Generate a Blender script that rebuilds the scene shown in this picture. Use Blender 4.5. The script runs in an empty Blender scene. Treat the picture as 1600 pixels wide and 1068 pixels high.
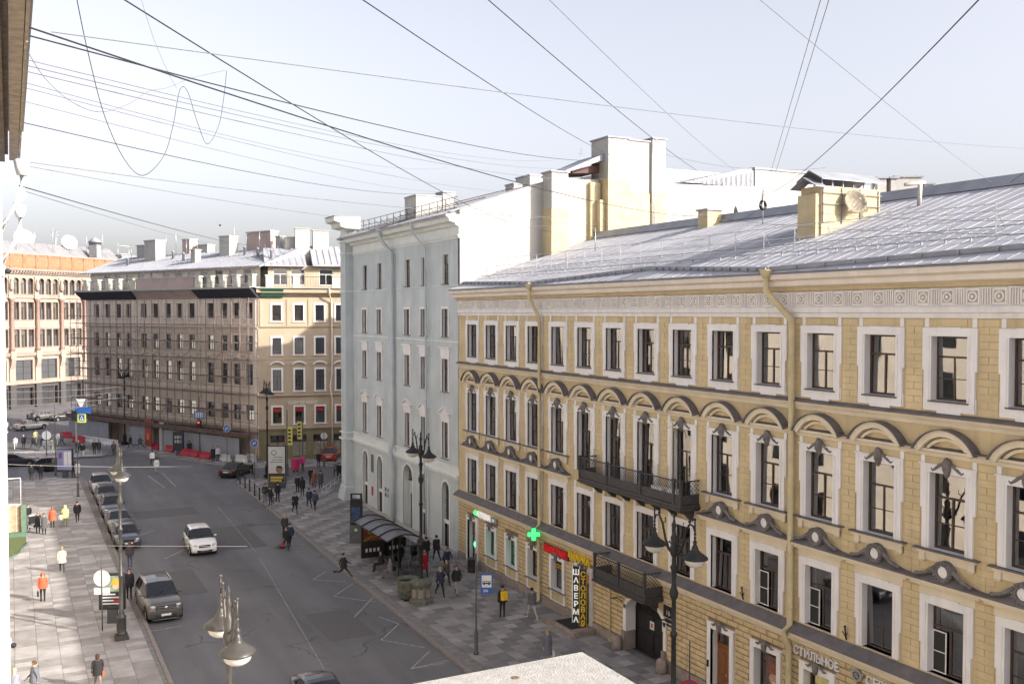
import bpy, math, random
import numpy as np
from mathutils import Vector, Matrix
R_ = math.radians
def tmp_graph():
    with bpy.context.temp_override(scene=TMP, view_layer=TMP.view_layers[0]): dg = bpy.context.evaluated_depsgraph_get()
    dg.update(); return dg
rnd = random.Random(7)
S = bpy.context.scene
COL = S.collection
TMP = bpy.data.scenes.new('workbench')                    # empty side scene in which curves and skins are turned into meshes
# ---------------------------------------------------------------- camera, sky, sun, exposure
CH, CF, CYAW, CP = 17.0, 1500.0, R_(27.6), math.atan(45 / 1500)
cam = bpy.data.cameras.new('camera')
cam.sensor_width = 36; cam.lens = 36 * CF / 1600; cam.clip_end = 2000; cam.clip_start = 0.05
camo = bpy.data.objects.new('camera', cam); COL.objects.link(camo)
camo.location = (0, 0, CH); camo.rotation_euler = (R_(90) - CP, 0, -CYAW)
S.camera = camo
SUN_AZ, SUN_EL = R_(142.5), R_(25.3)          # azimuth clockwise from +Y
sd = Vector((math.sin(SUN_AZ) * math.cos(SUN_EL), math.cos(SUN_AZ) * math.cos(SUN_EL), math.sin(SUN_EL)))
sun = bpy.data.lights.new('sun', 'SUN'); sun.energy = 4.0; sun.angle = R_(0.53); sun.color = (1, .93, .83)
suno = bpy.data.objects.new('sun', sun); COL.objects.link(suno)
suno.rotation_euler = sd.to_track_quat('Z', 'Y').to_euler()
W = bpy.data.worlds.new('World'); S.world = W; W.use_nodes = True
wn, wl = W.node_tree.nodes, W.node_tree.links
wn.clear()
sky = wn.new('ShaderNodeTexSky'); sky.sky_type = 'NISHITA'; sky.sun_disc = False
sky.sun_elevation = SUN_EL; sky.sun_rotation = SUN_AZ
sky.air_density = 1.0; sky.dust_density = 4.1; sky.ozone_density = 1.0
hs = wn.new('ShaderNodeHueSaturation'); hs.inputs['Saturation'].default_value = .36
bg = wn.new('ShaderNodeBackground'); bg.inputs[1].default_value = .15
wo = wn.new('ShaderNodeOutputWorld')
wl.new(sky.outputs[0], hs.inputs['Color']); tn = wn.new('ShaderNodeVectorMath'); tn.operation = 'MULTIPLY'; tn.inputs[1].default_value = (1.0, .962, 1.0)     # thin lilac haze of the photograph
wl.new(hs.outputs[0], tn.inputs[0]); wl.new(tn.outputs[0], bg.inputs[0]); wl.new(bg.outputs[0], wo.inputs[0])
S.view_settings.view_transform = 'Standard'; S.view_settings.look = 'None'
S.view_settings.gamma = 1; S.view_settings.use_curve_mapping = False
S.view_settings.exposure = 1.05
S.cycles.max_bounces = 8; S.cycles.diffuse_bounces = 4; S.cycles.transparent_max_bounces = 12
S.cycles.use_denoising = True
S.cycles.caustics_reflective = False; S.cycles.caustics_refractive = False
S.cycles.sample_clamp_indirect = 6

# ---------------------------------------------------------------- pixel of the photo -> point in the world
_f0 = Vector((math.sin(CYAW), math.cos(CYAW), 0)); _R = Vector((math.cos(CYAW), -math.sin(CYAW), 0))
_fw = _f0 * math.cos(CP) + Vector((0, 0, -math.sin(CP))); _up = _f0 * math.sin(CP) + Vector((0, 0, math.cos(CP)))
_C = Vector((0, 0, CH))
def ray(x, y): return _fw + _R * ((x - 800) / CF) + _up * ((534 - y) / CF)
def gp(x, y, z=0.0):
    d = ray(x, y); return _C + d * ((z - CH) / d.z)
def ppl(x, y, o, n):
    d = ray(x, y); n = Vector(n); return _C + d * ((Vector(o) - _C).dot(n) / d.dot(n))
def pd(x, y, depth): return _C + ray(x, y) * depth
def pxX(x, y, X): return ppl(x, y, (X, 0, 0), (1, 0, 0))

# ---------------------------------------------------------------- materials
MATS = {}
def mat(name, col, rough=.8, var=.12, vs=1.2, bump=0.0, bs=30, metal=0.0, spec=.4, dirt=0.0, emit=0.0, coat=0.0):
    if name in MATS: return MATS[name]
    m = bpy.data.materials.new(name); m.use_nodes = True
    nt = m.node_tree; N, L = nt.nodes, nt.links
    b = N['Principled BSDF']; b.inputs['Roughness'].default_value = rough; b.inputs['Metallic'].default_value = metal
    b.inputs['Specular IOR Level'].default_value = spec
    if coat: b.inputs['Coat Weight'].default_value = coat
    c = (*col, 1)
    b.inputs['Base Color'].default_value = c
    if var > 0 or dirt > 0:
        tc = N.new('ShaderNodeNewGeometry')
        n1 = N.new('ShaderNodeTexNoise'); n1.inputs['Scale'].default_value = vs; n1.inputs['Detail'].default_value = 6
        L.new(tc.outputs['Position'], n1.inputs['Vector'])
        r = N.new('ShaderNodeMapRange'); r.inputs[1].default_value = .3; r.inputs[2].default_value = .7
        r.inputs[3].default_value = 1 - var; r.inputs[4].default_value = 1 + var
        L.new(n1.outputs['Fac'], r.inputs[0])
        mx = N.new('ShaderNodeVectorMath'); mx.operation = 'SCALE'; mx.inputs[0].default_value = col
        L.new(r.outputs[0], mx.inputs['Scale'])
        out = mx.outputs[0]
        if dirt > 0:
            mp = N.new('ShaderNodeMapping'); mp.inputs['Scale'].default_value = (3.2, 3.2, .22)
            L.new(tc.outputs['Position'], mp.inputs[0])
            n2 = N.new('ShaderNodeTexNoise'); n2.inputs['Scale'].default_value = 1.0; n2.inputs['Detail'].default_value = 8
            n2.inputs['Roughness'].default_value = .65
            L.new(mp.outputs[0], n2.inputs['Vector'])
            r2 = N.new('ShaderNodeMapRange'); r2.inputs[1].default_value = .5; r2.inputs[2].default_value = .78
            r2.inputs[3].default_value = 0; r2.inputs[4].default_value = dirt
            L.new(n2.outputs['Fac'], r2.inputs[0])
            m2 = N.new('ShaderNodeMix'); m2.data_type = 'RGBA'
            L.new(r2.outputs[0], m2.inputs[0]); L.new(out, m2.inputs[6])
            m2.inputs[7].default_value = (.10, .085, .07, 1); out = m2.outputs[2]
        L.new(out, b.inputs['Base Color'])
    if bump > 0:
        g = N.new('ShaderNodeNewGeometry')
        nb = N.new('ShaderNodeTexNoise'); nb.inputs['Scale'].default_value = bs; nb.inputs['Detail'].default_value = 4
        L.new(g.outputs['Position'], nb.inputs['Vector'])
        bp = N.new('ShaderNodeBump'); bp.inputs['Strength'].default_value = bump; bp.inputs['Distance'].default_value = .02
        L.new(nb.outputs['Fac'], bp.inputs['Height']); L.new(bp.outputs[0], b.inputs['Normal'])
    if emit:
        b.inputs['Emission Color'].default_value = c; b.inputs['Emission Strength'].default_value = emit
    MATS[name] = m
    return m
def glass_mat(name, tint=(.55, .58, .6), wav=.03, refl=1.0):
    if name in MATS: return MATS[name]
    m = bpy.data.materials.new(name); m.use_nodes = True
    N, L = m.node_tree.nodes, m.node_tree.links; N.clear()
    o = N.new('ShaderNodeOutputMaterial'); mx = N.new('ShaderNodeMixShader')
    tr = N.new('ShaderNodeBsdfTransparent'); tr.inputs[0].default_value = (*tint, 1)
    gl = N.new('ShaderNodeBsdfGlossy'); gl.inputs['Roughness'].default_value = .02; gl.inputs[0].default_value = (1, 1, 1, 1)
    fr = N.new('ShaderNodeFresnel'); fr.inputs[0].default_value = 1.9
    g = N.new('ShaderNodeNewGeometry')
    nz = N.new('ShaderNodeTexNoise'); nz.inputs['Scale'].default_value = .8; nz.inputs['Detail'].default_value = 1
    L.new(g.outputs['Position'], nz.inputs['Vector'])
    bp = N.new('ShaderNodeBump'); bp.inputs['Strength'].default_value = wav; bp.inputs['Distance'].default_value = .12
    L.new(nz.outputs['Fac'], bp.inputs['Height']); L.new(bp.outputs[0], gl.inputs['Normal'])
    ml = N.new('ShaderNodeMath'); ml.operation = 'MULTIPLY'; ml.inputs[1].default_value = refl; ml.use_clamp = True
    L.new(fr.outputs[0], ml.inputs[0]); L.new(ml.outputs[0], mx.inputs[0])
    L.new(tr.outputs[0], mx.inputs[1]); L.new(gl.outputs[0], mx.inputs[2]); L.new(mx.outputs[0], o.inputs[0])
    MATS[name] = m
    return m

# ---------------------------------------------------------------- mesh builder
class MB:
    def __init__(s): s.v = []; s.f = []; s.m = []; s.sm = []; s.cm = 0; s.T = None; s.smooth = False
    def V(s, p):
        if s.T is not None: p = s.T @ Vector(p)
        s.v.append(tuple(p)); return len(s.v) - 1
    def F(s, idx): s.f.append(tuple(idx)); s.m.append(s.cm); s.sm.append(s.smooth)
    def quad(s, a, b, c, d): s.F([s.V(a), s.V(b), s.V(c), s.V(d)])
    def poly(s, pts): s.F([s.V(p) for p in pts])
    def box(s, x0, x1, y0, y1, z0, z1, skip=''):
        if x0 > x1: x0, x1 = x1, x0
        if y0 > y1: y0, y1 = y1, y0
        if z0 > z1: z0, z1 = z1, z0
        i = [s.V(p) for p in ((x0, y0, z0), (x1, y0, z0), (x1, y1, z0), (x0, y1, z0), (x0, y0, z1), (x1, y0, z1), (x1, y1, z1), (x0, y1, z1))]
        for k, q in dict(b=(0, 3, 2, 1), t=(4, 5, 6, 7), f=(0, 1, 5, 4), r=(1, 2, 6, 5), k=(2, 3, 7, 6), l=(3, 0, 4, 7)).items():
            if k not in skip: s.F([i[j] for j in q])
        return s
    def bbox(s, x0, x1, y0, y1, z0, z1, c=.01):       # block, chamfered on its -y face (facade block)
        i = [s.V(p) for p in ((x0, y1, z0), (x1, y1, z0), (x1, y1, z1), (x0, y1, z1), (x0, y0 + c, z0), (x1, y0 + c, z0), (x1, y0 + c, z1), (x0, y0 + c, z1),
                              (x0 + c, y0, z0 + c), (x1 - c, y0, z0 + c), (x1 - c, y0, z1 - c), (x0 + c, y0, z1 - c))]
        for q in ((8, 9, 10, 11), (4, 5, 9, 8), (5, 6, 10, 9), (6, 7, 11, 10), (7, 4, 8, 11), (0, 1, 5, 4), (1, 2, 6, 5), (2, 3, 7, 6), (3, 0, 4, 7)): s.F([i[j] for j in q])
        return s
    def slab(s, x0, x1, y0, y1, z0, z1, c=.01):       # block, chamfered on top
        i = [s.V(p) for p in ((x0, y0, z0), (x1, y0, z0), (x1, y1, z0), (x0, y1, z0), (x0, y0, z1 - c), (x1, y0, z1 - c), (x1, y1, z1 - c), (x0, y1, z1 - c),
                              (x0 + c, y0 + c, z1), (x1 - c, y0 + c, z1), (x1 - c, y1 - c, z1), (x0 + c, y1 - c, z1))]
        for q in ((8, 9, 10, 11), (4, 5, 9, 8), (5, 6, 10, 9), (6, 7, 11, 10), (7, 4, 8, 11), (0, 1, 5, 4), (1, 2, 6, 5), (2, 3, 7, 6), (3, 0, 4, 7)): s.F([i[j] for j in q])
        return s
    def prism(s, pts, a0, a1, axis='y'):
        """2D polygon swept along an axis; pts are (x,z) for y, (y,z) for x, (x,y) for z"""
        def P(p, a): return (p[0], a, p[1]) if axis == 'y' else (a, p[0], p[1]) if axis == 'x' else (p[0], p[1], a)
        A = [s.V(P(p, a0)) for p in pts]; B = [s.V(P(p, a1)) for p in pts]; n = len(pts)
        s.F(A); s.F(B[::-1])
        for k in range(n): s.F([A[k], B[k], B[(k + 1) % n], A[(k + 1) % n]])
        return s
    def lathe(s, prof, n=12, c=(0, 0, 0), smooth=True):
        o = s.smooth; s.smooth = smooth
        rings = [[s.V((c[0] + r * math.cos(2 * math.pi * k / n), c[1] + r * math.sin(2 * math.pi * k / n), c[2] + z)) for k in range(n)] for r, z in prof]
        for a, b in zip(rings, rings[1:]):
            for k in range(n): s.F([a[k], a[(k + 1) % n], b[(k + 1) % n], b[k]])
        s.F(rings[0][::-1]); s.F(rings[-1]); s.smooth = o
        return s
    def tube(s, path, r, n=6, smooth=True, cap=True):
        o = s.smooth; s.smooth = smooth
        P = [Vector(p) for p in path]; rs = r if isinstance(r, (list, tuple)) else [r] * len(P)
        rings = []
        for k, p in enumerate(P):
            d = (P[min(k + 1, len(P) - 1)] - P[max(k - 1, 0)]).normalized()
            u = d.cross(Vector((0, 0, 1)) if abs(d.z) < .95 else Vector((1, 0, 0))).normalized(); w = d.cross(u)
            rings.append([s.V(p + (u * math.cos(2 * math.pi * j / n) + w * math.sin(2 * math.pi * j / n)) * rs[k]) for j in range(n)])
        for a, b in zip(rings, rings[1:]):
            for k in range(n): s.F([a[k], a[(k + 1) % n], b[(k + 1) % n], b[k]])
        if cap: s.F(rings[0][::-1]); s.F(rings[-1])
        s.smooth = o
        return s
    def arc(s, cx, cz, r0, r1, a0, a1, y0, y1, n=12):     # arch band in the x-z plane between radii r0<r1
        def pt(r, a, y): return (cx + r * math.cos(a), y, cz + r * math.sin(a))
        for k in range(n):
            a, b = a0 + (a1 - a0) * k / n, a0 + (a1 - a0) * (k + 1) / n
            s.quad(pt(r0, a, y0), pt(r0, b, y0), pt(r1, b, y0), pt(r1, a, y0))
            s.quad(pt(r1, a, y0), pt(r1, b, y0), pt(r1, b, y1), pt(r1, a, y1))
            s.quad(pt(r0, b, y0), pt(r0, a, y0), pt(r0, a, y1), pt(r0, b, y1))
        return s
    def sphere(s, c, r, n=8, m=6, sz=1.0):
        return s.lathe([(max(1e-4, r * math.sin(math.pi * k / m)), -r * sz * math.cos(math.pi * k / m)) for k in range(m + 1)], n, c)
    def mesh(s, name, mats):
        me = bpy.data.meshes.new(name); me.from_pydata(s.v, [], s.f)
        for m in (mats if isinstance(mats, (list, tuple)) else [mats]): me.materials.append(m)
        me.polygons.foreach_set('material_index', s.m); me.polygons.foreach_set('use_smooth', s.sm)
        me.update(); return me
    def build(s, name, mats, parent=None, loc=(0, 0, 0), rot=0, **kw):
        return obj(name, s.mesh(name, mats), parent, loc, rot, **kw)
def obj(name, data, parent=None, loc=(0, 0, 0), rot=0, label=None, cat=None, group=None, kind=None, scale=None):
    o = bpy.data.objects.new(name, data); COL.objects.link(o)
    o.location = loc
    o.rotation_euler = rot if isinstance(rot, (tuple, list)) else (0, 0, rot)
    if scale: o.scale = scale
    if parent is not None: o.parent = parent
    if label: o['label'] = label
    if cat: o['category'] = cat
    if group: o['group'] = group
    if kind: o['kind'] = kind
    return o
def thing(name, label, cat, loc=(0, 0, 0), rot=0, group=None, kind=None): return obj(name, None, None, loc, rot, label, cat, group, kind)
def copy_tree(o, parent=None, loc=None, rot=None, label=None):
    c = o.copy(); COL.objects.link(c); c.parent = parent
    if loc is not None: c.location = loc
    if rot is not None: c.rotation_euler = (0, 0, rot)
    if label: c['label'] = label
    for ch in list(o.children): copy_tree(ch, c)
    return c
def text(body, size, m, parent, loc, rot=(R_(90), 0, 0), ext=.02, sx=1.0, align='LEFT', name='lettering', bold=0.0):
    cu = bpy.data.curves.new(name, 'FONT'); cu.body = body; cu.size = size; cu.extrude = ext; cu.align_x = align
    cu.offset = bold; cu.resolution_u = 3
    cu.materials.append(m)
    o = bpy.data.objects.new('tmp', cu); TMP.collection.objects.link(o)
    dg = tmp_graph()
    me = bpy.data.meshes.new_from_object(o.evaluated_get(dg)); bpy.data.objects.remove(o)
    me.materials.clear(); me.materials.append(m)
    return obj(name, me, parent, loc, rot, scale=(sx, 1, 1))
def az(v): return math.atan2(v[1], v[0])
# ---------------------------------------------------------------- shared materials
m_yel = mat('yellow_render', (.53, .425, .25), .9, .12, .5, .15, 60, dirt=.34)
m_yel2 = mat('yellow_render_block', (.57, .46, .275), .9, .13, .9, .15, 60, dirt=.26)
m_yelj = mat('rustication_joint', (.21, .155, .09), .95, .1, 1)
m_yelg = mat('ground_floor_block', (.56, .435, .255), .9, .12, 1.4, .2, 50, dirt=.28)
m_cream = mat('cream_moulding', (.68, .60, .46), .85, .07, 1.2, dirt=.15)
m_white = mat('white_stucco', (.74, .725, .715), .85, .05, 1.2, dirt=.16)
m_whitef = mat('frieze_stucco', (.70, .675, .65), .85, .07, 2, dirt=.22)
m_lead = mat('dark_ledge_sheet', (.13, .118, .122), .65, .2, 2.5)
m_orn = mat('grey_ornament_stone', (.17, .155, .15), .9, .25, 6, .4, 40)
m_stone = mat('plinth_stone', (.27, .225, .20), .85, .22, 3, .3, 20, dirt=.3)
m_frame = mat('dark_window_frame', (.065, .038, .028), .5, .1, 3)
m_framew = mat('white_window_frame', (.7, .7, .68), .5, .05, 3)
m_room = mat('dark_room', (.12, .115, .112), 1, 0)
m_curt = mat('curtain_cloth', (.55, .5, .42), .95, .15, 8)
m_curtg = mat('grey_curtain_cloth', (.32, .32, .33), .95, .15, 8)
m_glass = glass_mat('window_glass', refl=2.0)
m_glass2 = glass_mat('window_glass_reflective', (.4, .42, .45), .04, 2.8)
m_roof = mat('zinc_roof_sheet', (.33, .335, .365), .65, .12, .8, metal=.05, dirt=.10)
m_roofd = mat('zinc_dark_sheet', (.25, .26, .29), .55, .15, 1.2, metal=.1)
m_zinc = mat('galvanised_metal', (.45, .46, .48), .38, .1, 2, metal=.7)
m_pipe = mat('ochre_painted_pipe', (.50, .425, .25), .6, .1, 2)
m_iron = mat('black_cast_iron', (.018, .018, .020), .6, .25, 5, spec=.3)
m_ironr = mat('balcony_iron', (.05, .047, .05), .6, .25, 5)
m_green = mat('pale_green_render', (.485, .53, .54), .92, .09, .6, .1, 50, dirt=.25)
m_greenw = mat('pale_green_trim', (.66, .69, .67), .9, .05, 1, dirt=.1)
m_wallw = mat('white_firewall', (.40, .388, .36), .9, .10, .35, .15, 30, dirt=.30)
m_chy = mat('cream_chimney_render', (.46, .385, .24), .9, .12, 1.2, .3, 20, dirt=.2)
m_black = mat('black_rubber', (.015, .015, .016), .8, .1)
m_conc = mat('concrete', (.36, .35, .34), .9, .15, 2, .2)
# ---------------------------------------------------------------- ground
def asphalt():
    m = bpy.data.materials.new('asphalt'); m.use_nodes = True
    N, L = m.node_tree.nodes, m.node_tree.links; b = N['Principled BSDF']; b.inputs['Roughness'].default_value = .75
    g = N.new('ShaderNodeNewGeometry')
    def noise(sc, det=5, mp=None, rough=.6):
        n = N.new('ShaderNodeTexNoise'); n.inputs['Scale'].default_value = sc; n.inputs['Detail'].default_value = det; n.inputs['Roughness'].default_value = rough
        if mp:
            q = N.new('ShaderNodeMapping'); q.inputs['Scale'].default_value = mp; L.new(g.outputs['Position'], q.inputs[0]); L.new(q.outputs[0], n.inputs['Vector'])
        else: L.new(g.outputs['Position'], n.inputs['Vector'])
        return n.outputs['Fac']
    def rng(x, a, b_, c, d):
        r = N.new('ShaderNodeMapRange'); r.inputs[1].default_value = a; r.inputs[2].default_value = b_; r.inputs[3].default_value = c; r.inputs[4].default_value = d
        L.new(x, r.inputs[0]); return r.outputs[0]
    def mul(a, b_):
        q = N.new('ShaderNodeMath'); q.operation = 'MULTIPLY'; L.new(a, q.inputs[0]); L.new(b_, q.inputs[1]); return q.outputs[0]
    big = rng(noise(.12, 4), .35, .65, .86, 1.12)
    lane = rng(noise(1.0, 5, (.55, .05, 1)), .3, .7, .78, 1.22)      # wear drawn out along the street
    fine = rng(noise(14, 6, None, .8), .25, .75, .76, 1.24)
    vor = N.new('ShaderNodeTexVoronoi'); vor.feature = 'DISTANCE_TO_EDGE'; vor.inputs['Scale'].default_value = .17
    dn = N.new('ShaderNodeTexNoise'); dn.inputs['Scale'].default_value = .9; dn.inputs['Detail'].default_value = 5
    L.new(g.outputs['Position'], dn.inputs['Vector'])
    va = N.new('ShaderNodeVectorMath'); va.operation = 'MULTIPLY_ADD'; va.inputs[1].default_value = (1.6, 1.6, 0)
    L.new(dn.outputs['Color'], va.inputs[0]); L.new(g.outputs['Position'], va.inputs[2]); L.new(va.outputs[0], vor.inputs['Vector'])
    crack = rng(vor.outputs['Distance'], .004, .014, .55, 1.0)
    msk = rng(noise(.25, 2), .42, .5, 0, 1)
    cm = N.new('ShaderNodeMix'); L.new(msk, cm.inputs[0]); L.new(crack, cm.inputs[2]); cm.inputs[3].default_value = 1.0
    v = mul(mul(mul(big, lane), fine), cm.outputs[0])
    sc = N.new('ShaderNodeVectorMath'); sc.operation = 'SCALE'; sc.inputs[0].default_value = (.122, .121, .128); L.new(v, sc.inputs['Scale'])
    L.new(sc.outputs[0], b.inputs['Base Color'])
    bp = N.new('ShaderNodeBump'); bp.inputs['Strength'].default_value = .25; bp.inputs['Distance'].default_value = .01
    L.new(noise(60, 4), bp.inputs['Height']); L.new(bp.outputs[0], b.inputs['Normal'])
    return m
m_asph = asphalt()
m_asph2 = mat('asphalt_patch', (.100, .098, .101), .85, .2, 8, .2, 50)
m_kerb = mat('granite_kerb', (.22, .195, .185), .85, .2, 6, .2, 40)
m_join = mat('paving_bed', (.19, .18, .175), .95, .2, 3)
m_pv = [mat('paving_slab_light', (.35, .335, .33), .85, .2, .9, .1, 50, dirt=.2), mat('paving_slab_mid', (.26, .25, .245), .85, .2, 1.1, .1, 50, dirt=.2),
        mat('paving_slab_dark', (.18, .172, .175), .85, .2, 1.3, .1, 50, dirt=.2)]
m_line = mat('road_paint', (.27, .27, .27), .7, .5, 5)

g = MB(); g.quad((-900, -600, 0), (900, -600, 0), (900, 1200, 0), (-900, 1200, 0)); g.build('ground', m_asph, kind='structure')
KR = [(19.05, -30), (19.1, 41), (19.35, 56), (20.0, 97.0)]          # right kerb
KL = [(6.2, -30), (6.2, 46), (6.25, 70), (6.45, 105)]                # left kerb
def kerb_run(pts, w, inner, parent):
    """granite kerb stones 1 m long along a polyline; inner = side of the pavement (+1 right, -1 left)"""
    n = 0
    for (ax, ay), (bx, by) in zip(pts, pts[1:]):
        a, b = Vector((ax, ay, 0)), Vector((bx, by, 0)); d = (b - a); Ln = d.length; d.normalize(); k = int(Ln / 1.0)
        if k < 1: continue
        for i in range(k):
            p = a + d * (Ln * i / k)
            o = obj('kerb_stone', KSM, parent, (p.x, p.y, 0), math.atan2(d.y, d.x), scale=(Ln / k, inner * -1, 1)); n += 1
    return n
_k = MB(); _k.slab(.006, .994, 0, .2, -.05, .15, .012); KSM = _k.mesh('kerb_stone', m_kerb)

def pavement(name, outline, label=None):
    p = MB(); p.poly([(x, y, .10) for x, y in outline])
    n = len(outline)
    return p.build(name, m_join, kind='structure')
def inside(x, y, P):
    c = False
    for i in range(len(P)):
        (x1, y1), (x2, y2) = P[i], P[i - 1]
        if (y1 > y) != (y2 > y) and x < (x2 - x1) * (y - y1) / (y2 - y1) + x1: c = not c
    return c
# pavements (outlines anticlockwise)
PL = [(-.6, -30), (6.2, -30), (6.2, 46), (6.25, 70), (6.45, 105), (6.2, 107.5), (5.2, 109), (3, 109.6), (-30, 114), (-30, 20), (-.6, 20)]
PR = [(19.05, -30), (27.6, -30), (27.6, 84), (60, 76.0), (60, 80), (26.5, 92), (23.6, 96.5), (21.8, 98.6), (20.6, 98.6), (20.0, 97.0), (19.35, 56), (19.1, 41)]
pav_l = pavement('left_pavement', PL); pav_r = pavement('right_pavement', PR)
def lay(parent, P, x0, x1, y0, y1, w, l, pick, cut, near):
    """paving slabs: those near the camera are objects, the rest one mesh"""
    cells = []
    nx, ny = int((x1 - x0) / w), int((y1 - y0) / l)
    for j in range(ny):
        for i in range(nx):
            x, y = x0 + i * w, y0 + j * l
            if all(inside(a, b, P) for a, b in ((x, y), (x + w, y), (x, y + l), (x + w, y + l))): cells.append((near(x + w / 2, y + l / 2), x, y, pick(i, j)))
    cells.sort()
    ms = []
    for c in range(3):
        q = MB(); q.slab(.006, w - .006, .006, l - .006, 0, .04, .006); ms.append(q.mesh('paving_slab', m_pv[c]))
    for d, x, y, c in cells[:290]: obj('paving_slab', ms[c], parent, (x, y, .105 + rnd.uniform(0, .004)))
    q = MB()
    for d, x, y, c in cells[290:]:
        q.cm = c; z = .145 + rnd.uniform(0, .004)
        q.box(x + .006, x + w - .006, y + .006, y + l - .006, z - .03, z, skip='b')
    q.build('paving_slabs', m_pv, parent, kind='stuff')
def seen(x, y):
    v = Vector((x, y, .15)) - _C; d = v.dot(_fw)
    if d < 1: return 1e6
    px_, py_ = 800 + CF * v.dot(_R) / d, 534 - CF * v.dot(_up) / d
    return d + (0 if (8 < px_ < 1600 and py_ < 1080) else 500)
hsh = lambda i, j: ((i * 73856093) ^ (j * 19349663)) % 97 / 97
def pickl(i, j):
    a = ((i + 2 * (j // 2)) % 5 in (0, 1)) ^ ((i * 3 + j) % 7 == 0)
    return 1 if a else (0 if hsh(i, j) < .7 else 1)
def pickr(i, j):
    a = (i + 3 * (j // 1)) % 4 in (0, 1)
    return (2 if a else 1) if hsh(i, j) < .82 else (1 if a else 2 if hsh(j, i) < .3 else 0)
lay(pav_l, PL, -30.02, 6.0, 18, 109, 1.0, .6, pickl, 0, seen)
lay(pav_r, PR, 19.85, 27.3, 26, 98, .6, .62, pickr, 0, seen)
kerb_run([(6.2, 36), (6.2, 46), (6.25, 70), (6.45, 105), (6.2, 107.5), (5.2, 109), (3, 109.6), (-12, 111.5)], .2, 1, pav_l)
kerb_run([(19.08, 30), (19.1, 41), (19.35, 56), (20.0, 97.0), (20.6, 98.6), (21.8, 98.6), (23.6, 96.5), (26.5, 92), (40, 87)], .2, -1, pav_r)
# far pavement along the scaffolded block and the sunny crossing island
A0, B0 = Vector((9.21, 143.07, 0)), Vector((25.18, 110.94, 0))
dS = (A0 - B0).normalized(); nS = Vector((-dS.y, dS.x, 0))           # nS points to the camera side
if nS.dot(Vector((0, 0, 0)) - B0) < 0: nS = -nS
q0 = B0 + nS * 4.6 - dS * 1.0; q1 = A0 + nS * 5.2 + dS * 6
PF = [(q0.x, q0.y), (q0.x + 3.5, q0.y - 4.2), (70, 95.5), (70, 101), (B0.x, B0.y), (A0.x + 2, A0.y + 4), (q1.x, q1.y + 2), (q1.x, q1.y)]
pav_f = pavement('corner_pavement', PF)
lay(pav_f, PF, 0, 70, 90, 150, 1.2, .8, lambda i, j: 1 if hsh(i, j) < .6 else 2, 0, seen)
kerb_run([(70, 95.5), (q0.x + 3.5, q0.y - 4.2), (q0.x, q0.y), (q1.x, q1.y)], .2, -1, pav_f)
PI_ = [(-30, 130), (9.5, 122.5), (10.2, 124), (9.8, 128.5), (8.5, 130), (-30, 139)]
pav_i = pavement('crossing_pavement', PI_)
lay(pav_i, PI_, -30, 11, 120, 140, 1.2, .8, lambda i, j: 0 if hsh(i, j) < .7 else 1, 0, seen)
# road paint: zigzag of the bus stop, dividing lines, parking bays, crossing stripes, patches
def strip(pts, w, name='road_marking', m=None, z=.004):
    q = MB()
    for (ax, ay), (bx, by) in zip(pts, pts[1:]):
        a, b = Vector((ax, ay, z)), Vector((bx, by, z)); n = (b - a).cross(Vector((0, 0, 1))).normalized() * w / 2
        q.quad(a + n, a - n, b - n, b + n)
    return q.build(name, m or m_line, kind='structure')
def gpl(pts): return [tuple(gp(x, y))[:2] for x, y in pts]
zz = [[(728, 973), (686, 1003)], [(623, 974), (596, 999), (664, 1011)], [(696, 1035), (642, 1044), (672, 1016)], [(705, 1030), (640, 1044)],
      [(590, 925), (553, 964)], [(588, 940), (521, 931), (552, 911)], [(509, 892), (489, 905), (540, 908)], [(623, 974), (592, 963)]]
for z_ in zz: strip(gpl(z_), .085)
strip(gpl([(405, 870), (520, 1068)]), .035); strip(gpl([(340, 790), (400, 862)]), .035)
for a, b in (((233, 986), (283, 977)), ((233, 991), (246, 1013)), ((207, 840), (240, 828)), ((258, 872), (288, 858))): strip(gpl([a, b]), .11)
strip(gpl([(232, 743), (258, 762)]), .12); strip(gpl([(253, 738), (275, 760)]), .12)
for a, b in (((404, 770), (427, 757)), ((436, 773), (461, 765)), ((447, 752), (459, 750)), ((470, 778), (495, 765)), ((432, 792), (470, 776)),
             ((435, 805), (475, 785)), ((505, 762), (530, 752))): strip(gpl([a, b]), .4)
for pts in ([(8, 60), (10.5, 60), (10.5, 66), (8, 66)], [(12, 70), (16.5, 70), (16.5, 78), (12, 78)], [(9, 84), (14, 84), (14, 87.5), (9, 87.5)], [(14.5, 48), (17, 48), (17, 53), (14.5, 53)]):
    q = MB(); q.poly([(x, y, .0025) for x, y in pts]); q.build('road_patch', m_asph2, kind='structure')
m_cover = mat('cast_iron_cover', (.07, .065, .06), .6, .2, 8)
for i, (x, y) in enumerate(((440, 855), (345, 742), (236, 944), (392, 820))):
    p = gp(x, y); q = MB(); q.lathe([(.36, 0), (.36, .012), (.30, .012), (.29, .004), (.05, .004)], 20); q.build('manhole_cover', m_cover, None, (p.x, p.y, .138 if i == 0 else .001), label=('round iron manhole cover in the road by the right kerb', 'iron manhole cover in the road near the black sedan', 'iron manhole cover in the middle of the near lanes', 'iron manhole cover between the white car and the far kerb')[i], cat='manhole cover')
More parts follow.
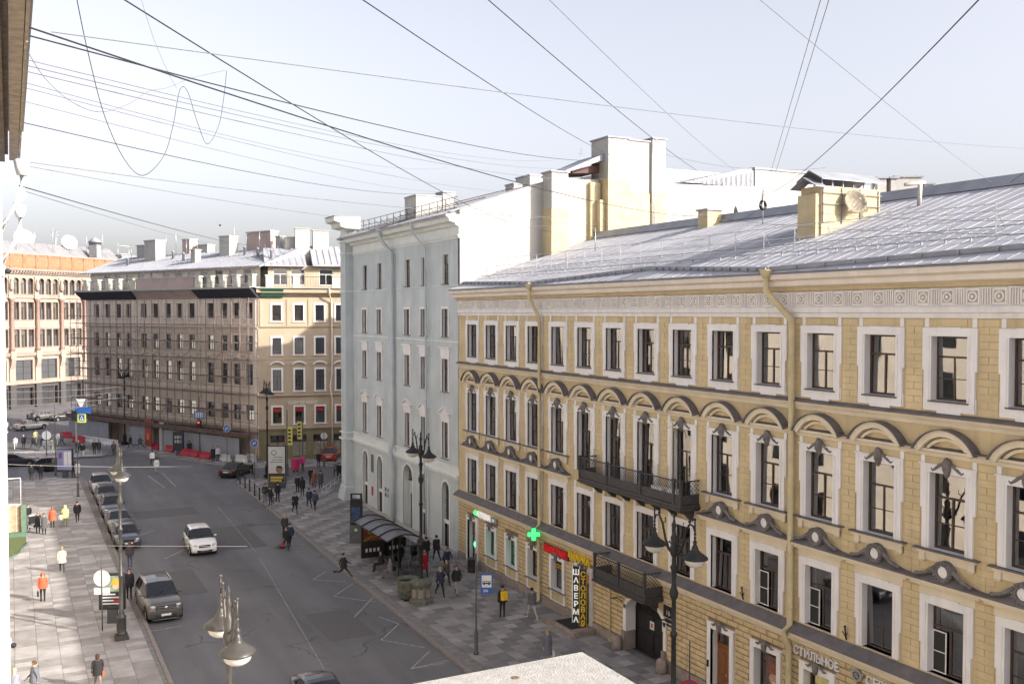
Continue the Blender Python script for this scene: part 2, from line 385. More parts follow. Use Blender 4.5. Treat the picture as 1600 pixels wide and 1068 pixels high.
# sky keeps the far horizon: low distant roofs beyond the crossing
# ---------------------------------------------------------------- facade tools (local frame: x along the wall, -y outwards, z up)
def wall_sheet(mb, x0, x1, z0, z1, holes, y=0.0):
    """front sheet with rectangular openings left out"""
    xs = sorted({x0, x1, *[h[0] for h in holes], *[h[1] for h in holes]}); xs = [x for x in xs if x0 <= x <= x1]
    zs = sorted({z0, z1, *[h[2] for h in holes], *[h[3] for h in holes]}); zs = [z for z in zs if z0 <= z <= z1]
    for a, b in zip(xs, xs[1:]):
        run = None
        for c, d in zip(zs, zs[1:]):
            mx, mz = (a + b) / 2, (c + d) / 2
            if any(h[0] < mx < h[1] and h[2] < mz < h[3] for h in holes):
                if run: mb.quad((a, y, run[0]), (b, y, run[0]), (b, y, run[1]), (a, y, run[1])); run = None
            else: run = (run[0] if run else c, d)
        if run: mb.quad((a, y, run[0]), (b, y, run[0]), (b, y, run[1]), (a, y, run[1]))
def moulding(mb, x0, x1, prof):
    """profile [(y,z)...] swept along x, closed at the back"""
    mb.prism([(p[0], p[1]) for p in prof], x0, x1, 'x')
WC = {}
def win_mesh(key, fn, mats):
    if key not in WC:
        q = MB(); fn(q); WC[key] = q.mesh(key[0], mats)
    return WC[key]
def frame_fn(w, h, t=.07, d=.07, style='T'):
    def fn(q):
        q.box(-w / 2, -w / 2 + t, 0, d, 0, h); q.box(w / 2 - t, w / 2, 0, d, 0, h)
        q.box(-w / 2 + t, w / 2 - t, 0, d, 0, t); q.box(-w / 2 + t, w / 2 - t, 0, d, h - t, h)
        zt = h * .66
        if style in ('T', 'T2'):
            q.box(-w / 2 + t, w / 2 - t, .004, d - .004, zt, zt + t)
            q.box(-t / 2, t / 2, .006, d - .006, t, zt)
        if style == 'T2':
            for s in (-1, 1): q.box(min(s * t / 2, s * (w / 2 - t)), max(s * t / 2, s * (w / 2 - t)), .015, d - .015, zt * .5, zt * .5 + .03)
        if style == 'X':
            q.box(-t / 2, t / 2, .006, d - .006, t, h - t); q.box(-w / 2 + t, w / 2 - t, .004, d - .004, zt, zt + .05); q.box(-w / 2 + t, w / 2 - t, .004, d - .004, h * .33, h * .33 + .04)
    return fn
def add_glazing(win, w, h, y, style='T', fm=None, gm=None, curtain=None, gkey=''):
    fm = fm or m_frame; gm = gm or m_glass
    obj('frame', win_mesh(('frame', round(w, 2), round(h, 2), style, fm.name), frame_fn(w, h, style=style), fm), win, (0, y, 0))
    def pn(q): q.quad((-w / 2 + .03, 0, .03), (w / 2 - .03, 0, .03), (w / 2 - .03, 0, h - .03), (-w / 2 + .03, 0, h - .03))
    obj('pane', win_mesh(('pane', round(w, 2), round(h, 2), gm.name), pn, gm), win, (0, y + .035, 0), (rnd.gauss(0, .010), 0, rnd.gauss(0, .014)))
    if curtain:
        k, m = curtain
        def cf(q):
            n = 14
            def sh(xa, xb, za, zb):
                for i in range(n):
                    a, b = xa + (xb - xa) * i / n, xa + (xb - xa) * (i + 1) / n
                    q.quad((a, .03 * math.sin(i * 2.2), za), (b, .03 * math.sin((i + 1) * 2.2), za), (b, .03 * math.sin((i + 1) * 2.2), zb), (a, .03 * math.sin(i * 2.2), zb))
            if k == 'full': sh(-w / 2 + .05, w / 2 - .05, .05, h - .05)
            elif k == 'blind': sh(-w / 2 + .05, w / 2 - .05, h * .45, h - .05)
            elif k == 'low': sh(-w / 2 + .05, w / 2 - .05, .05, h * .62)
            elif k == 'left': sh(-w / 2 + .05, -w / 6, .05, h - .05)
            elif k == 'sides': sh(-w / 2 + .05, -w / 5, .05, h - .05); sh(w / 5, w / 2 - .05, .05, h - .05)
        obj('curtain', win_mesh(('curtain', round(w, 2), round(h, 2), k, m.name), cf, m), win, (0, y + .2, 0))
def reveal(q, w, h, d, y0=0.0):
    """four inner faces of an opening of width w, from y0 back to d"""
    a, b = -w / 2, w / 2
    q.quad((a, y0, 0), (a, d, 0), (a, d, h), (a, y0, h)); q.quad((b, d, 0), (b, y0, 0), (b, y0, h), (b, d, h))
    q.quad((a, y0, h), (a, d, h), (b, d, h), (b, y0, h)); q.quad((a, y0, 0), (b, y0, 0), (b, d, 0), (a, d, 0))
def building_shell(parent, x1, depth, h, wallm, y0=.9):
    """dark room behind the windows, side and back walls"""
    q = MB(); q.quad((0.02, y0, 0), (x1 - .02, y0, 0), (x1 - .02, y0, h), (0.02, y0, h)); q.build('room_backing', m_room, parent)
    q = MB(); q.quad((0, 0, 0), (0, depth, 0), (0, depth, h), (0, 0, h)); q.quad((x1, depth, 0), (x1, 0, 0), (x1, 0, h), (x1, depth, h)); q.quad((x1, depth, 0), (0, depth, 0), (0, depth, h), (x1, depth, h))
    q.build('side_wall', wallm, parent)
# ---------------------------------------------------------------- the yellow building on the right
YX, YTOP, YEND = 27.3, 60.1, 9.0
YL = YTOP - YEND
yb = thing('corner_building', 'long ochre yellow four storey building with white window surrounds and a zinc roof', 'building', (YX, YTOP, 0), R_(-90))
cx = [YTOP - (57.82 - 2.817 * k) for k in range(17)]      # bay centres, local x
cx = [c for c in cx if c < YL - 1]
NB = len(cx)
BALC = (5, 6, 7, 8)                                        # bays with the long balcony
holes = []
for k, c in enumerate(cx):
    holes.append((c - .68, c + .68, 14.11, 16.24))
    holes.append((c - .68, c + .68, 8.5 if k in BALC else 9.13, 11.70))
    holes.append((c - .68, c + .68, 4.95, 7.27))
GF = {0: 'door', 1: 'win', 2: 'win', 3: 'win', 4: 'win', 5: 'door', 6: None, 7: 'gate', 8: None, 9: 'door2', 10: 'win2', 11: 'win2', 12: 'win2', 13: 'win2', 14: 'win2', 15: 'win2', 16: 'win2'}
for k, c in enumerate(cx):
    t = GF[k]
    if t == 'win': holes.append((c - .6, c + .6, 1.35, 3.06))
    elif t == 'win2': holes.append((c - .66, c + .66, 1.25, 3.2))
    elif t in ('door', 'door2'): holes.append((c - .62, c + .62, .15, 3.15))
    elif t == 'gate': holes.append((c - 1.6, c + 1.5, .1, 3.05))
q = MB(); wall_sheet(q, 0, YL, 4.25, 18.2, holes); q.build('wall', m_yel, yb)
q = MB(); wall_sheet(q, 0, YL, .1, 4.25, holes); q.build('ground_floor_wall', m_yelj, yb)
building_shell(yb, YL, 12, 18.4, m_chy)
# eaves cornice, frieze bands, string courses, ledges (long runs)
q = MB(); moulding(q, -.2, YL, [(0, 17.845), (-.11, 17.865), (-.14, 18.0), (0, 18.005)]); q.build('cornice_frieze', m_yel, yb)
q = MB(); moulding(q, -.25, YL, [(0, 18.0), (-.16, 18.0), (-.40, 18.06), (-.44, 18.24), (-.62, 18.32), (-.68, 18.50), (0, 18.54)]); q.build('eaves_cornice', mat('eaves_stucco', (.72, .65, .56), .85, .06, 1.2, dirt=.15), yb)
q = MB(); moulding(q, -.03, YL, [(0, 16.83), (-.07, 16.84), (-.07, 17.0), (-.13, 17.03), (-.13, 17.20), (-.05, 17.26), (-.05, 17.80), (-.10, 17.83), (0, 17.86)]); q.build('frieze_band', m_whitef, yb)
q = MB(); moulding(q, 0, YL, [(0, 13.25), (-.05, 13.26), (-.09, 13.38), (-.17, 13.48), (-.19, 13.56), (0, 13.56)]); q.build('string_course', m_cream, yb)
q = MB(); moulding(q, 0, YL, [(0, 13.562), (-.26, 13.562), (-.26, 13.60), (0, 13.70)]); q.build('string_course_sheet', m_lead, yb)
q = MB(); moulding(q, 0, YL, [(0, 12.22), (-.06, 12.24), (-.10, 12.34), (-.17, 12.42), (-.17, 12.49), (0, 12.49)]); q.build('impost_moulding', m_cream, yb)
q = MB(); moulding(q, 0, YL, [(0, 4.10), (-.14, 4.12), (-.2, 4.28), (-.36, 4.36), (-.40, 4.52), (0, 4.52)]); q.build('ground_floor_cornice', m_cream, yb)
q = MB(); moulding(q, -.1, YL, [(0, 4.522), (-.44, 4.522), (-.44, 4.56), (0, 4.86)]); q.build('ledge_sheet', m_lead, yb)
# plinth stones
q = MB()
gates = [(cx[0] - .95, cx[0] + .95), (cx[5] - .95, cx[5] + .95), (cx[7] - 1.6, cx[7] + 1.5), (cx[9] - .95, cx[9] + .95)]
x = 0; pl = []
while x < YL:
    w = rnd.uniform(1.1, 1.7); a, b = x, min(x + w, YL)
    seg = [(a, b)]
    for g0, g1 in gates:
        seg = [s for a_, b_ in seg for s in ((a_, min(b_, g0)), (max(a_, g1), b_)) if s[1] - s[0] > .05]
    pl += seg; x += w
for a, b in pl: MB().bbox(a + .004, b - .004, -.14, 0, .0, .62, .02).build('plinth_stone', m_stone, yb)
# --- frieze panels (rosette metope + triglyph)
def rosette(q):
    q.cm = 1; q.box(-.19, .19, -.008, 0, -.19, .19); q.box(.30, .72, -.012, 0, -.25, .25); q.box(.31, .70, -.03, 0, -.345, -.335)
    for s in range(6): q.box(.375 + s * .06, .385 + s * .06, -.054, 0, -.40, -.34)
    q.cm = 0
    q.box(-.25, .25, -.025, 0, -.25, -.19); q.box(-.25, .25, -.025, 0, .19, .25); q.box(-.25, -.19, -.025, 0, -.19, .19); q.box(.19, .25, -.025, 0, -.19, .19)
    q.smooth = True
    for r0, r1, yy in ((.11, .17, -.035), (.0, .055, -.05)): q.arc(0, 0, r0, r1, 0, 2 * math.pi, yy, 0, 16)
    q.smooth = False
    for s in range(4): q.box(.34 + s * .09, .39 + s * .09, -.04, 0, -.25, .25)
    q.box(.31, .70, -.045, 0, .25, .29)
    for s in range(6): q.box(.33 + s * .06, .37 + s * .06, -.055, 0, -.40, -.34)
    q.box(.31, .70, -.05, 0, -.33, -.29)
_q = MB(); rosette(_q); fm_ = _q.mesh('frieze_panel', [m_whitef, mat('frieze_ground', (.42, .37, .31), .9, .12, 3)])
n = int((YL - .2) / .939)
for i in range(n): obj('frieze_panel', fm_, yb, (.30 + i * .939, -.052, 17.53))
# --- windows
def surround_top(q):
    H, W_ = 2.13, .68
    q.cm = 0
    for s in (-1, 1):
        q.box(s * W_, s * .96, -.09, 0, -.22, H + .0)
        q.box(s * .96, s * 1.03, -.08, 0, 1.0, H + .24)
        q.box(s * .96, s * 1.0, -.06, 0, -.34, .12)
        q.box(s * .82, s * .98, -.03, 0, H + .30, H + .60)
        q.box(s * .74, s * .78, -.115, -.09, 0, H)
    q.box(-.96, .96, -.09, 0, H, H + .24); q.box(-.45, .45, -.10, 0, H + .24, H + .30); q.box(-1.03, 1.03, -.075, 0, H + .24, H + .28)
    q.box(-.96, .96, -.085, 0, -.34, -.06); q.box(-.45, .45, -.075, 0, -.42, -.34)
    reveal(q, 1.36, H, .28, -.09)
    q.cm = 1; q.box(-.76, .76, -.15, .02, -.06, -.015); q.cm = 2
    q.box(-.62, .62, -.022, 0, H + .32, H + .56); 
def surround_mid(q, zb=0.0, H=2.57):
    W_ = .68; q.cm = 0
    for s in (-1, 1):
        q.box(s * W_, s * .97, -.09, 0, zb, H)
        q.box(s * .97, s * 1.05, -.08, 0, 1.35, H + .27)
        q.box(s * .90, s * 1.06, -.05, 0, H + .27, H + .53)
        q.box(s * .76, s * .80, -.115, -.09, zb, H)
    q.box(-.97, .97, -.09, 0, H, H + .27); q.box(-1.1, 1.1, -.13, 0, H + .25, H + .29)
    reveal(q, 1.36, H, .28, -.09)
def arch_hood(q):
    # segmental hood over the middle-storey window: cream band, tympanum, dark sheet on top
    hw, rise = 1.18, .70; r = (hw * hw + rise * rise) / (2 * rise); cz = 3.36 + rise - r; a = math.asin(hw / r)
    q.cm = 2; q.arc(0, cz, r - .24, r - .03, math.pi / 2 - a, math.pi / 2 + a, -.30, 0, 18)
    q.arc(0, cz, r - .40, r - .30, math.pi / 2 - a * .86, math.pi / 2 + a * .86, -.14, 0, 16)
    q.cm = 1; q.arc(0, cz, r - .03, r + .01, math.pi / 2 - a * 1.03, math.pi / 2 + a * 1.03, -.40, 0, 18)
    q.box(-1.42, -1.15, -.34, 0, 3.365, 3.40); q.box(1.15, 1.42, -.34, 0, 3.365, 3.40)
    q.quad((-1.0, -.17, 3.365), (1.0, -.17, 3.365), (1.0, 0, 3.44), (-1.0, 0, 3.44))
def mascaron(q):
    q.smooth = True
    q.lathe([(.02, -.30), (.09, -.22), (.15, -.05), (.17, .10), (.15, .24), (.09, .31), (.02, .33)], 9, (0, -.10, 0))
    q.sphere((0, -.27, -.0), .05, 6, 4)
    for s in (-1, 1):
        q.tube([(s * .12, -.10, .16), (s * .28, -.11, .10), (s * .42, -.10, -.02), (s * .55, -.09, -.10), (s * .62, -.08, -.04)], [.06, .06, .05, .04, .03], 6)
        q.sphere((s * .06, -.24, .08), .028, 5, 4)
    q.sphere((0, -.14, .30), .09, 7, 5)
def sill_mid(q):
    q.cm = 1; q.box(-1.22, 1.22, -.24, 0, -.06, -.01)
    q.cm = 0; q.box(-1.12, 1.12, -.14, 0, -.16, -.06); q.box(-1.05, 1.05, -.04, 0, -.40, -.16)
    for s in (-1, 1):
        q.box(s * .82, s * 1.05, -.12, 0, -.42, -.16)
        for k in range(3): q.box(s * (.84 + k * .07), s * (.88 + k * .07), -.15, 0, -.47, -.40)
def pediment_low(q):
    # wavy lead-covered pediment with wreathed medallion
    q.cm = 0; q.box(-1.40, 1.40, -.30, 0, .70, .80); q.box(-1.32, 1.32, -.2, 0, .60, .70); q.box(-1.08, 1.08, -.05, 0, .27, .60)
    q.cm = 1
    n = 16
    def zt(x): t = abs(x) / 1.42; return .86 + .42 * max(0, (1 - t)) ** 1.35
    for i in range(n):
        a, b = -1.42 + 2.84 * i / n, -1.42 + 2.84 * (i + 1) / n
        q.quad((a, -.34, .80), (b, -.34, .80), (b, -.34, .84), (a, -.34, .84))
        q.quad((a, -.34, .84), (b, -.34, .84), (b, -.02, zt(b)), (a, -.02, zt(a)))
    q.cm = 2; q.smooth = True
    c = (0, 1.22)
    q.arc(c[0], c[1], .21, .36, 0, 2 * math.pi, -.30, 0, 18)
    for k in range(16):
        t = k * math.pi / 8; q.sphere((c[0] + .31 * math.cos(t), -.30, c[1] + .31 * math.sin(t)), .062, 5, 4)
    for s in (-1, 1):
        q.tube([(s * .32, -.20, 1.32), (s * .50, -.22, 1.20), (s * .70, -.24, 1.06), (s * .92, -.25, 1.0), (s * 1.02, -.25, .97)], [.08, .075, .06, .06, .05], 7)
        q.sphere((s * 1.02, -.26, .98), .075, 7, 5)
    q.smooth = False
    q.cm = 3; q.smooth = True
    q.lathe([(.20, 0), (.20, .24), (.16, .26), (.10, .25), (.001, .265)], 16)
    for i in range(len(q.v) - 5 * 16, len(q.v)):
        x_, y_, z_ = q.v[i]; q.v[i] = (x_, -z_, y_ + c[1])
    q.smooth = False
def surround_low(q):
    H, W_ = 2.32, .68; q.cm = 0
    for s in (-1, 1):
        q.box(s * W_, s * .95, -.09, 0, 0, H); q.box(s * .95, s * 1.02, -.08, 0, .95, H + .25); q.box(s * .84, s * 1.04, -.045, 0, H + .25, H + .62)
        q.box(s * .75, s * .79, -.115, -.09, 0, H)
    q.box(-.95, .95, -.09, 0, H, H + .25); q.box(-.5, .5, -.10, 0, H + .25, H + .32); q.box(-1.02, 1.02, -.085, 0, H + .25, H + .28)
    reveal(q, 1.36, H, .28, -.09)
    q.cm = 1; q.box(-.68, .68, -.02, .28, -.03, .0)
def gf_surround(w, h, sill=True):
    def fn(q):
        q.cm = 0
        for s in (-1, 1): q.box(s * w / 2, s * (w / 2 + .24), -.14, 0, -.02 if sill else 0, h)
        q.box(-w / 2 - .24, w / 2 + .24, -.14, 0, h, h + .22); q.box(-w / 2 - .30, w / 2 + .30, -.11, 0, h + .22, h + .27)
        reveal(q, w, h, .32, -.14)
        if sill:
            q.box(-w / 2 - .24, w / 2 + .24, -.08, 0, -.70, -.06)
            q.cm = 1; q.box(-w / 2 - .28, w / 2 + .28, -.22, .02, -.06, -.02)
            q.cm = 2; q.box(-w / 2 - .02, w / 2 + .02, -.095, 0, -.62, -.16)
        q.cm = 3; q.smooth = True
        q.lathe([(.02, -.14), (.08, -.1), (.12, .05), (.12, .2), (.06, .33), (.01, .34)], 8, (0, -.19, h + .10))
        for s in (-1, 1): q.tube([(s * .08, -.19, h + .36), (s * .25, -.18, h + .32), (s * .40, -.17, h + .20), (s * .52, -.16, h + .22)], [.05, .05, .045, .03], 6)
    return fn
ms_top = win_mesh(('window', 't'), surround_top, [m_white, m_lead, m_yel])
ms_mid = win_mesh(('window', 'm'), surround_mid, [m_white, m_lead])
ms_midb = win_mesh(('window', 'mb'), lambda q: surround_mid(q, 0, 3.2), [m_white, m_lead])
ms_low = win_mesh(('window', 'l'), surround_low, [m_white, m_lead])
ms_arch = win_mesh(('hood', 'a'), arch_hood, [m_white, m_lead, m_cream])
ms_masc = win_mesh(('mascaron', ''), mascaron, [m_orn])
ms_sill = win_mesh(('sill', ''), sill_mid, [m_cream, m_lead])
ms_ped = win_mesh(('pediment', ''), pediment_low, [m_cream, m_lead, m_orn, m_white])
m_gcurt = mat('green_blind', (.03, .30, .17), .7, .1, 4, emit=.5)
m_green_lit = mat('green_lit_blind', (.05, .62, .34), .6, .05, emit=.55)
m_warm = mat('warm_lit_interior', (.75, .55, .2), .8, .2, 3, emit=.35)
crt = [None, ('sides', m_curt), None, ('full', m_curtg), ('left', m_curt), None, ('low', m_curtg), ('blind', m_curt), ('sides', m_curtg)]
for k, c in enumerate(cx):
    gm = m_glass if k < 9 else m_glass2
    o = obj('window', ms_top, yb, (c, 0, 14.11)); add_glazing(o, 1.36, 2.13, .2, 'T2' if k % 3 else 'T', gm=gm, curtain=crt[(k * 5) % 9])
    if k in BALC:
        o = obj('window', ms_midb, yb, (c, 0, 8.5)); add_glazing(o, 1.36, 3.2, .2, 'T2', gm=gm, curtain=crt[(k * 2 + 1) % 9])
        obj('mascaron', ms_masc, o, (0, 0, 3.2 + .18)); obj('hood', ms_arch, o, (0, 0, .63))
    else:
        o = obj('window', ms_mid, yb, (c, 0, 9.13)); add_glazing(o, 1.36, 2.57, .2, 'T2' if k != 4 else 'T', gm=gm, curtain=crt[(k * 4 + 3) % 9])
        obj('mascaron', ms_masc, o, (0, 0, 2.57 + .18)); obj('hood', ms_arch, o); obj('sill', ms_sill, o)
    o = obj('window', ms_low, yb, (c, 0, 4.95)); add_glazing(o, 1.36, 2.32, .2, 'T' if k % 2 else 'T2', gm=gm, curtain=crt[(k * 7 + 2) % 9])
    if k not in BALC: obj('pediment', ms_ped, o, (0, 0, 2.32))
    if k in (10, 11, 13):       # pale insect screen frames hung outside
        def scr(q):
            q.box(-.66, -.62, 0, .03, 0, 1.4); q.box(-.16, -.12, 0, .03, 0, 1.4); q.box(-.62, -.16, 0, .03, 0, .04); q.box(-.62, -.16, 0, .03, 1.36, 1.4); q.box(-.62, -.16, 0, .03, .68, .71)
        obj('screen_frame', win_mesh(('screen_frame', ''), scr, m_framew), o, (0, .14, .03))
        def scm(q): q.quad((-.62, .015, .04), (-.16, .015, .04), (-.16, .015, 1.36), (-.62, .015, 1.36))
        obj('screen_mesh', win_mesh(('screen_mesh', ''), scm, mat('insect_mesh', (.03, .03, .03), .9, 0)), o, (0, .14, .03))
    t = GF[k]
    if t in ('win', 'win2'):
        w, h, z = (1.2, 1.71, 1.35) if t == 'win' else (1.32, 1.95, 1.25)
        o = obj('window', win_mesh(('window', t), gf_surround(w, h), [m_white, m_lead, m_yel, m_orn]), yb, (c, 0, z))
        cc = ('full', m_green_lit) if k in (1, 2) else ('full', m_warm) if k in (11,) else ('low', m_curtg) if k == 3 else None
        add_glazing(o, w, h, .24, 'T' if k > 3 else 'X', gm=m_glass, fm=mat('green_shop_frame', (.02, .12, .07), .5, 0) if k in (1, 2) else m_frame, curtain=cc)
    elif t in ('door', 'door2'):
        o = obj('doorway', win_mesh(('doorway', ''), gf_surround(1.24, 3.0, False), [m_white, m_lead, m_yel, m_orn]), yb, (c, 0, .15))
        m_dr = mat('varnished_wood', (.22, .085, .03), .45, .18, 4) if t == 'door2' else m_frame
        def dfn(q):
            q.box(-.60, .60, .04, .10, 0, 2.25)
            for a, b in ((-.54, -.05), (.05, .54)):
                q.bbox(a, b, 0, .04, .18, .85, .04); q.bbox(a, b, 0, .04, 1.0, 2.1, .04)
            q.box(-.60, .60, .02, .10, 2.27, 2.35); q.box(-.60, -.54, .02, .10, 2.35, 3.0); q.box(.54, .60, .02, .10, 2.35, 3.0); q.box(-.54, .54, .02, .10, 2.93, 3.0)
            for s in (-.18, .18): q.box(s - .02, s + .02, .03, .09, 2.35, 2.93)
        if t == 'door2':
            obj('door_leaf', win_mesh(('door_leaf', 'w'), dfn, m_dr), o, (0, .22, 0))
            q = MB(); q.quad((-.54, 0, 2.35), (.54, 0, 2.35), (.54, 0, 2.93), (-.54, 0, 2.93)); q.build('fanlight', m_glass, o, (0, .28, 0))
            q = MB(); q.lathe([(.02, 0), (.02, .12)], 6, (0, 0, 0)); q.build('handle', m_zinc, o, (.06, .19, 1.0))
            q = MB(); q.box(-.05, .05, -.04, 0, 0, .3); q.build('entry_phone', m_black, o, (-.76, -.15, 1.25))
        else:
            add_glazing(o, 1.24, 3.0, .24, 'T', curtain=None)
            q = MB(); q.box(-.9, .9, -.9, 0, -.15, 0); q.box(-.9, .9, -1.2, -.9, -.15, -.08); q.build('entrance_step', m_stone, o)
            if k == 0:
                q = MB(); q.box(-.35, .35, .29, .30, 1.9, 2.2); q.build('red_sticker', mat('red_sticker', (.5, .03, .03), .6, 0, emit=.3), o)
                q = MB(); q.box(-.1, .1, -.03, .03, 0, .34); q.box(-.17, .17, -.029, .029, .10, .24); q.build('small_green_cross', mat('green_neon', (.10, .9, .35), .4, 0, emit=1.6), o, (.2, .05, 1.25))
# rustication: upper floors, thin joints; ground floor, deep joints
blocks = []          # (distance, x0,x1,z0,z1,kind)
def clip(a, b, z0, z1, hs, pad):
    segs = [(a, b)]
    for h in hs:
        if z1 > h[2] - pad[1] and z0 < h[3] + pad[2]:
            segs = [s for p, q_ in segs for s in ((p, min(q_, h[0] - pad[0])), (max(p, h[1] + pad[0]), q_)) if s[1] - s[0] > .09]
    return segs
hup = [h for h in holes if h[2] > 4.5]
zones = [(13.72, 16.80, .37, .40, .50), (8.15, 12.2, .40, .60, .55), (4.90, 8.0, .36, .0, .75)]
for z0, z1, padx, pb, pt in zones:
    n = round((z1 - z0) / .235); h = (z1 - z0) / n
    for i in range(n):
        a, b = z0 + i * h, z0 + (i + 1) * h
        for k in range(-1, NB):
            xl = cx[k] if k >= 0 else 0; xr = cx[k + 1] if k + 1 < NB else YL
            hs = [hh for hh in hup if hh[2] < z1 and hh[3] > z0]
            for p, r in clip(xl, xr, a, b, hs, (padx, pb, pt)):
                if r - p > 1.9: cuts = [p, p + (r - p) * .25, p + (r - p) * .5, p + (r - p) * .75, r]
                elif i % 2: cuts = [p, (p + r) / 2, r]
                else: cuts = [p, r]
                for u, v in zip(cuts, cuts[1:]): blocks.append((u + .012, v - .012, a + .011, b - .011, 0))
hgf = []
for k, c in enumerate(cx):
    t = GF[k]
    if t in ('win', 'win2'): hgf.append((c - .90, c + .90, .6, 3.45))
    elif t == 'door' or t == 'door2': hgf.append((c - .88, c + .88, 0, 3.5))
    elif t == 'gate': hgf.append((c - 1.85, c + 1.7, 0, 3.2))
n = 14; h = (4.08 - .64) / n
for i in range(n):
    a, b = .64 + i * h, .64 + (i + 1) * h
    x = -.35 if i % 2 else 0
    while x < YL:
        for p, r in clip(max(0, x), min(x + .70, YL), a, b, hgf, (0, 0, 0)): blocks.append((p + .018, r - .018, a + .021, b - .021, 1))
        x += .70
def bd(b):
    return seen2(YX, YTOP - (b[0] + b[1]) / 2, (b[2] + b[3]) / 2)
def seen2(x, y, z):
    v = Vector((x, y, z)) - _C; d = v.dot(_fw)
    if d < 1: return 1e6
    px_, py_ = 800 + CF * v.dot(_R) / d, 534 - CF * v.dot(_up) / d
    return d + (0 if (0 < px_ < 1605 and -10 < py_ < 1075) else 500)
blocks.sort(key=bd)
up = [b for b in blocks if b[4] == 0]; lo = [b for b in blocks if b[4] == 1]
for lst, nm, mm, pr, ch in ((up, 'wall_block', m_yel2, .022, .006), (lo, 'ground_floor_block', m_yelg, .06, .018)):
    for b in lst[:298]: MB().bbox(b[0], b[1], -pr, 0, b[2], b[3], ch).build(nm, mm, yb)
    q = MB()
    for b in lst[298:]: q.bbox(b[0], b[1], -pr, 0, b[2], b[3], ch)
    q.build(nm + 's', mm, yb, kind='stuff')
# gate
c = cx[7]
g = obj('gateway', None, yb, (c, 0, .1))
q = MB(); q.cm = 0
for s, w in ((-1.6, -.25), (1.5, .2)):
    q.box(s, s + w, -.10, .5, .95, 2.3)
    q.cm = 1; q.box(s, s + w, -.22, .5, 0, .95); q.cm = 0
R0 = 1.55
def garc(q, y0, y1, r0, r1):
    n_ = 14
    for k in range(n_):
        a, b = math.pi * k / n_, math.pi * (k + 1) / n_
        A = lambda r, t: (-.05 + r * math.cos(t), 2.1 + r * .52 * math.sin(t))
        (x1, z1), (x2, z2), (x3, z3), (x4, z4) = A(r0, a), A(r0, b), A(r1, b), A(r1, a)
        q.quad((x1, y0, z1), (x2, y0, z2), (x3, y0, z3), (x4, y0, z4)); q.quad((x1, y0, z1), (x1, y1, z1), (x2, y1, z2), (x2, y0, z2)); q.quad((x4, y0, z4), (x3, y0, z3), (x3, y1, z3), (x4, y1, z4))
garc(q, -.10, .5, 1.55, 1.80); q.build('arch_surround', [m_white, m_stone], g)
q = MB(); n_ = 14                                         # spandrel fill above the arch
for k in range(n_):
    a, b = math.pi * k / n_, math.pi * (k + 1) / n_
    A = lambda t: (-.05 + 1.8 * math.cos(t), 2.1 + 1.8 * .52 * math.sin(t))
    (x1, z1), (x2, z2) = A(a), A(b)
    q.quad((x1, -.03, z1), (x2, -.03, z2), (x2, -.03, 3.3), (x1, -.03, 3.3))
q.build('spandrel', m_yelg, g)
q = MB()
for a, b in ((-1.55, -.07), (-.03, 1.46)):
    q.box(a, b, .55, .62, 0, 2.95)
    q.box(a + .1, b - .1, .52, .55, .2, 1.1); q.box(a + .1, b - .1, .52, .55, 1.3, 2.0)
    for i in range(9): q.lathe([(.015, 2.05), (.015, 2.9)], 5, (a + .15 + i * .15, .50, 0))
q.build('gate_leaf', m_iron, g)
q = MB(); q.box(-.35, -.0, .48, .50, 1.35, 1.75); q.box(.65, 1.1, .48, .50, 1.5, 1.9); q.build('paper_notice', mat('paper', (.6, .6, .58), .8, 0), g)
q = MB(); q.box(-.24, -.11, .47, .48, 1.45, 1.65); q.build('notice_mark', mat('print_red', (.5, .05, .04), .8, 0), g)
for s in (-1.85, 1.85):
    q = MB(); q.lathe([(.28, 0), (.26, .5), (.2, .68), (.08, .74)], 10); q.build('corner_guard_stone', m_stone, g, (s, -.45, 0))
for s in (-1, 1):
    q = MB(); q.tube([(0, 0, .0), (0, -.35, .22), (0, -.75, .28)], .022, 6); q.tube([(0, 0, .25), (0, -.6, .28)], .014, 6)
    for j in range(3): q.tube([(0, -.2 - j * .18, .13 + j * .05), (0, -.2 - j * .18, .26)], .01, 5)
    q.build('bracket', m_iron, g, (s * 1.95, -.05, 2.35))
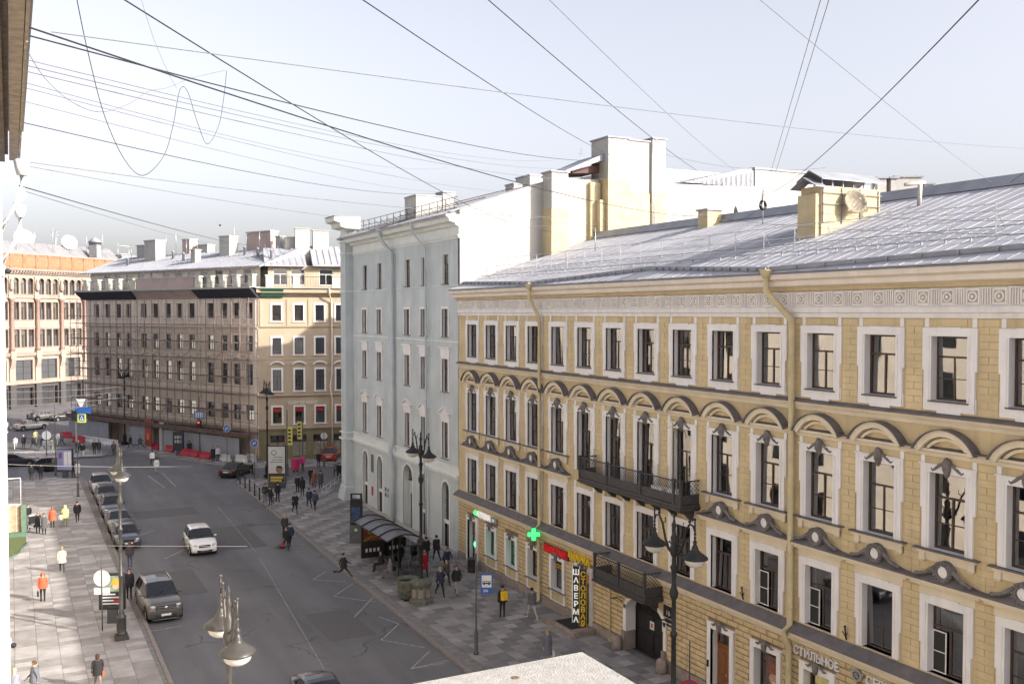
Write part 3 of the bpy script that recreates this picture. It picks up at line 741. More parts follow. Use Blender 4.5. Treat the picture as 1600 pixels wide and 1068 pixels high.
# balconies
def balcony(parent, x0, x1, z, proj, rail, posts, name='balcony'):
    b = obj(name, None, parent, (0, 0, 0))
    q = MB(); q.box(x0, x1, -proj, -.03, z - .14, z); q.box(x0 - .05, x1 + .05, -proj - .06, 0, z - .22, z - .14)
    q.box(x0 + .04, x1 - .04, -proj + .04, -.02, z - .30, z - .22)
    xs = [x0 + .5 + i * (x1 - x0 - 1) / max(1, round((x1 - x0) / 1.45)) for i in range(round((x1 - x0) / 1.45) + 1)]
    for x in xs:
        q.prism([(-.02, z - .30), (-proj + .12, z - .30), (-proj + .2, z - .38), (-proj * .45, z - .52), (-.2, z - .80), (-.02, z - .86)], x - .09, x + .09, 'x')
    q.build('platform', m_ironr, b)
    zt = z + rail
    q = MB()
    for a, bb in ((x0 + .02, x1 - .02),):
        q.box(a, bb, -proj + .02, -proj + .07, zt - .05, zt); q.box(a, bb, -proj + .03, -proj + .06, z + .02, z + .05); q.box(a, bb, -proj + .035, -proj + .055, z + rail * .38, z + rail * .38 + .03)
    for x in (x0 + .02, x1 - .07):
        q.box(x, x + .05, -proj + .07, -.03, zt - .05, zt); q.box(x, x + .04, -proj + .07, -.03, z + .02, z + .05); q.box(x, x + .04, -proj + .07, -.03, z + rail * .38, z + rail * .38 + .03)
    q.build('handrail', m_ironr, b)
    for x in posts:
        q = MB(); q.box(x - .06, x + .06, -proj, -proj + .12, z, zt + .03); q.box(x - .08, x + .08, -proj - .02, -proj + .14, zt - .02, zt + .05); q.build('post', m_ironr, b)
    # lower solid-looking band of closely set bars and upper diagonal lattice
    q = MB(); za, zb = z + rail * .40, zt - .05
    def latt(fx, L_):
        st = .19; hh = zb - za; i = -int(hh / st) - 1
        while i * st < L_:
            for d in (1, -1):
                s0, s1 = i * st, i * st + hh
                a0, a1 = max(0, s0), min(L_, s1)
                if a1 - a0 > .02:
                    ta, tb = (a0 - s0) / hh, (a1 - s0) / hh
                    z_a, z_b = (za + ta * hh, za + tb * hh) if d > 0 else (zb - ta * hh, zb - tb * hh)
                    q.tube([fx(a0, z_a), fx(a1, z_b)], .011, 4, False, False)
            i += 1
    latt(lambda s, zz_: (x0 + .04 + s, -proj + .045, zz_), x1 - x0 - .08)
    latt(lambda s, zz_: (x0 + .04, -proj + .05 + s, zz_), proj - .08); latt(lambda s, zz_: (x1 - .05, -proj + .05 + s, zz_), proj - .08)
    q.build('lattice', m_ironr, b, kind='stuff')
    q = MB(); i = x0 + .05
    q.box(x0 + .05, x1 - .05, -proj + .045, -proj + .05, z + .05, z + rail * .38)
    q.box(x0 + .035, x0 + .04, -proj + .07, -.05, z + .05, z + rail * .38); q.box(x1 - .045, x1 - .04, -proj + .07, -.05, z + .05, z + rail * .38)
    q.build('kick_panel', m_ironr, b)
    return b
yl = lambda Y: YTOP - Y
balcony(yb, yl(42.6), yl(34.0), 8.46, 1.12, 1.08, [yl(42.55), yl(40.0), yl(37.1), yl(34.55), yl(34.05)])
balcony(yb, yl(41.1), yl(36.65), 3.62, 1.15, 1.15, [yl(41.05), yl(38.9), yl(36.7)])
# air-conditioner boxes on the long balcony
q = MB(); q.box(0, .85, -.3, 0, 0, .55); q.build('air_conditioner', m_framew, yb, (yl(36.3), -.75, 8.5))
q = MB(); q.box(0, .7, -.3, 0, 0, .6); q.build('air_conditioner', m_framew, yb, (yl(35.1), -.75, 8.5))
# downpipes
def downpipe(parent, x, ztop, yo, m, r=.11, dx=.9, name='downpipe'):
    q = MB(); q.smooth = True
    q.tube([(x - dx, yo, ztop), (x - dx, yo, ztop - .75), (x, -.26, ztop - 1.9), (x, -.24, ztop - 2.2), (x, -.24, 4.75), (x, -.48, 4.55), (x, -.48, 4.15), (x, -.28, 3.85), (x, -.28, .35), (x, -.42, .2)], r, 10)
    q.lathe([(r, -.25), (r + .06, -.2), (r + .14, .06), (r + .15, .1), (r + .1, .1)], 10, (x - dx, yo, ztop))
    for z in (12.5, 10.2, 7.6, 5.4, 3.0, 1.4): q.lathe([(r + .005, -.02), (r + .025, -.02), (r + .025, .02), (r + .005, .02)], 10, (x, -.28 if z < 4 else -.24, z))
    return q.build(name, m, parent)
downpipe(yb, yl(48.35), 18.62, -.72, m_pipe, .10, .35)
downpipe(yb, yl(28.15), 18.62, -.72, m_pipe, .125, .95)
for Yp in (35.95,):
    q = MB(); q.tube([(yl(Yp), -.09, 12.1), (yl(Yp), -.09, 8.7)], .03, 6); q.tube([(yl(Yp) - .45, -.08, 11.6), (yl(Yp), -.1, 11.75), (yl(Yp) + .3, -.08, 11.2)], .02, 5); q.build('thin_conduit', m_pipe, yb)
q = MB(); q.tube([(yl(41.1), -.12, 3.2), (yl(41.1), -.12, .3)], .05, 6); q.tube([(yl(41.1), -.12, .3), (yl(41.1), -.12, .0)], .07, 6); q.build('thin_downpipe', m_pipe, yb)
# small wall fittings on the ledge between bays (iron flag holders)
for k in (9, 11):
    q = MB(); q.tube([(0, -.05, 0), (0, -.12, .45)], .03, 6); q.tube([(-.12, -.12, .3), (0, -.1, .12), (.12, -.12, .3)], .02, 5); q.sphere((0, -.12, .5), .05, 6, 4)
    q.build('flag_holder', m_iron, yb, (cx[k] + 1.41, -.02, 4.95))
# ---- roof: sheet panels with standing seams
RS = (22.5 - 18.62) / 11.4                                  # slope
rf = obj('roof', None, yb, (0, 0, 0))
def ry(y): return 18.62 + (y + .7) * RS                     # roof height at local y
q = MB(); q.prism([(-.70, 18.55), (10.7, ry(10.7) - .07), (22, 18.55), (22, 18.5), (-.70, 18.5)], -.2, YL, 'x'); q.build('roof_deck', m_roofd, rf)
def rsheet(q):
    sl = RS; w = .66
    def P(x, y, dz=0): return (x, y, (y + .7) * sl + dz)
    q.quad(P(0, -.74), P(w, -.74), P(w, 10.7), P(0, 10.7)); q.quad(P(0, -.74, -.04), P(w, -.74, -.04), P(w, -.74), P(0, -.74))
    for a, b in ((w - .022, w),):
        q.quad(P(a, -.74, .02), P(b, -.74, .02), P(b, 10.7, .02), P(a, 10.7, .02)); q.quad(P(a, -.74), P(a, -.74, .02), P(a, 10.7, .02), P(a, 10.7)); q.quad(P(b, -.74, .02), P(b, -.74), P(b, 10.7), P(b, 10.7, .02))
    q.quad(P(0, 5.1, .012), P(w - .03, 5.1, .012), P(w - .03, 5.16, .012), P(0, 5.16, .012))
_q = MB(); rsheet(_q); rsm = [_q.mesh('roof_sheet', m) for m in (m_roof, mat('zinc_roof_sheet_worn', (.29, .295, .33), .66, .12, 1, metal=.05, dirt=.2), mat('zinc_roof_sheet_bright', (.36, .365, .39), .62, .08, 1, metal=.05))]
for i in range(int(YL / .66)): obj('roof_sheet', rsm[rnd.choice((0, 0, 1, 2))], rf, (-.2 + i * .66, 0, 18.625))
# ridge cap and upper walkway band
q = MB(); q.prism([(10.3, ry(10.3) + .05), (10.7, ry(10.7) + .42), (11.3, ry(10.7) + .42), (11.7, ry(10.3) + .05)], -.2, YL, 'x'); q.build('ridge_cap', m_roofd, rf)
# standing gutters sloping to the two funnels
def gutter(xa, ya, xb, yb_):
    q = MB(); n_ = 30
    for i in range(n_):
        t0, t1 = i / n_, (i + 1) / n_
        p = [(xa + (xb - xa) * t, ya + (yb_ - ya) * t) for t in (t0, t1)]
        A, B = [(x, y, ry(y) + .02) for x, y in p]
        q.quad((A[0], A[1], A[2]), (B[0], B[1], B[2]), (B[0], B[1] - .02, B[2] + .17), (A[0], A[1] - .02, A[2] + .17))
        q.quad((A[0], A[1] - .02, A[2] + .17), (B[0], B[1] - .02, B[2] + .17), (B[0], B[1] + .05, B[2] + .17), (A[0], A[1] + .05, A[2] + .17))
        q.quad((B[0], B[1] + .05, B[2] + .0), (A[0], A[1] + .05, A[2] + .0), (A[0], A[1] + .05, A[2] + .17), (B[0], B[1] + .05, B[2] + .17))
        if i % 2 == 0: q.box(A[0] - .02, A[0] + .02, A[1] - .10, A[1] - .02, A[2] - .02, A[2] + .13)
    q.build('standing_gutter', m_roofd, rf)
fx1, fx2 = yl(48.35) - .35, yl(28.15) - .95
gutter(fx1 - .1, -.62, 0.0, .35); gutter(fx1 + .1, -.62, (fx1 + fx2) / 2, .75); gutter(fx2 - .1, -.62, (fx1 + fx2) / 2, .75); gutter(fx2 + .1, -.62, YL, 1.15)
# snow guard rail on the roof
q = MB()
for y, h in ((2.6, 1.0),):
    x = .6
    while x < YL - .5:
        q.tube([(x, y, ry(y)), (x, y, ry(y) + h)], .028, 4, False); q.tube([(x, y, ry(y) + h * .75), (x, y + .5, ry(y + .5))], .013, 4, False); x += 1.9
    for hh in (h, h * .5, .12): q.tube([(.6, y, ry(y) + hh), (fx2 + 7.6, y, ry(y) + hh)], .018, 4, False)
q.build('roof_railing', mat('pale_railing', (.5, .5, .5), .6, .1), rf)
q = MB()
for y in (1.7, 3.0): q.tube([(0, y, ry(y) + .12), (YL, y, ry(y) + .12)], .018, 4, False)
for i in range(50): q.box(i * 1.0 + .3, i * 1.0 + .34, 1.66, 1.74, ry(1.7), ry(1.7) + .14)
q.build('snow_bar', m_roofd, rf)
def on_roof(px_, py_):
    """where the ray through a photo pixel meets the street-side slope; returns local x, y, z"""
    p = ppl(px_, py_, (YX - .7, 0, 18.62), (-RS, 0, 1)); return (YTOP - p.y, p.x - YX, p.z)
# ---------------------------------------------------------------- pale green building next to it, with its white firewall and rear wing
GX, GY1, GY0 = 27.38, 84.6, 60.12
GLn = GY1 - GY0
gb = thing('apartment_house', 'tall pale green building with arched ground floor windows and a bare white firewall', 'building', (GX, GY1, 0), R_(-90))
gl = lambda Y: GY1 - Y
gcols = [gl(y) for y in (80.0, 76.3, 69.9, 66.55, 62.55)]
rows = [(19.06, 21.14, 0), (15.32, 17.30, 1), (11.42, 13.75, 2), (6.67, 9.25, 3)]
gh = []
for c in gcols:
    for z0, z1, s in rows: gh.append((c - .5, c + .5, z0, z1))
arch = [gcols[0], gcols[1], gcols[3], gcols[4]]
for c in arch: gh.append((c - .62, c + .62, .25, 5.0))
gh.append((gcols[2] - 1.0, gcols[2] + 1.0, .1, 5.2))
q = MB(); wall_sheet(q, 0, GLn, 0, 22.2, gh); q.build('wall', m_green, gb)
q = MB(); q.quad((0.02, .9, 0), (GLn, .9, 0), (GLn, .9, 22.4), (0.02, .9, 22.4)); q.build('room_backing', m_room, gb)
q = MB(); q.quad((0, 0, 0), (0, 9, 0), (0, 9, 23.4), (0, 0, 23.4)); q.quad((0, 9, 0), (GLn, 9, 0), (GLn, 9, 23.5), (0, 9, 23.5)); q.build('side_wall', m_green, gb)
q = MB(); moulding(q, 1.4, GLn - .0, [(0, 22.15), (-.06, 22.15), (-.06, 22.24), (-.14, 22.30), (-.14, 22.38), (0, 22.40)]); q.build('upper_string_course', m_greenw, gb)
q = MB(); moulding(q, 1.4, GLn - .0, [(0, 22.40), (-.05, 22.41), (-.05, 22.95), (-.25, 23.02), (-.35, 23.2), (-.75, 23.28), (-.82, 23.52), (-1.0, 23.62), (-1.0, 23.74), (0, 23.76)]); q.build('eaves_cornice', m_greenw, gb)
q = MB(); moulding(q, -.02, GLn - .02, [(0, 18.93), (-.03, 18.93), (-.03, 18.98), (0, 18.98)]); moulding(q, -.02, GLn - .02, [(0, 14.95), (-.05, 14.95), (-.05, 15.03), (0, 15.05)]); q.build('string_course', m_greenw, gb)
q = MB(); moulding(q, -.02, GLn - .02, [(0, 5.42), (-.08, 5.44), (-.10, 5.56), (-.24, 5.62), (-.24, 5.72), (-.05, 5.78), (-.05, 6.22), (-.12, 6.26), (-.12, 6.33), (0, 6.36)]); q.build('ground_floor_cornice', m_greenw, gb)
q = MB(); q.box(.0, GLn, -.10, 0, 0, .40); q.build('plinth', m_conc, gb)
q = MB()
for c in (gl(78.1), gl(64.6)): q.box(c - .9, c + .9, -.075, -.05, 5.85, 6.15)
q.build('string_course_panel', m_greenw, gb)
# pilaster strips
q = MB()
for Y in (73.6,): q.box(gl(Y) - .35, gl(Y) + .35, -.12, 0, .4, 22.15)
q.build('pilaster', m_green, gb)
def gsur(kind):
    def fn(q):
        h = [2.08, 1.98, 2.33, 2.58][kind]; q.cm = 0
        if kind == 0:
            reveal(q, 1.0, h, .25, 0)
        else:
            for s in (-1, 1): q.box(s * .5, s * .68, -.07, 0, 0, h)
            q.box(-.68, .68, -.07, 0, h, h + .18); reveal(q, 1.0, h, .25, -.07)
        if kind == 2: q.box(-.80, .80, -.09, 0, h + .18, h + .75); q.box(-.90, .90, -.2, 0, h + .75, h + .86)
        if kind == 3:
            q.box(-.76, .76, -.09, 0, h + .18, h + .55); q.box(-.88, .88, -.22, 0, h + .55, h + .64)
            q.prism([(-.92, h + .64), (.92, h + .64), (0, h + 1.12)], -.10, 0, 'y')
            for s in (-1, 1): q.prism([(s * .95, h + .64), (s * .80, h + .64), (0, h + 1.02), (0, h + 1.14)], -.24, 0, 'y')
        q.cm = 1; q.box(-.62, .62, -.14, .02, -.05, -.005)
    return fn
gsm = [win_mesh(('window', 'g%d' % i), gsur(i), [m_white, m_lead]) for i in range(4)]
gcr = [None, ('low', m_curtg), ('full', m_curt), None, ('blind', m_curt), ('sides', m_curtg), None]
for i, c in enumerate(gcols):
    for z0, z1, s in rows:
        o = obj('window', gsm[s], gb, (c, 0, z0)); add_glazing(o, 1.0, z1 - z0, .16, 'T2', curtain=gcr[(i * 3 + s * 2) % 7])
def garch(w, h, D=.28):
    """arched opening: straight jambs to the spring, round head, spandrels filled flush with the wall"""
    def fn(q):
        r = w / 2; zs = h - r; n_ = 12; q.cm = 0
        for s in (-1, 1): q.box(s * r, s * (r + .16), -.05, 0, 0, zs)
        q.arc(0, zs, r, r + .16, 0, math.pi, -.05, 0, n_)
        for s in (-1, 1): q.quad((s * r, -.05, 0), (s * r, D, 0), (s * r, D, zs), (s * r, -.05, zs))
        for k in range(n_):
            a, b = math.pi * k / n_, math.pi * (k + 1) / n_
            q.quad((r * math.cos(b), 0, zs + r * math.sin(b)), (r * math.cos(a), 0, zs + r * math.sin(a)), (r * math.cos(a), D, zs + r * math.sin(a)), (r * math.cos(b), D, zs + r * math.sin(b)))
            q.cm = 1; q.quad((r * math.cos(a), -.001, zs + r * math.sin(a)), (r * math.cos(b), -.001, zs + r * math.sin(b)), (r * math.cos(b), -.001, h + .01), (r * math.cos(a), -.001, h + .01)); q.cm = 0
    return fn
for i, c in enumerate(arch):
    o = obj('arched_window', win_mesh(('arched_window', 'g'), garch(1.24, 4.75), [m_greenw, m_green]), gb, (c, 0, .25))
    q = MB(); q.box(-.60, .60, .10, .24, 1.72, 1.98); q.build('sill', m_greenw, o)
    q = MB()
    for x in (-.30, 0, .30): q.box(x - .02, x + .02, .20, .24, 1.98, 4.5 if x else 4.7)
    for z in (2.6, 3.3, 4.0): q.box(-.58, .58, .205, .235, z, z + .03)
    q.box(-.60, .60, .18, .24, 0, .1); q.box(-.03, .03, .19, .24, .1, 1.72); q.box(-.60, -.54, .19, .24, .1, 1.72); q.box(.54, .60, .19, .24, .1, 1.72)
    q.build('frame', m_frame, o)
    q = MB(); q.quad((-.6, .26, 0), (.6, .26, 0), (.6, .26, 4.75), (-.6, .26, 4.75)); q.build('pane', m_glass, o)
o = obj('portal', win_mesh(('portal', 'g'), garch(2.0, 5.1, .5), [m_greenw, m_green]), gb, (gcols[2], 0, .1))
q = MB(); q.box(-1, 1, .45, .5, 2.75, 3.75); q.box(-1, -.62, .45, .5, 0, 2.75); q.box(.62, 1, .45, .5, 0, 2.75); q.build('infill', m_green, o)
q = MB(); q.box(-.6, -.02, .46, .5, 0, 2.7); q.box(.02, .6, .46, .5, 0, 2.7); q.build('door_leaf', mat('grey_brown_door', (.10, .085, .075), .6, .15, 3), o)
q = MB()
for a in (0, 36, 72, 108, 144, 180): q.tube([(0, .45, 3.8), (.98 * math.cos(R_(a)), .45, 4.08 + .98 * math.sin(R_(a)))], .02, 4, False)
q.box(-1, 1, .42, .5, 3.72, 3.82); q.build('fanlight_bars', m_frame, o)
q = MB(); q.quad((-1, .48, 3.8), (1, .48, 3.8), (1, .48, 5.1), (-1, .48, 5.1)); q.build('pane', m_glass, o)
# corner block projecting to the street, battered foot, crowning entablature
q = MB(); q.box(0, 1.35, -.72, 0, 1.35, 23.3); q.prism([(-.72, 1.36), (-1.02, .0), (0, 0), (0, 1.36)], -.35, 1.38, 'x'); q.build('corner_buttress', m_green, gb)
q = MB(); q.box(-.05, 1.40, -.77, 0, 1.30, 1.40); q.box(-.1, 1.42, -.87, 0, 6.2, 6.3); q.box(-.1, 1.42, -.93, 0, 5.6, 5.78); q.box(-.05, 1.40, -.77, 0, 18.9, 19.03); q.box(-.1, 1.42, -.79, 0, 22.3, 22.42); q.build('buttress_moulding', m_greenw, gb)
q = MB(); q.box(-.1, 1.5, -.87, 0, 23.3, 23.42); q.box(0, 1.35, -.72, .3, 23.42, 24.5)
q.prism([(-.72, 24.5), (-1.35, 24.62), (-1.45, 25.0), (-1.95, 25.12), (-2.0, 25.5), (.4, 25.55), (.4, 24.5)], -.5, 2.3, 'x'); q.build('buttress_entablature', m_greenw, gb)
q = MB(); q.box(-.55, 2.35, -2.05, .4, 25.55, 25.6); q.build('buttress_sheet', m_roofd, gb)
# address plates, plaque, post box, wall lamp arms
m_dplate = mat('dark_plaque', (.12, .11, .11), .5, .1, 5); m_blue = mat('sign_blue', (.02, .05, .25), .5, 0); m_red = mat('sign_red', (.45, .02, .02), .5, 0)
for Y, z, w, h, mm, nm in ((78.2, 3.4, .55, 1.5, m_dplate, 'plaque'), (78.2, 1.4, .35, .75, m_red, 'notice_plate'), (74.9, 2.3, .25, .3, m_dplate, 'number_plate'), (74.3, 2.3, .25, .3, m_dplate, 'number_plate'), (74.9, 1.85, .25, .3, m_dplate, 'number_plate'), (74.3, 1.85, .25, .3, m_dplate, 'number_plate')):
    MB().box(-w / 2, w / 2, -.05, 0, 0, h).build(nm, mm, gb, (gl(Y), 0, z))
# downpipes
q = MB(); q.smooth = True
for Y, zt, yo in ((72.6, 23.7, -.95), (65.6, 23.7, -.95)):
    r = .17 if Y > 70 else .08
    q.tube([(gl(Y) - 1.0, yo, zt), (gl(Y) - 1.0, yo, zt - .7), (gl(Y), -.28, zt - 1.9), (gl(Y), -.26, 6.6), (gl(Y), -.45, 6.0), (gl(Y), -.42, 5.4), (gl(Y), -.28, 5.0), (gl(Y), -.26, .2)], r, 9)
    q.lathe([(r, -.2), (r + .16, .1), (r + .1, .1)], 9, (gl(Y) - 1.0, yo, zt))
q.build('downpipe', m_green, gb)
# roof
GRS = .333
gz = lambda y: 23.76 + (y + 1.0) * GRS
grf = obj('roof', None, gb)
q = MB(); q.prism([(-1.05, 23.72), (7.25, gz(7.25)), (16, gz(7.25) - 1), (16, 22), (-1.05, 23.6)], -.2, GLn - .25, 'x'); q.build('roof_deck', m_roof, grf)
def gs_(q):
    P = lambda x, y, dz=0: (x, y, (y + 1.0) * GRS + dz)
    q.quad(P(0, -1.08), P(.7, -1.08), P(.7, 7.3), P(0, 7.3)); q.quad(P(.67, -1.08, .05), P(.7, -1.08, .05), P(.7, 7.3, .05), P(.67, 7.3, .05)); q.quad(P(.67, -1.08), P(.67, -1.08, .05), P(.67, 7.3, .05), P(.67, 7.3))
_q = MB(); gs_(_q); gsm_ = _q.mesh('roof_sheet', m_roof)
for i in range(34): obj('roof_sheet', gsm_, grf, (-.1 + i * .7, 0, 23.78))
q = MB()
for i in range(16):
    x = .4 + i * 1.5
    for y in (.3,): q.tube([(x, y, gz(y)), (x, y, gz(y) + .9)], .025, 4, False); q.tube([(x, y, gz(y) + .7), (x, y + .5, gz(y + .5))], .015, 4, False)
for h in (.9, .5, .15): q.tube([(.4, .3, gz(.3) + h), (GLn - 1, .3, gz(.3) + h)], .022, 4, False)
q.build('roof_railing', m_iron, grf)
q = MB()
for i in range(60): q.tube([(.4 + i * .38, -.55, gz(-.55)), (.4 + i * .38, -.55, gz(-.55) + .3)], .012, 4, False)
q.tube([(.4, -.55, gz(-.55) + .3), (GLn - 1, -.55, gz(-.55) + .3)], .02, 4, False); q.tube([(1, 2.5, gz(2.5) + .25), (GLn - 1, 2.5, gz(2.5) + .25)], .03, 4, False); q.tube([(1, 4.6, gz(4.6) + .3), (GLn - 1, 4.6, gz(4.6) + .3)], .03, 4, False)
q.build('snow_bar', m_lead, grf)
# world-space boxes of the firewall and rear wing are built in the same thing: x -> GY1-Y, y -> X-GX
def gbox(name, X0, X1, Y0, Y1, z0, z1, m, par=gb, cap=None):
    q = MB(); q.cm = 0; q.box(GY1 - Y1, GY1 - Y0, X0 - GX, X1 - GX, z0, z1)
    if cap: q.cm = 1; q.box(GY1 - Y1 - cap, GY1 - Y0 + cap, X0 - GX - cap, X1 - GX + cap, z1, z1 + .10)
    return q.build(name, [m, m_roofd], par)
# firewall polygon (faces the camera)
q = MB(); pf = [(-.0, 0), (27.6, 0), (27.6, 27.15), (7.3, 26.55), (.0, 24.08)]
q.prism([(a, b) for a, b in pf], GLn - .24, GLn + .025, 'x'); q.build('firewall', m_wallw, gb)
q = MB(); 
for (a, b), (c_, d) in (((-.75, 23.86), (7.3, 26.56)), ((7.3, 26.56), (27.6, 27.16))): q.prism([(a, b), (c_, d), (c_, d + .08), (a, b + .08)], GLn - .3, GLn + .06, 'x')
q.build('firewall_coping', m_roofd, gb)
gbox('rear_wing', 34.7, 55, 61, 72, 18, 26.6, m_wallw)
gbox('unseen_shade_block', 42, 50, 72.1, 86, 0, 28.0, m_wallw); gbox('unseen_shade_block', 50.02, 80, 72.1, 86, 0, 30.3, m_wallw)  # unseen masses added behind the firewall to shade the cream side elevation
q = MB()
for i in range(60): q.box(GLn - .02, GLn + .03, 8.2 + i * .32, 8.24 + i * .32, 27.2, 27.35)
q.build('coping_bracket', m_conc, gb)
# ---------------------------------------------------------------- chimney stacks on the firewall and the roofs (parts of the two buildings)
m_red2 = mat('rusty_red_sheet', (.10, .045, .038), .7, .2, 4)
CW = [m_wallw, m_roofd]
def stack(name, X0, X1, Y0, Y1, z0, z1, zy=None, cap=.10, m=None):
    o = gbox(name, X0, X1, Y0, Y1, zy or z0, z1, m or m_wallw, gb, cap)
    if zy: gbox('chimney_foot', X0 - .04, X1 + .04, Y0 - .04, Y1, z0, zy, m_chy, gb)
    return o
stack('chimney', 33.9, 35.25, 58.8, 60.12, 20.8, 26.93, 24.4)
gbox('wall_patch', 35.25, 38.4, 59.7, 60.12, 21.3, 26.7, mat('cream_wall_patch', (.50, .455, .34), .9, .12, 1, dirt=.35), gb)
gbox('wall_patch', 37.5, 38.35, 59.4, 60.12, 21.3, 26.5, m_chy, gb)
stack('chimney', 38.5, 40.35, 58.6, 60.9, 22.0, 29.7, 26.8)
stack('chimney', 40.35, 42.1, 58.62, 60.9, 22.0, 29.62, 25.85)
gbox('chimney_foot', 38.0, 42.5, 58.9, 60.12, 21.5, 25.2, m_chy, gb)
stack('chimney', 42.55, 43.75, 58.8, 60.5, 22.0, 29.95, 26.0)
q = MB(); q.smooth = True; q.tube([(GY1 - 58.5, 42.3 - GX, 29.4), (GY1 - 58.5, 42.3 - GX, 23.0)], .07, 7); q.tube([(GY1 - 58.5, 42.62 - GX, 26), (GY1 - 58.5, 42.5 - GX, 25.3), (GY1 - 58.5, 42.5 - GX, 23.2)], .05, 6); q.build('vent_pipe', m_zinc, gb)
q = MB(); q.cm = 1; q.prism([(35.2 - GX, 27.0), (38.5 - GX, 28.15), (38.5 - GX, 28.6), (35.2 - GX, 27.15)], GLn - 2.5, GLn + 1.0, 'x')
q.cm = 0; q.prism([(36.2 - GX, 27.1), (38.5 - GX, 27.3), (38.5 - GX, 27.95), (36.2 - GX, 27.25)], GLn - 2.3, GLn + .3, 'x'); q.build('lean_to_roof', [m_red2, m_roofd], gb)
gbox('chimney', 28.0, 30.15, 69.6, 72.0, 24, 26.1, m_wallw, gb, .05); gbox('chimney', 30.35, 31.4, 69.8, 71.2, 24.5, 26.5, m_conc, gb, .05)
gbox('chimney', 38.0, 40.3, 69.5, 72, 25, 28.3, m_wallw, gb, .06); gbox('chimney', 36.5, 37.3, 69.5, 71, 25, 27.5, m_conc, gb, .06)
q = MB(); 
for X in (39.0, 41.2): q.tube([(GLn - 3, X - GX, 26.5), (GLn - 3, X - GX, 29.6)], .03, 4); q.tube([(GLn - 3, X - GX - .3, 29.2), (GLn - 3, X - GX + .3, 29.2)], .015, 4)
q.build('antenna', m_zinc, gb)
# shed with open dark side and the white box beyond it
bb = thing('rooftop_extension', 'white boxy rooftop extension with a dark sloping lean-to behind the yellow roof', 'building', (0, 0, 0))
q = MB(); q.box(53.9, 66, 60.4, 75, 20, 28.7); q.build('wall', m_wallw, bb); q = MB(); q.box(53.8, 66.2, 60.3, 75, 28.7, 28.85); q.build('coping', m_roofd, bb)
q = MB(); q.prism([(46.8, 27.2), (53.9, 27.2), (53.9, 28.8), (52.5, 28.6)], 60.5, 68, 'y'); q.build('lean_to', m_roofd, bb)
q = MB()
for i in range(12): q.tube([(48 + i * .5, 60.42, 27.1), (48 + i * .5, 60.42, 27.3 + i * .1)], .03, 4)
q.build('lean_to_strut', m_iron, bb)
for i, (x0, x1, t, b) in enumerate(((1371, 1385, 279, 300), (1392, 1402, 279, 300), (1399, 1440, 277, 297), (1444, 1458, 288, 300))):
    a, c_ = pd(x0, b, 70), pd(x1, t, 70)
    o = thing('far_chimney', ['pale chimney stack just right of the dish chimney above the yellow ridge', 'narrow grey shaded chimney between two wider ones above the yellow ridge', 'wide pale brick chimney stack above the yellow ridge', 'small low grey chimney, rightmost above the yellow ridge'][i], 'chimney', (a.x, a.y, 0), -CYAW)
    w = (c_ - a).dot(_R)
    q = MB(); q.box(0, w, 0, 1.2, 22, c_.z); q.build('stack', m_wallw if i != 1 else m_conc, o); q = MB(); q.box(-.12, w + .12, -.12, 1.32, c_.z, c_.z + .12); q.build('cap', m_roofd, o)
# chimneys of the yellow roof
def ybox(name, X0, X1, Y0, Y1, z0, z1, m, par):
    q = MB(); q.box(YTOP - Y1, YTOP - Y0, X0 - YX, X1 - YX, z0, z1); return q.build(name, m, par)
ch = obj('chimney', None, yb)
ybox('stack', 31.95, 35.6, 31.5, 32.75, 19.9, 22.65, m_chy, ch)
ybox('stack_shoulder', 31.7, 31.95, 31.6, 32.7, 19.9, 22.3, m_chy, ch)
q = MB()
for X0, X1, z in ((31.8, 35.8, 22.95), (31.45, 32.1, 22.6)):
    a, b = X0 - YX, X1 - YX; yc = YTOP - 32.12
    q.prism([(yc - .8, z), (yc, z + .45), (yc + .8, z), (yc + .8, z - .04), (yc, z + .40), (yc - .8, z - .04)], a, b, 'y')
# prism sweeps (x,z) along y here
for i in range(6): q.box(YTOP - 31.6, YTOP - 31.55, 32.0 + i * .65 - YX, 32.05 + i * .65 - YX, 22.65, 22.97); q.box(YTOP - 32.7, YTOP - 32.65, 32.0 + i * .65 - YX, 32.05 + i * .65 - YX, 22.65, 22.97)
q.build('chimney_cap', m_roofd, ch)
q = MB(); q.box(YTOP - 31.45, YTOP - 31.38, 31.95 - YX, 35.6 - YX, 22.35, 22.37); q.box(YTOP - 31.45, YTOP - 31.38, 31.95 - YX, 35.6 - YX, 21.85, 21.87)
for i in range(4): q.box(YTOP - 31.48, YTOP - 31.44, 32.0 + i * 1.15 - YX, 32.03 + i * 1.15 - YX, 21.0, 22.6)
q.build('chimney_strap', m_roofd, ch)
ch2 = obj('chimney', None, yb)
ybox('stack', 36.7, 37.75, 45.2, 46.1, 21.8, 23.1, m_chy, ch2); ybox('cap', 36.6, 37.85, 45.1, 46.2, 23.1, 23.2, m_roofd, ch2)
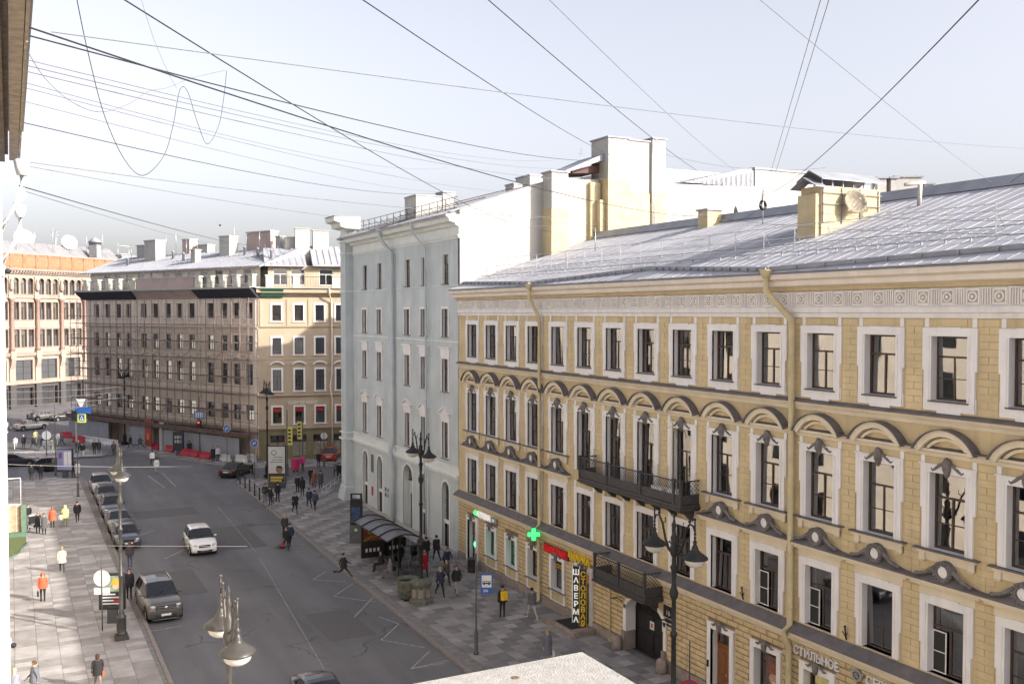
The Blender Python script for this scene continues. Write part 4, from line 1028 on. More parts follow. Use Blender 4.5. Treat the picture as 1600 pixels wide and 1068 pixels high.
# roof slope apron at the foot of the big chimney
def dish(name, label, loc, aim, r, m, stem=None, group=None):
    o = thing(name, label, 'satellite dish', loc, 0, group)
    q = MB(); q.smooth = True; pr = []
    n = 20
    for k in range(7): t = k / 6 * r; pr.append((max(t, .002), -(t * t) * .35 / r))
    for k in range(6, -1, -1): t = k / 6 * r; pr.append((max(t, .001), -(t * t) * .35 / r - .012))
    q.lathe(pr, n)
    d = Vector(aim).normalized()
    o2 = q.build('reflector', m, o); o2.rotation_euler = (-d).to_track_quat('Z', 'Y').to_euler()
    q = MB(); q.tube([(0, 0, -r * .6), tuple(d * r * .9)], .012, 5); q.tube([(0, 0, r * .6), tuple(d * r * .9)], .008, 5); q.sphere(tuple(d * r * .9), .05, 6, 4)
    if stem: q.tube([(0, 0, 0), tuple(-d * .12), stem], .022, 6)
    q.build('feed_arm', m_zinc, o); return o
m_dish = mat('grey_brown_dish', (.23, .20, .15), .7, .35, 9); m_dishw = mat('white_dish', (.65, .65, .66), .5, .05)
dish('satellite_dish', 'weathered grey-brown satellite dish fixed to the big cream chimney on the yellow roof', (33.6, 31.2, 21.95), (-.3, -1, .25), .55, m_dish, (.1, .35, -.1))
dish('satellite_dish', 'small grey satellite dish seen edge-on beside the little chimney on the yellow roof', (38.2, 44.6, 22.9), (.9, -.5, .2), .42, m_dish, (.0, .25, -.5))
an = thing('antenna_mast', 'thin roof mast with coiled black cable where many overhead wires meet', 'antenna mast', (35.85, 39.54, 21.7))
q = MB(); q.tube([(0, 0, 0), (0, 0, 2.0)], .03, 6); q.build('mast', m_zinc, an)
q = MB(); q.smooth = True
for k in range(5):
    a0 = k * .5; q.tube([(.18 * math.cos(t / 8 * math.pi) + .04 * math.sin(a0 + k), .03 * k - .06, 1.05 + .22 * math.sin(t / 8 * math.pi) + .03 * math.cos(a0 * 3)) for t in range(17)], .028, 5, cap=False)
for k in range(8): q.tube([(0, 0, 1.9 - k * .08), (rnd.uniform(-.25, .25), rnd.uniform(-.1, .1), 1.7 - k * .06), (rnd.uniform(-.1, .1), 0, 1.3)], .012, 4)
q.build('cable_coil', m_iron, an)
an2 = thing('antenna_mast', 'short roof mast near the foot of the cream firewall chimney', 'antenna mast', (33.65, 52.73, 20.9))
q = MB(); q.tube([(0, 0, 0), (0, 0, 1.6)], .035, 6); q.build('mast', m_zinc, an2); q = MB()
for k in range(5): q.tube([(0, 0, 1.5 - k * .1), (rnd.uniform(-.2, .2), 0, 1.35), (0, 0, 1.0)], .014, 4)
q.build('insulator', m_iron, an2)
vt = thing('vent_cowl', 'small white roof vent cowl leaning out beside the chimney with the dish', 'roof vent', tuple(Vector((35.9, 29.6, 21.7))))
q = MB(); q.tube([(0, 0, 0), (0, -.05, 1.0)], .10, 8); q.tube([(-.9, .0, .95), (.35, 0, 1.12)], .08, 8); q.build('duct', m_wallw, vt)
# ---------------------------------------------------------------- scaffolded corner block
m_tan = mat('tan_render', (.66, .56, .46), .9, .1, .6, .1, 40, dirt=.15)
m_tanl = mat('tan_moulding', (.70, .62, .54), .85, .08, 1, dirt=.25)
m_net = mat('scaffold_tube_rust', (.21, .165, .155), .7, .3, 4)
m_pinkst = mat('pinkish_stucco', (.40, .32, .29), .9, .1, .7, dirt=.2)
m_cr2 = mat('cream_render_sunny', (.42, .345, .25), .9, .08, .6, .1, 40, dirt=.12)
m_reflw = mat('painted_window_reflection', (.80, .71, .58), .8, .35, 1.6, emit=.6)  # emissive colour imitating sunlit buildings reflected in the panes
sb = thing('scaffolded_house', 'tan corner building behind scaffolding, cream on its sunny side, with a roof terrace', 'building', (A0.x, A0.y, 0), az(B0 - A0))
SL = (B0 - A0).length
us = [33.19, 30.62, 28.02, 25.66, 22.28, 19.81, 17.14, 14.73, 12.32, 8.68, 6.07, 3.75, 1.48]
sx = [SL - u for u in us]
srow = [(16.41, 18.2, 1.2), (12.6, 14.4, 1.2), (8.7, 11.1, 1.2), (4.6, 6.4, 1.45)]
sh = [(c - w / 2, c + w / 2, z0, z1) for c in sx for z0, z1, w in srow]
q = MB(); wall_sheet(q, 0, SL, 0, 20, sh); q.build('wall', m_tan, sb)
q = MB(); q.quad((0.02, 1.0, 0), (SL - 1, 1.0, 0), (SL - 1, 1.0, 20), (0.02, 1.0, 20)); q.build('room_backing', m_room, sb)
def ssur(w, h, archd):
    def fn(q):
        for s in (-1, 1): q.box(s * w / 2, s * (w / 2 + .16), -.07, 0, 0, h)
        q.box(-w / 2 - .16, w / 2 + .16, -.09, 0, h, h + .16); q.box(-w / 2 - .22, w / 2 + .22, -.14, 0, -.14, 0); reveal(q, w, h, .2, -.07)
        if archd: q.arc(0, h + .22, .58, .80, 0, math.pi, -.25, 0, 9)
    return fn
for i, c in enumerate(sx):
    for r, (z0, z1, w) in enumerate(srow):
        o = obj('window', win_mesh(('window', 's', w, round(z1 - z0, 2), r == 2), ssur(w, z1 - z0, r == 2), m_tanl), sb, (c, 0, z0))
        refl_pane = (r == 3 and i < 9 and i not in (2, 6)) or (r == 1 and i in (1, 2, 5, 7, 8, 9)) or (r == 2 and 2 <= i <= 8) or (r == 3 and i == 12)
        add_glazing(o, w, z1 - z0, .14, 'T', gm=m_glass, curtain=('full', m_reflw) if refl_pane and (i + r) % 3 else ('low', m_reflw) if refl_pane else (None, ('low', m_curtg))[i % 2])  # glowing sheets stand in for reflections here; the grey ones are cloth
q = MB()
for a, b in ((0, 9.6), (9.6, 25.6), (25.6, SL)):
    moulding(q, a, b, [(0, 15.2), (-.15, 15.25), (-.2, 15.4), (0, 15.42)]); moulding(q, a, b, [(0, 11.9), (-.1, 11.95), (-.18, 12.1), (0, 12.12)]); moulding(q, a, b, [(0, 7.5), (-.2, 7.6), (-.35, 7.85), (0, 7.9)]); moulding(q, a, b, [(0, 3.7), (-.2, 3.75), (-.3, 4.0), (0, 4.05)])
q.build('string_course', m_tanl, sb)
q = MB()
for u in (35.3, 26.9, 24.6, 23.6, 10.9, 9.9, .5): q.box(SL - u - .22, SL - u + .22, -.12, 0, 4.1, 18.7)
for c in sx:
    for s in (-.98, .98): q.box(c + s - .13, c + s + .13, -.08, 0, 15.4, 18.7)
q.build('pilaster', m_tanl, sb)
def xs(u): return SL - u
q = MB(); moulding(q, xs(23.7), xs(10.6), [(0, 18.7), (-.1, 18.75), (-.25, 19.0), (-.9, 19.7), (-1.0, 19.9), (0, 19.95)]); q.build('eaves_cornice', m_pinkst, sb)
m_shroud = mat('dark_shroud_cloth', (.03, .032, .045), .8, .15, 3)
for a, b in ((-.4, xs(23.7)), (xs(10.6), SL + .3)):
    q = MB(); q.prism([(0, 18.75), (-.35, 18.8), (-1.35, 19.75), (-1.35, 19.82), (0, 19.82)], a, b, 'x'); q.build('shrouded_cornice', m_shroud, sb)
q = MB(); q.box(-.5, SL + .3, -1.4, .1, 19.95, 20.02); q.box(-.5, SL + .3, -1.38, -1.30, 19.82, 19.95); q.build('cornice_sheet', m_wallw, sb)
# parapet with pedestals; attic storey set back; metal roof
q = MB(); q.box(xs(23.3), xs(11.2), -.55, -.2, 20.02, 21.3); q.build('parapet', m_pinkst, sb); q = MB(); q.box(xs(23.4), xs(11.1), -.6, -.15, 21.3, 21.42); q.build('parapet_coping', m_wallw, sb)
pdm = win_mesh(('pedestal', ''), lambda q: (q.box(-.42, .42, -.6, -.1, 0, 1.3), q.box(-.5, .5, -.68, -.02, 1.3, 1.45)), mat('weathered_pedestal', (.5, .49, .42), .9, .2, 2, dirt=.4))
for u in (35.0, 32.3, 29.7, 27.4, 24.2, 10.5, 8.2, 5.9, 3.4, 0.6): obj('pedestal', pdm, sb, (xs(u), 0, 20.02))
q = MB()
for a, b in ((35, 24), (10.5, .5)):
    q.tube([(xs(a), -.4, 21.2), (xs(b), -.4, 21.2)], .03, 4, False); q.tube([(xs(a), -.4, 20.2), (xs(b), -.4, 20.2)], .03, 4, False)
    for i in range(int((a - b) / .3)): q.tube([(xs(a) + i * .3, -.4, 20.2), (xs(a) + i * .3, -.4, 21.2)], .014, 4, False)
q.build('terrace_railing', m_iron, sb)
ah = [(xs(u) - .7, xs(u) + .7, 20.5, 22.2) for u in (33.3, 30.7, 28.1, 25.4, 22.6, 19.8, 17.2, 14.6, 12.0, 9.2, 6.5, 3.8)]
q = MB(); wall_sheet(q, -1.5, SL - 1.5, 20, 22.5, ah, 1.6); q.build('attic_wall', m_tanl, sb)
q = MB(); q.quad((-1.5, 2.3, 20), (SL - 1.5, 2.3, 20), (SL - 1.5, 2.3, 22.5), (-1.5, 2.3, 22.5)); q.build('attic_backing', m_room, sb)
for i, h in enumerate(ah):
    o = obj('attic_window', win_mesh(('attic_window', ''), lambda q: reveal(q, 1.4, 1.7, .1), m_wallw), sb, ((h[0] + h[1]) / 2, 1.6, 20.5)); add_glazing(o, 1.4, 1.7, .06, 'T', m_framew, m_glass2, curtain=('sides', m_curt) if i % 2 else None)
q = MB(); q.cm = 0
q.prism([(.9, 22.5), (7.5, 25.0), (7.5, 24.0), (.9, 22.35)], -3.0, SL - .8, 'x'); q.prism([(7.5, 25.0), (15, 22.5), (15, 22), (7.5, 24.0)], -3.0, SL - .8, 'x'); q.build('roof', m_roof, sb)
q = MB()
for i in range(50): q.prism([(.9, 22.5), (7.5, 25.0), (7.5, 25.06), (.9, 22.56)], -2.8 + i * .75, -2.76 + i * .75, 'x')
q.build('roof_seam', m_roofd, sb, kind='stuff')
for u, y, w, d, z1, cl in ((33, 6.5, 1.8, 1.2, 26.4, 1), (28.5, 5.0, 2.6, 1.5, 26.8, 0), (24.0, 7.5, 1.6, 1.2, 26.9, 2), (21.5, 8.2, 2.4, 1.2, 26.1, 1), (16.5, 3.2, .9, .9, 25.0, 0), (13.2, 5.5, 2.0, 1.4, 26.7, 0), (9.0, 7.5, 4.6, 1.2, 27.2, 2), (5.0, 7.2, .8, .8, 26.4, 1)):
    o = obj('chimney', None, sb, (xs(u), y, 0)); mm = (m_wallw, m_conc, m_pinkst)[cl]
    MB().box(-w / 2, w / 2, 0, d, 22.5, z1).build('stack', mm, o); MB().box(-w / 2 - .1, w / 2 + .1, -.1, d + .1, z1, z1 + .12).build('cap', m_wallw, o)
# ---- the sunny side towards the side street
d2 = Vector((.98, -.2, 0)).normalized()
sb2 = obj('side_elevation', None, sb)                          # same building: other elevation
sb2.location = (SL, 0, 0); sb2.rotation_euler = (0, 0, az(d2) - az(B0 - A0))
fl = 34.0
uc = [2.07, 4.57, 6.95, 9.3, 11.8, 14.2, 16.6, 19, 21.5, 24, 26.5, 29, 31.5]
rr = [(16.16, 17.96, 1.0), (12.3, 14.16, 1.0), (8.1, 10.48, .96), (4.3, 6.15, 1.0)]
h2 = [(c - w / 2, c + w / 2, z0, z1) for c in uc for z0, z1, w in rr] + [(c - .8, c + .8, .4, 2.9) for c in uc]
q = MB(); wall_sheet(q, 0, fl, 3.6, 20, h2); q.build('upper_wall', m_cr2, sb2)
q = MB(); wall_sheet(q, 0, fl, 0, 3.6, h2); q.build('shop_wall', mat('olive_shopfront_stone', (.19, .17, .10), .85, .15, 1), sb2)
q = MB(); q.quad((0.5, .9, 0), (fl, .9, 0), (fl, .9, 20), (.5, .9, 20)); q.quad((fl, 0, 0), (fl, 14, 0), (fl, 14, 22), (fl, 0, 22)); q.build('room_backing', m_room, sb2)
m_shop = mat('shop_interior', (.5, .42, .3), .9, .6, 1.2, emit=.15)
for i, c in enumerate(uc[:7]):
    for r, (z0, z1, w) in enumerate(rr):
        def fn(q, w=w, h=z1 - z0, r=r):
            for s in (-1, 1): q.box(s * w / 2, s * (w / 2 + .2), -.06, 0, -.1, h)
            q.box(-w / 2 - .2, w / 2 + .2, -.08, 0, h, h + .2); q.box(-w / 2 - .28, w / 2 + .28, -.12, 0, -.2, -.1); reveal(q, w, h, .2, -.06)
            if r == 2: q.arc(0, h - .15, 1.0, 1.16, R_(42), R_(138), -.22, 0, 8)
        o = obj('window', win_mesh(('window', 'ss', w, r), fn, m_white), sb2, (c, 0, z0))
        add_glazing(o, w, z1 - z0, .14, 'T' if r > 1 else 'plain', gm=m_glass, curtain=('blind', m_curt) if (i, r) in ((1, 1), (0, 0)) else ('low', m_curtg) if r == 0 else None)
        if r == 3:
            MB().box(-.42, .42, 0, .02, 1.35, 1.75).build('red_panel', m_red, o, (0, .1, 0))
    o = obj('shop_window', win_mesh(('shop_window', ''), lambda q: (reveal(q, 1.6, 2.5, .25), q.box(-.8, .8, .16, .22, 1.8, 1.88), q.box(-.03, .03, .16, .22, 0, 1.8)), m_frame), sb2, (c, 0, .4))
    q = MB(); q.quad((-.8, .24, 0), (.8, .24, 0), (.8, .24, 2.5), (-.8, .24, 2.5)); q.build('pane', m_glass, o)
    q = MB(); q.quad((-.8, .6, 0), (.8, .6, 0), (.8, .6, 1.6), (-.8, .6, 1.6)); q.build('display', m_shop, o)
q = MB()
for pr in ([(0, 15.3), (-.1, 15.35), (-.16, 15.5), (0, 15.52)], [(0, 11.6), (-.05, 11.62), (-.05, 11.7), (0, 11.72)], [(0, 7.3), (-.1, 7.32), (-.22, 7.5), (0, 7.55)], [(0, 3.5), (-.15, 3.55), (-.25, 3.75), (0, 3.8)]): moulding(q, -.1, fl, pr)
for u in (.3, 3.3, 5.75): q.box(u - .12, u + .12, -.08, 0, 15.5, 18.6)
q.build('string_course', m_cr2, sb2)
q = MB(); moulding(q, -.2, fl, [(0, 18.9), (-.15, 18.95), (-.25, 19.2), (-.75, 19.35), (-.8, 19.8), (0, 19.85)]); q.build('eaves_cornice', m_cr2, sb2)
q = MB(); q.prism([(0, 18.8), (-.3, 18.85), (-1.0, 19.75), (-1.0, 19.8), (0, 19.8)], .3, 2.8, 'x'); q.build('shrouded_cornice', mat('green_shroud_cloth', (.04, .11, .07), .8, .15, 3), sb2)
q = MB(); q.box(-.3, fl, -1.0, .1, 19.85, 19.95); q.build('cornice_sheet', m_wallw, sb2)
for u in (1.3, 4.3, 8.8, 10.9, 13.1): obj('pedestal', pdm, sb2, (u, .2, 19.95))
q = MB(); q.tube([(.5, -.2, 21.2), (fl, -.2, 21.2)], .025, 4, False)
for i in range(int(fl / .3)): q.tube([(.5 + i * .3, -.2, 20), (.5 + i * .3, -.2, 21.2)], .012, 4, False)
q.build('terrace_railing', m_iron, sb2)
wh2 = [(u - .8, u + .8, 20.3, 22.2) for u in (2.6, 4.6, 7.9, 10.6, 13, 16, 19)]
q = MB(); wall_sheet(q, 1.2, fl, 19.9, 22.6, wh2, 2.2); q.build('attic_wall', m_cr2, sb2)
q = MB(); q.quad((1.2, 2.7, 20), (fl, 2.7, 20), (fl, 2.7, 22.6), (1.2, 2.7, 22.6)); q.build('attic_backing', m_room, sb2)
for h in wh2:
    o = obj('attic_window', win_mesh(('attic_window', '2'), lambda q: reveal(q, 1.6, 1.9, .12), m_wallw), sb2, ((h[0] + h[1]) / 2, 2.2, 20.3)); add_glazing(o, 1.6, 1.9, .06, 'T', m_framew, m_glass2)
q = MB(); q.prism([(1.5, 22.6), (7, 24.9), (7, 24), (1.5, 22.45)], 0.8, 5.6, 'x'); q.prism([(1.3, 22.7), (6.5, 25.2), (6.5, 24), (1.3, 22.5)], 6.3, fl, 'x'); q.build('roof', m_roof, sb2)
q = MB()
for i in range(40):
    if not 5.6 < 1 + i * .75 < 6.3: q.prism([(1.3, 22.72), (6.5, 25.22), (6.5, 25.28), (1.3, 22.78)], 1 + i * .75, 1.04 + i * .75, 'x')
q.build('roof_seam', m_roofd, sb2, kind='stuff')
for u, y, w, z1 in ((5.4, 5.5, 1.7, 27.2), (7.6, 5.5, 1.9, 27.0), (12.4, 5.0, 1.4, 26.7), (4.0, 6.5, 1.2, 26.2)):
    o = obj('chimney', None, sb2, (u, y, 0)); MB().box(-w / 2, w / 2, 0, 1.3, 22.8, z1).build('stack', m_wallw, o); MB().box(-w / 2 - .1, w / 2 + .1, -.1, 1.4, z1, z1 + .1).build('cap', m_wallw, o)
q = MB(); q.smooth = True; q.tube([(8.0, -.9, 19.8), (8.0, -.8, 19.2), (8.3, -.2, 18.3), (8.3, -.15, 10), (8.1, -.15, 8.4), (8.3, -.15, 7.0), (8.3, -.15, .3)], .10, 7); q.build('downpipe', m_tan, sb2)
# shop sign on the sunny side
sg = thing('shop_sign', 'pale raised lettering of the burger restaurant on the cream corner wall', 'sign', tuple(B0 + d2 * 3.3 + Vector((0, 0, 6.45))), az(d2))
text('БУРГЕР КИНГ', .55, mat('sign_ivory', (.62, .58, .5), .6, 0, emit=.1), sg, (0, -.2, 0), sx=.92)
# blind wedge closing the corner
# hoarding round the foot of the scaffold, one panel at a time
m_hoard = mat('grey_hoarding_sheet', (.24, .245, .26), .7, .08, .8)
hw = thing('site_hoarding', 'grey sheet hoarding with a red portal around the foot of the scaffold', 'hoarding', (A0.x, A0.y, 0), az(B0 - A0))
hp = MB().bbox(.01, 2.38, -.03, .03, 0, 2.7, .01).mesh('hoarding_panel', m_hoard)
i = 0; x = -1.0
while x < SL - 1.5:
    if not (8.3 < x < 11.5) and not (18.0 < x < 20.0): obj('hoarding_panel', hp, hw, (x, -2.1, .1))
    x += 2.4
for x in (17.9, 20.2): MB().box(x - .25, x + .25, -2.3, -1.9, .1, 3.6).build('portal_post', m_conc, hw)
MB().box(17.0, 18.4, -2.35, -2.2, .5, 3.9).build('portal_panel', mat('dull_red_panel', (.24, .05, .03), .6, .1, 2), hw)
MB().box(17.45, 17.95, -2.38, -2.35, 1.3, 2.1).build('notice', mat('orange_red_print', (.6, .12, .05), .6, 0), hw)
# scaffolding
sc = thing('scaffolding', 'rusty tube scaffolding with plank decks and torn netting over the tan facade', 'scaffolding', (A0.x, A0.y, 0), az(B0 - A0))
NPOLE = 25
pm = MB(); pm.tube([(0, 0, 0), (0, 0, 18.6)], .038, 5); pm = pm.mesh('pole', m_net)
for i in range(NPOLE):
    for y in (-.7, -1.8): obj('pole', pm, sc, (-.8 + i * (SL + 1.4) / (NPOLE - 1), y, .15))
lv = [3.6, 5.6, 7.6, 9.6, 11.6, 13.6, 15.6]
for z in lv:
    for y in (-.7, -1.8):
        for dz in (0, 1.0) if y < -1 else (0,):
            q = MB(); q.tube([(-1.2, y, z + dz), (SL + .9, y, z + dz)], .032, 5); q.build('ledger', m_net, sc)
    for i in range(12):
        q = MB(); q.box(-.8 + i * 3.0, 2.15 + i * 3.0, -1.7, -.8, z + .04, z + .08); q.build('deck_board', mat('weathered_plank', (.16, .115, .08), .9, .25, 3), sc, (min(0, SL + .9 - (2.15 + i * 3.0)), 0, 0))
for i in range(0, NPOLE - 1, 4):
    q = MB(); a = -.8 + i * (SL + 1.4) / (NPOLE - 1); b = a + 2 * (SL + 1.4) / (NPOLE - 1)
    for z in lv[:-1:2]: q.tube([(a, -1.84, z), (b, -1.84, z + 2)], .028, 4)
    q.build('brace', m_net, sc)
q = MB(); q.box(-1.0, SL + .8, -2.5, -.6, 3.3, 3.42); q.box(-1.0, SL + .8, -2.55, -2.5, 3.0, 3.5); q.build('protective_canopy', mat('red_brown_plank', (.11, .07, .06), .9, .3, 1.3), sc)
# ---------------------------------------------------------------- ornate department store on the far left
m_sand = mat('sandstone_pink', (.31, .25, .205), .85, .10, .5, .15, 30, dirt=.2)
m_sando = mat('orange_brick_parapet', (.25, .135, .08), .9, .18, 1.2, dirt=.2)
m_gran = mat('reddish_granite', (.24, .15, .12), .6, .15, 2)
m_dkst = mat('shade_darkened_granite', (.06, .055, .055), .7, .15, 2)  # granite darkened further, so the shade over the base is in its colour
C0 = Vector((-.78, 190.56, 0)); d3 = Vector((.761, .648, 0)).normalized()
db = thing('department_store', 'ornate pinkish sandstone department store with columns and arched top windows at the far left', 'building', tuple(C0 - d3 * 16), az(d3))
BW = 5.46; L3 = BW * 9
off = 16 - 1.65                                                   # first pier position behind the frame edge
piers = [off + BW * k + (3.87 + 2.7 - 5.46 + 1.6) - BW * 3 for k in range(0, 11)]
piers = [16 + 6.6 + BW * k for k in range(-5, 8)]                  # piers at u=6.6, 12.05, 17.5
piers = [p for p in piers if 0 < p < L3 + 8]
q = MB(); hs3 = []
for p in piers:
    m_ = p + BW / 2
    for dx in (-1.55, 0, 1.55):
        hs3.append((m_ + dx - .6, m_ + dx + .6, 20.4, 23.3)); hs3.append((m_ + dx - .62, m_ + dx + .62, 15.8, 19.0)); hs3.append((m_ + dx - .62, m_ + dx + .62, 10.9, 14.1))
    hs3.append((m_ - 1.8, m_ + 1.8, 5.0, 8.6)); hs3.append((m_ - 1.9, m_ + 1.9, .3, 3.6))
XE = piers[-1] + 3
wall_sheet(q, 0, XE, 4.6, 26, hs3); q.build('wall', m_sand, db)
q = MB(); wall_sheet(q, 0, XE, 0, 4.6, hs3); q.build('base_wall', m_dkst, db)
q = MB(); q.quad((0, .9, 0), (XE, .9, 0), (XE, .9, 26), (0, .9, 26)); q.build('room_backing', m_room, db)
q = MB(); q.quad((XE, 0, 0), (XE, 30, 0), (XE, 30, 28), (XE, 0, 28)); q.quad((0, 0, 0), (0, 30, 0), (0, 30, 28), (0, 0, 28)); q.build('side_wall', m_sand, db)
def cw(w, h, ar=False):
    def fn(q):
        for s in (-1, 1): q.box(s * w / 2, s * (w / 2 + .12), -.06, 0, 0, h)
        if ar:
            n_ = 8; r = w / 2; zs = h - r
            for k in range(n_):
                a, b = math.pi * k / n_, math.pi * (k + 1) / n_
                q.quad((r * math.cos(a), -.02, zs + r * math.sin(a)), (r * math.cos(b), -.02, zs + r * math.sin(b)), (r * math.cos(b), -.02, h + .01), (r * math.cos(a), -.02, h + .01))
            q.arc(0, zs, r, r + .2, 0, math.pi, -.12, 0, 8)
        else: q.box(-w / 2 - .12, w / 2 + .12, -.08, 0, h, h + .14)
        q.box(-w / 2 - .15, w / 2 + .15, -.12, 0, -.12, 0); reveal(q, w, h, .25)
    return fn
for p in piers:
    m_ = p + BW / 2
    for dx in (-1.55, 0, 1.55):
        for z, w, h, ar in ((20.4, 1.2, 2.9, True), (15.8, 1.24, 3.2, False), (10.9, 1.24, 3.2, False)):
            o = obj('window', win_mesh(('window', 'd', w, h, ar), cw(w, h, ar), m_sand), db, (m_ + dx, 0, z)); add_glazing(o, w, h, .18, 'T', m_frame, m_glass, curtain=('full', m_curt) if rnd.random() < .55 else ('low', m_curtg))
    o = obj('shop_window', win_mesh(('shop_window', 'd'), lambda q: reveal(q, 3.6, 3.6, .3), m_sand), db, (m_, 0, 5.0)); add_glazing(o, 3.6, 3.6, .2, 'X', m_frame, m_glass, curtain=('full', m_curtg) if int(m_) % 2 else ('sides', m_curt))
    o = obj('display_window', win_mesh(('display_window', 'd'), lambda q: reveal(q, 3.8, 3.3, .3), m_dkst), db, (m_, 0, .3)); add_glazing(o, 3.8, 3.3, .2, 'X', m_frame, m_glass)
    o = obj('pier', None, db, (p, 0, 0))
    q = MB(); q.lathe([(.42, 10.3), (.5, 10.6), (.38, 10.8), (.34, 18.8), (.40, 19.0), (.55, 19.4), (.55, 19.6)], 10, (0, -.35, 0)); q.build('column', m_gran, o)
    q = MB(); q.box(-.62, .62, -.45, 0, 19.6, 20.1); q.build('capital', m_sand, o); q = MB(); q.box(-.4, .4, -.22, 0, 20.1, 23.6); q.build('upper_pilaster', m_sand, o)
    q = MB(); q.box(-.55, .55, -.7, 0, 8.9, 10.3); q.prism([(-.0, 8.9), (-.75, 8.9), (-.6, 8.0), (-.3, 7.2), (0, 6.8)], -.45, .45, 'x'); q.build('bracket', m_sand, o); q = MB(); q.box(-.5, .5, -.25, 0, 4.6, 7.2); q.build('lower_pilaster', m_sand, o)
    q = MB(); q.lathe([(.3, 21), (.4, 21.4), (.36, 22.3), (.22, 22.6), (.24, 22.9), (.05, 23.2)], 8, (0, -.4, 0)); q.build('statue', m_sand, o)
    q = MB(); q.box(-.6, .6, -.5, .02, 0, 4.4); q.build('base_block', m_dkst, o)
q = MB()
for pr in ([(0, 23.9), (-.2, 23.95), (-.3, 24.3), (-.9, 24.6), (-1.0, 24.95), (0, 25.0)], [(0, 19.6), (-.25, 19.7), (-.3, 20.0), (0, 20.05)], [(0, 14.3), (-.15, 14.35), (-.15, 14.6), (0, 14.65)], [(0, 9.2), (-.4, 9.3), (-.6, 9.9), (0, 10.0)], [(0, 4.2), (-.5, 4.3), (-.6, 4.8), (0, 4.9)]): moulding(q, 0, XE, pr)
for i in range(int(XE / .6)): q.box(i * .6, i * .6 + .3, -.85, -.3, 24.25, 24.5)
q.build('cornice', m_sand, db)
q = MB(); q.box(0, XE, -.35, .3, 25.0, 27.5); q.build('parapet', m_sando, db)
pm_ = MB().box(-.35, .35, -.5, -.35, 0, 2.5).mesh('parapet_post', m_sando)
for p in piers: obj('parapet_post', pm_, db, (p, 0, 25.0)); obj('parapet_post', pm_, db, (p + BW / 2, 0, 25.0))
pl_ = MB().box(-1.1, 1.1, -.42, -.35, 0, 1.6).mesh('parapet_panel', mat('orange_panel', (.30, .15, .08), .9, .2, 3))
for p in piers: obj('parapet_panel', pl_, db, (p + BW / 4, 0, 25.4)); obj('parapet_panel', pl_, db, (p + BW * .75, 0, 25.4))
q = MB(); q.box(0, XE, -.45, .35, 27.5, 27.7); q.build('parapet_coping', m_sand, db)
q = MB(); q.prism([(1.5, 26.5), (6, 30.2), (16, 30.6), (16, 26), (1.5, 26)], 5, XE - 12, 'x'); q.prism([(1.5, 26.5), (3, 29.0), (16, 29.0), (16, 26), (1.5, 26)], XE - 12, XE, 'x'); q.build('roof', mat('grey_slate_roof', (.20, .20, .21), .7, .12, 1), db)
q = MB(); q.box(38, 39, 1.0, 3, 28, 30.4); q.build('chimney', m_conc, db)
q = MB(); q.lathe([(1.2, 29.5), (1.2, 31.2), (1.5, 31.2), (.2, 32.3)], 6, (41.5, 5, 0)); q.build('lantern', m_roofd, db)
q = MB()
for x in (43, 46, 49, 52): q.tube([(x, .5, 27.6), (x, .5, 30.6)], .05, 4)
for z in (29.0, 30.6): q.tube([(43, .5, z), (52, .5, z)], .05, 4)
q.build('roof_railing', m_zinc, db)
for i, (x, y, r) in enumerate(((36, 374, 1.9), (107, 380, 1.5))):
    p = pd(x, y, 188); dish('satellite_dish', ('large white satellite dish on the far left roof beside the drainpipe', 'white satellite dish on the far left roof right of the aerial')[i], tuple(p), (.3, -1, .35), r, m_dishw, (0, 0, -2.6))
p = pd(87, 384, 186); o = thing('roof_aerial', 'thin television aerial between two white dishes on the far roof', 'aerial', tuple(p + Vector((0, 0, -3))))
q = MB(); q.tube([(0, 0, 0), (0, 0, 6)], .07, 4); q.build('mast', m_zinc, o)
for k in range(4): q = MB(); q.tube([(-.8 + k * .1, 0, 0), (.8 - k * .1, 0, 0)], .04, 4); q.build('aerial_rod', m_zinc, o, (0, 0, 5.6 - k * .5))
# entrance canopies with warm edge light at the left end
# far side of the avenue beyond the crossing: plain low blocks closing the gap

# roof clutter: aerials and small vents on the scaffolded house and the store
for i in range(9):
    q = MB(); x_, y_ = 3 + i * 3.7, 5 + (i * 7) % 4; zr_ = 22.5 + (y_ - .9) * .379
    q.tube([(x_, y_, zr_), (x_, y_, zr_ + 2.4 + (i % 3) * .7)], .035, 4)
    for k in range(3): q.tube([(x_ - .5 + k * .1, y_, zr_ + 2.3 - k * .35), (x_ + .5 - k * .1, y_, zr_ + 2.3 - k * .35)], .02, 3)
    q.build('roof_aerial', m_zinc, sb)
    q = MB(); q.lathe([(.16, zr_ - .2), (.16, zr_ + .7), (.26, zr_ + .75), (.02, zr_ + .95)], 8, (x_ + 1.5, y_ - 1.5, -.4)); q.build('roof_vent', m_roofd, sb)
for i in range(7):
    q = MB(); x_ = 22 + i * 4.1; q.tube([(x_, 4, 28.5), (x_, 4, 32.2 + i % 3)], .05, 4); q.tube([(x_ - .6, 4, 31.8), (x_ + .6, 4, 31.8)], .03, 3); q.build('roof_aerial', m_zinc, db)
# ---------------------------------------------------------------- the photographer's own house front on the left, drainpipes, eave, neighbour
m_own = mat('white_drainpipe_paint', (.72, .72, .71), .6, .06, 2)
m_ownw = mat('beige_render', (.70, .62, .50), .9, .08, .6, dirt=.15)
ob = thing('own_house', 'house front at the left edge with a wooden boarded eave and beige facade', 'building', (-.55, -24, 0), R_(90))
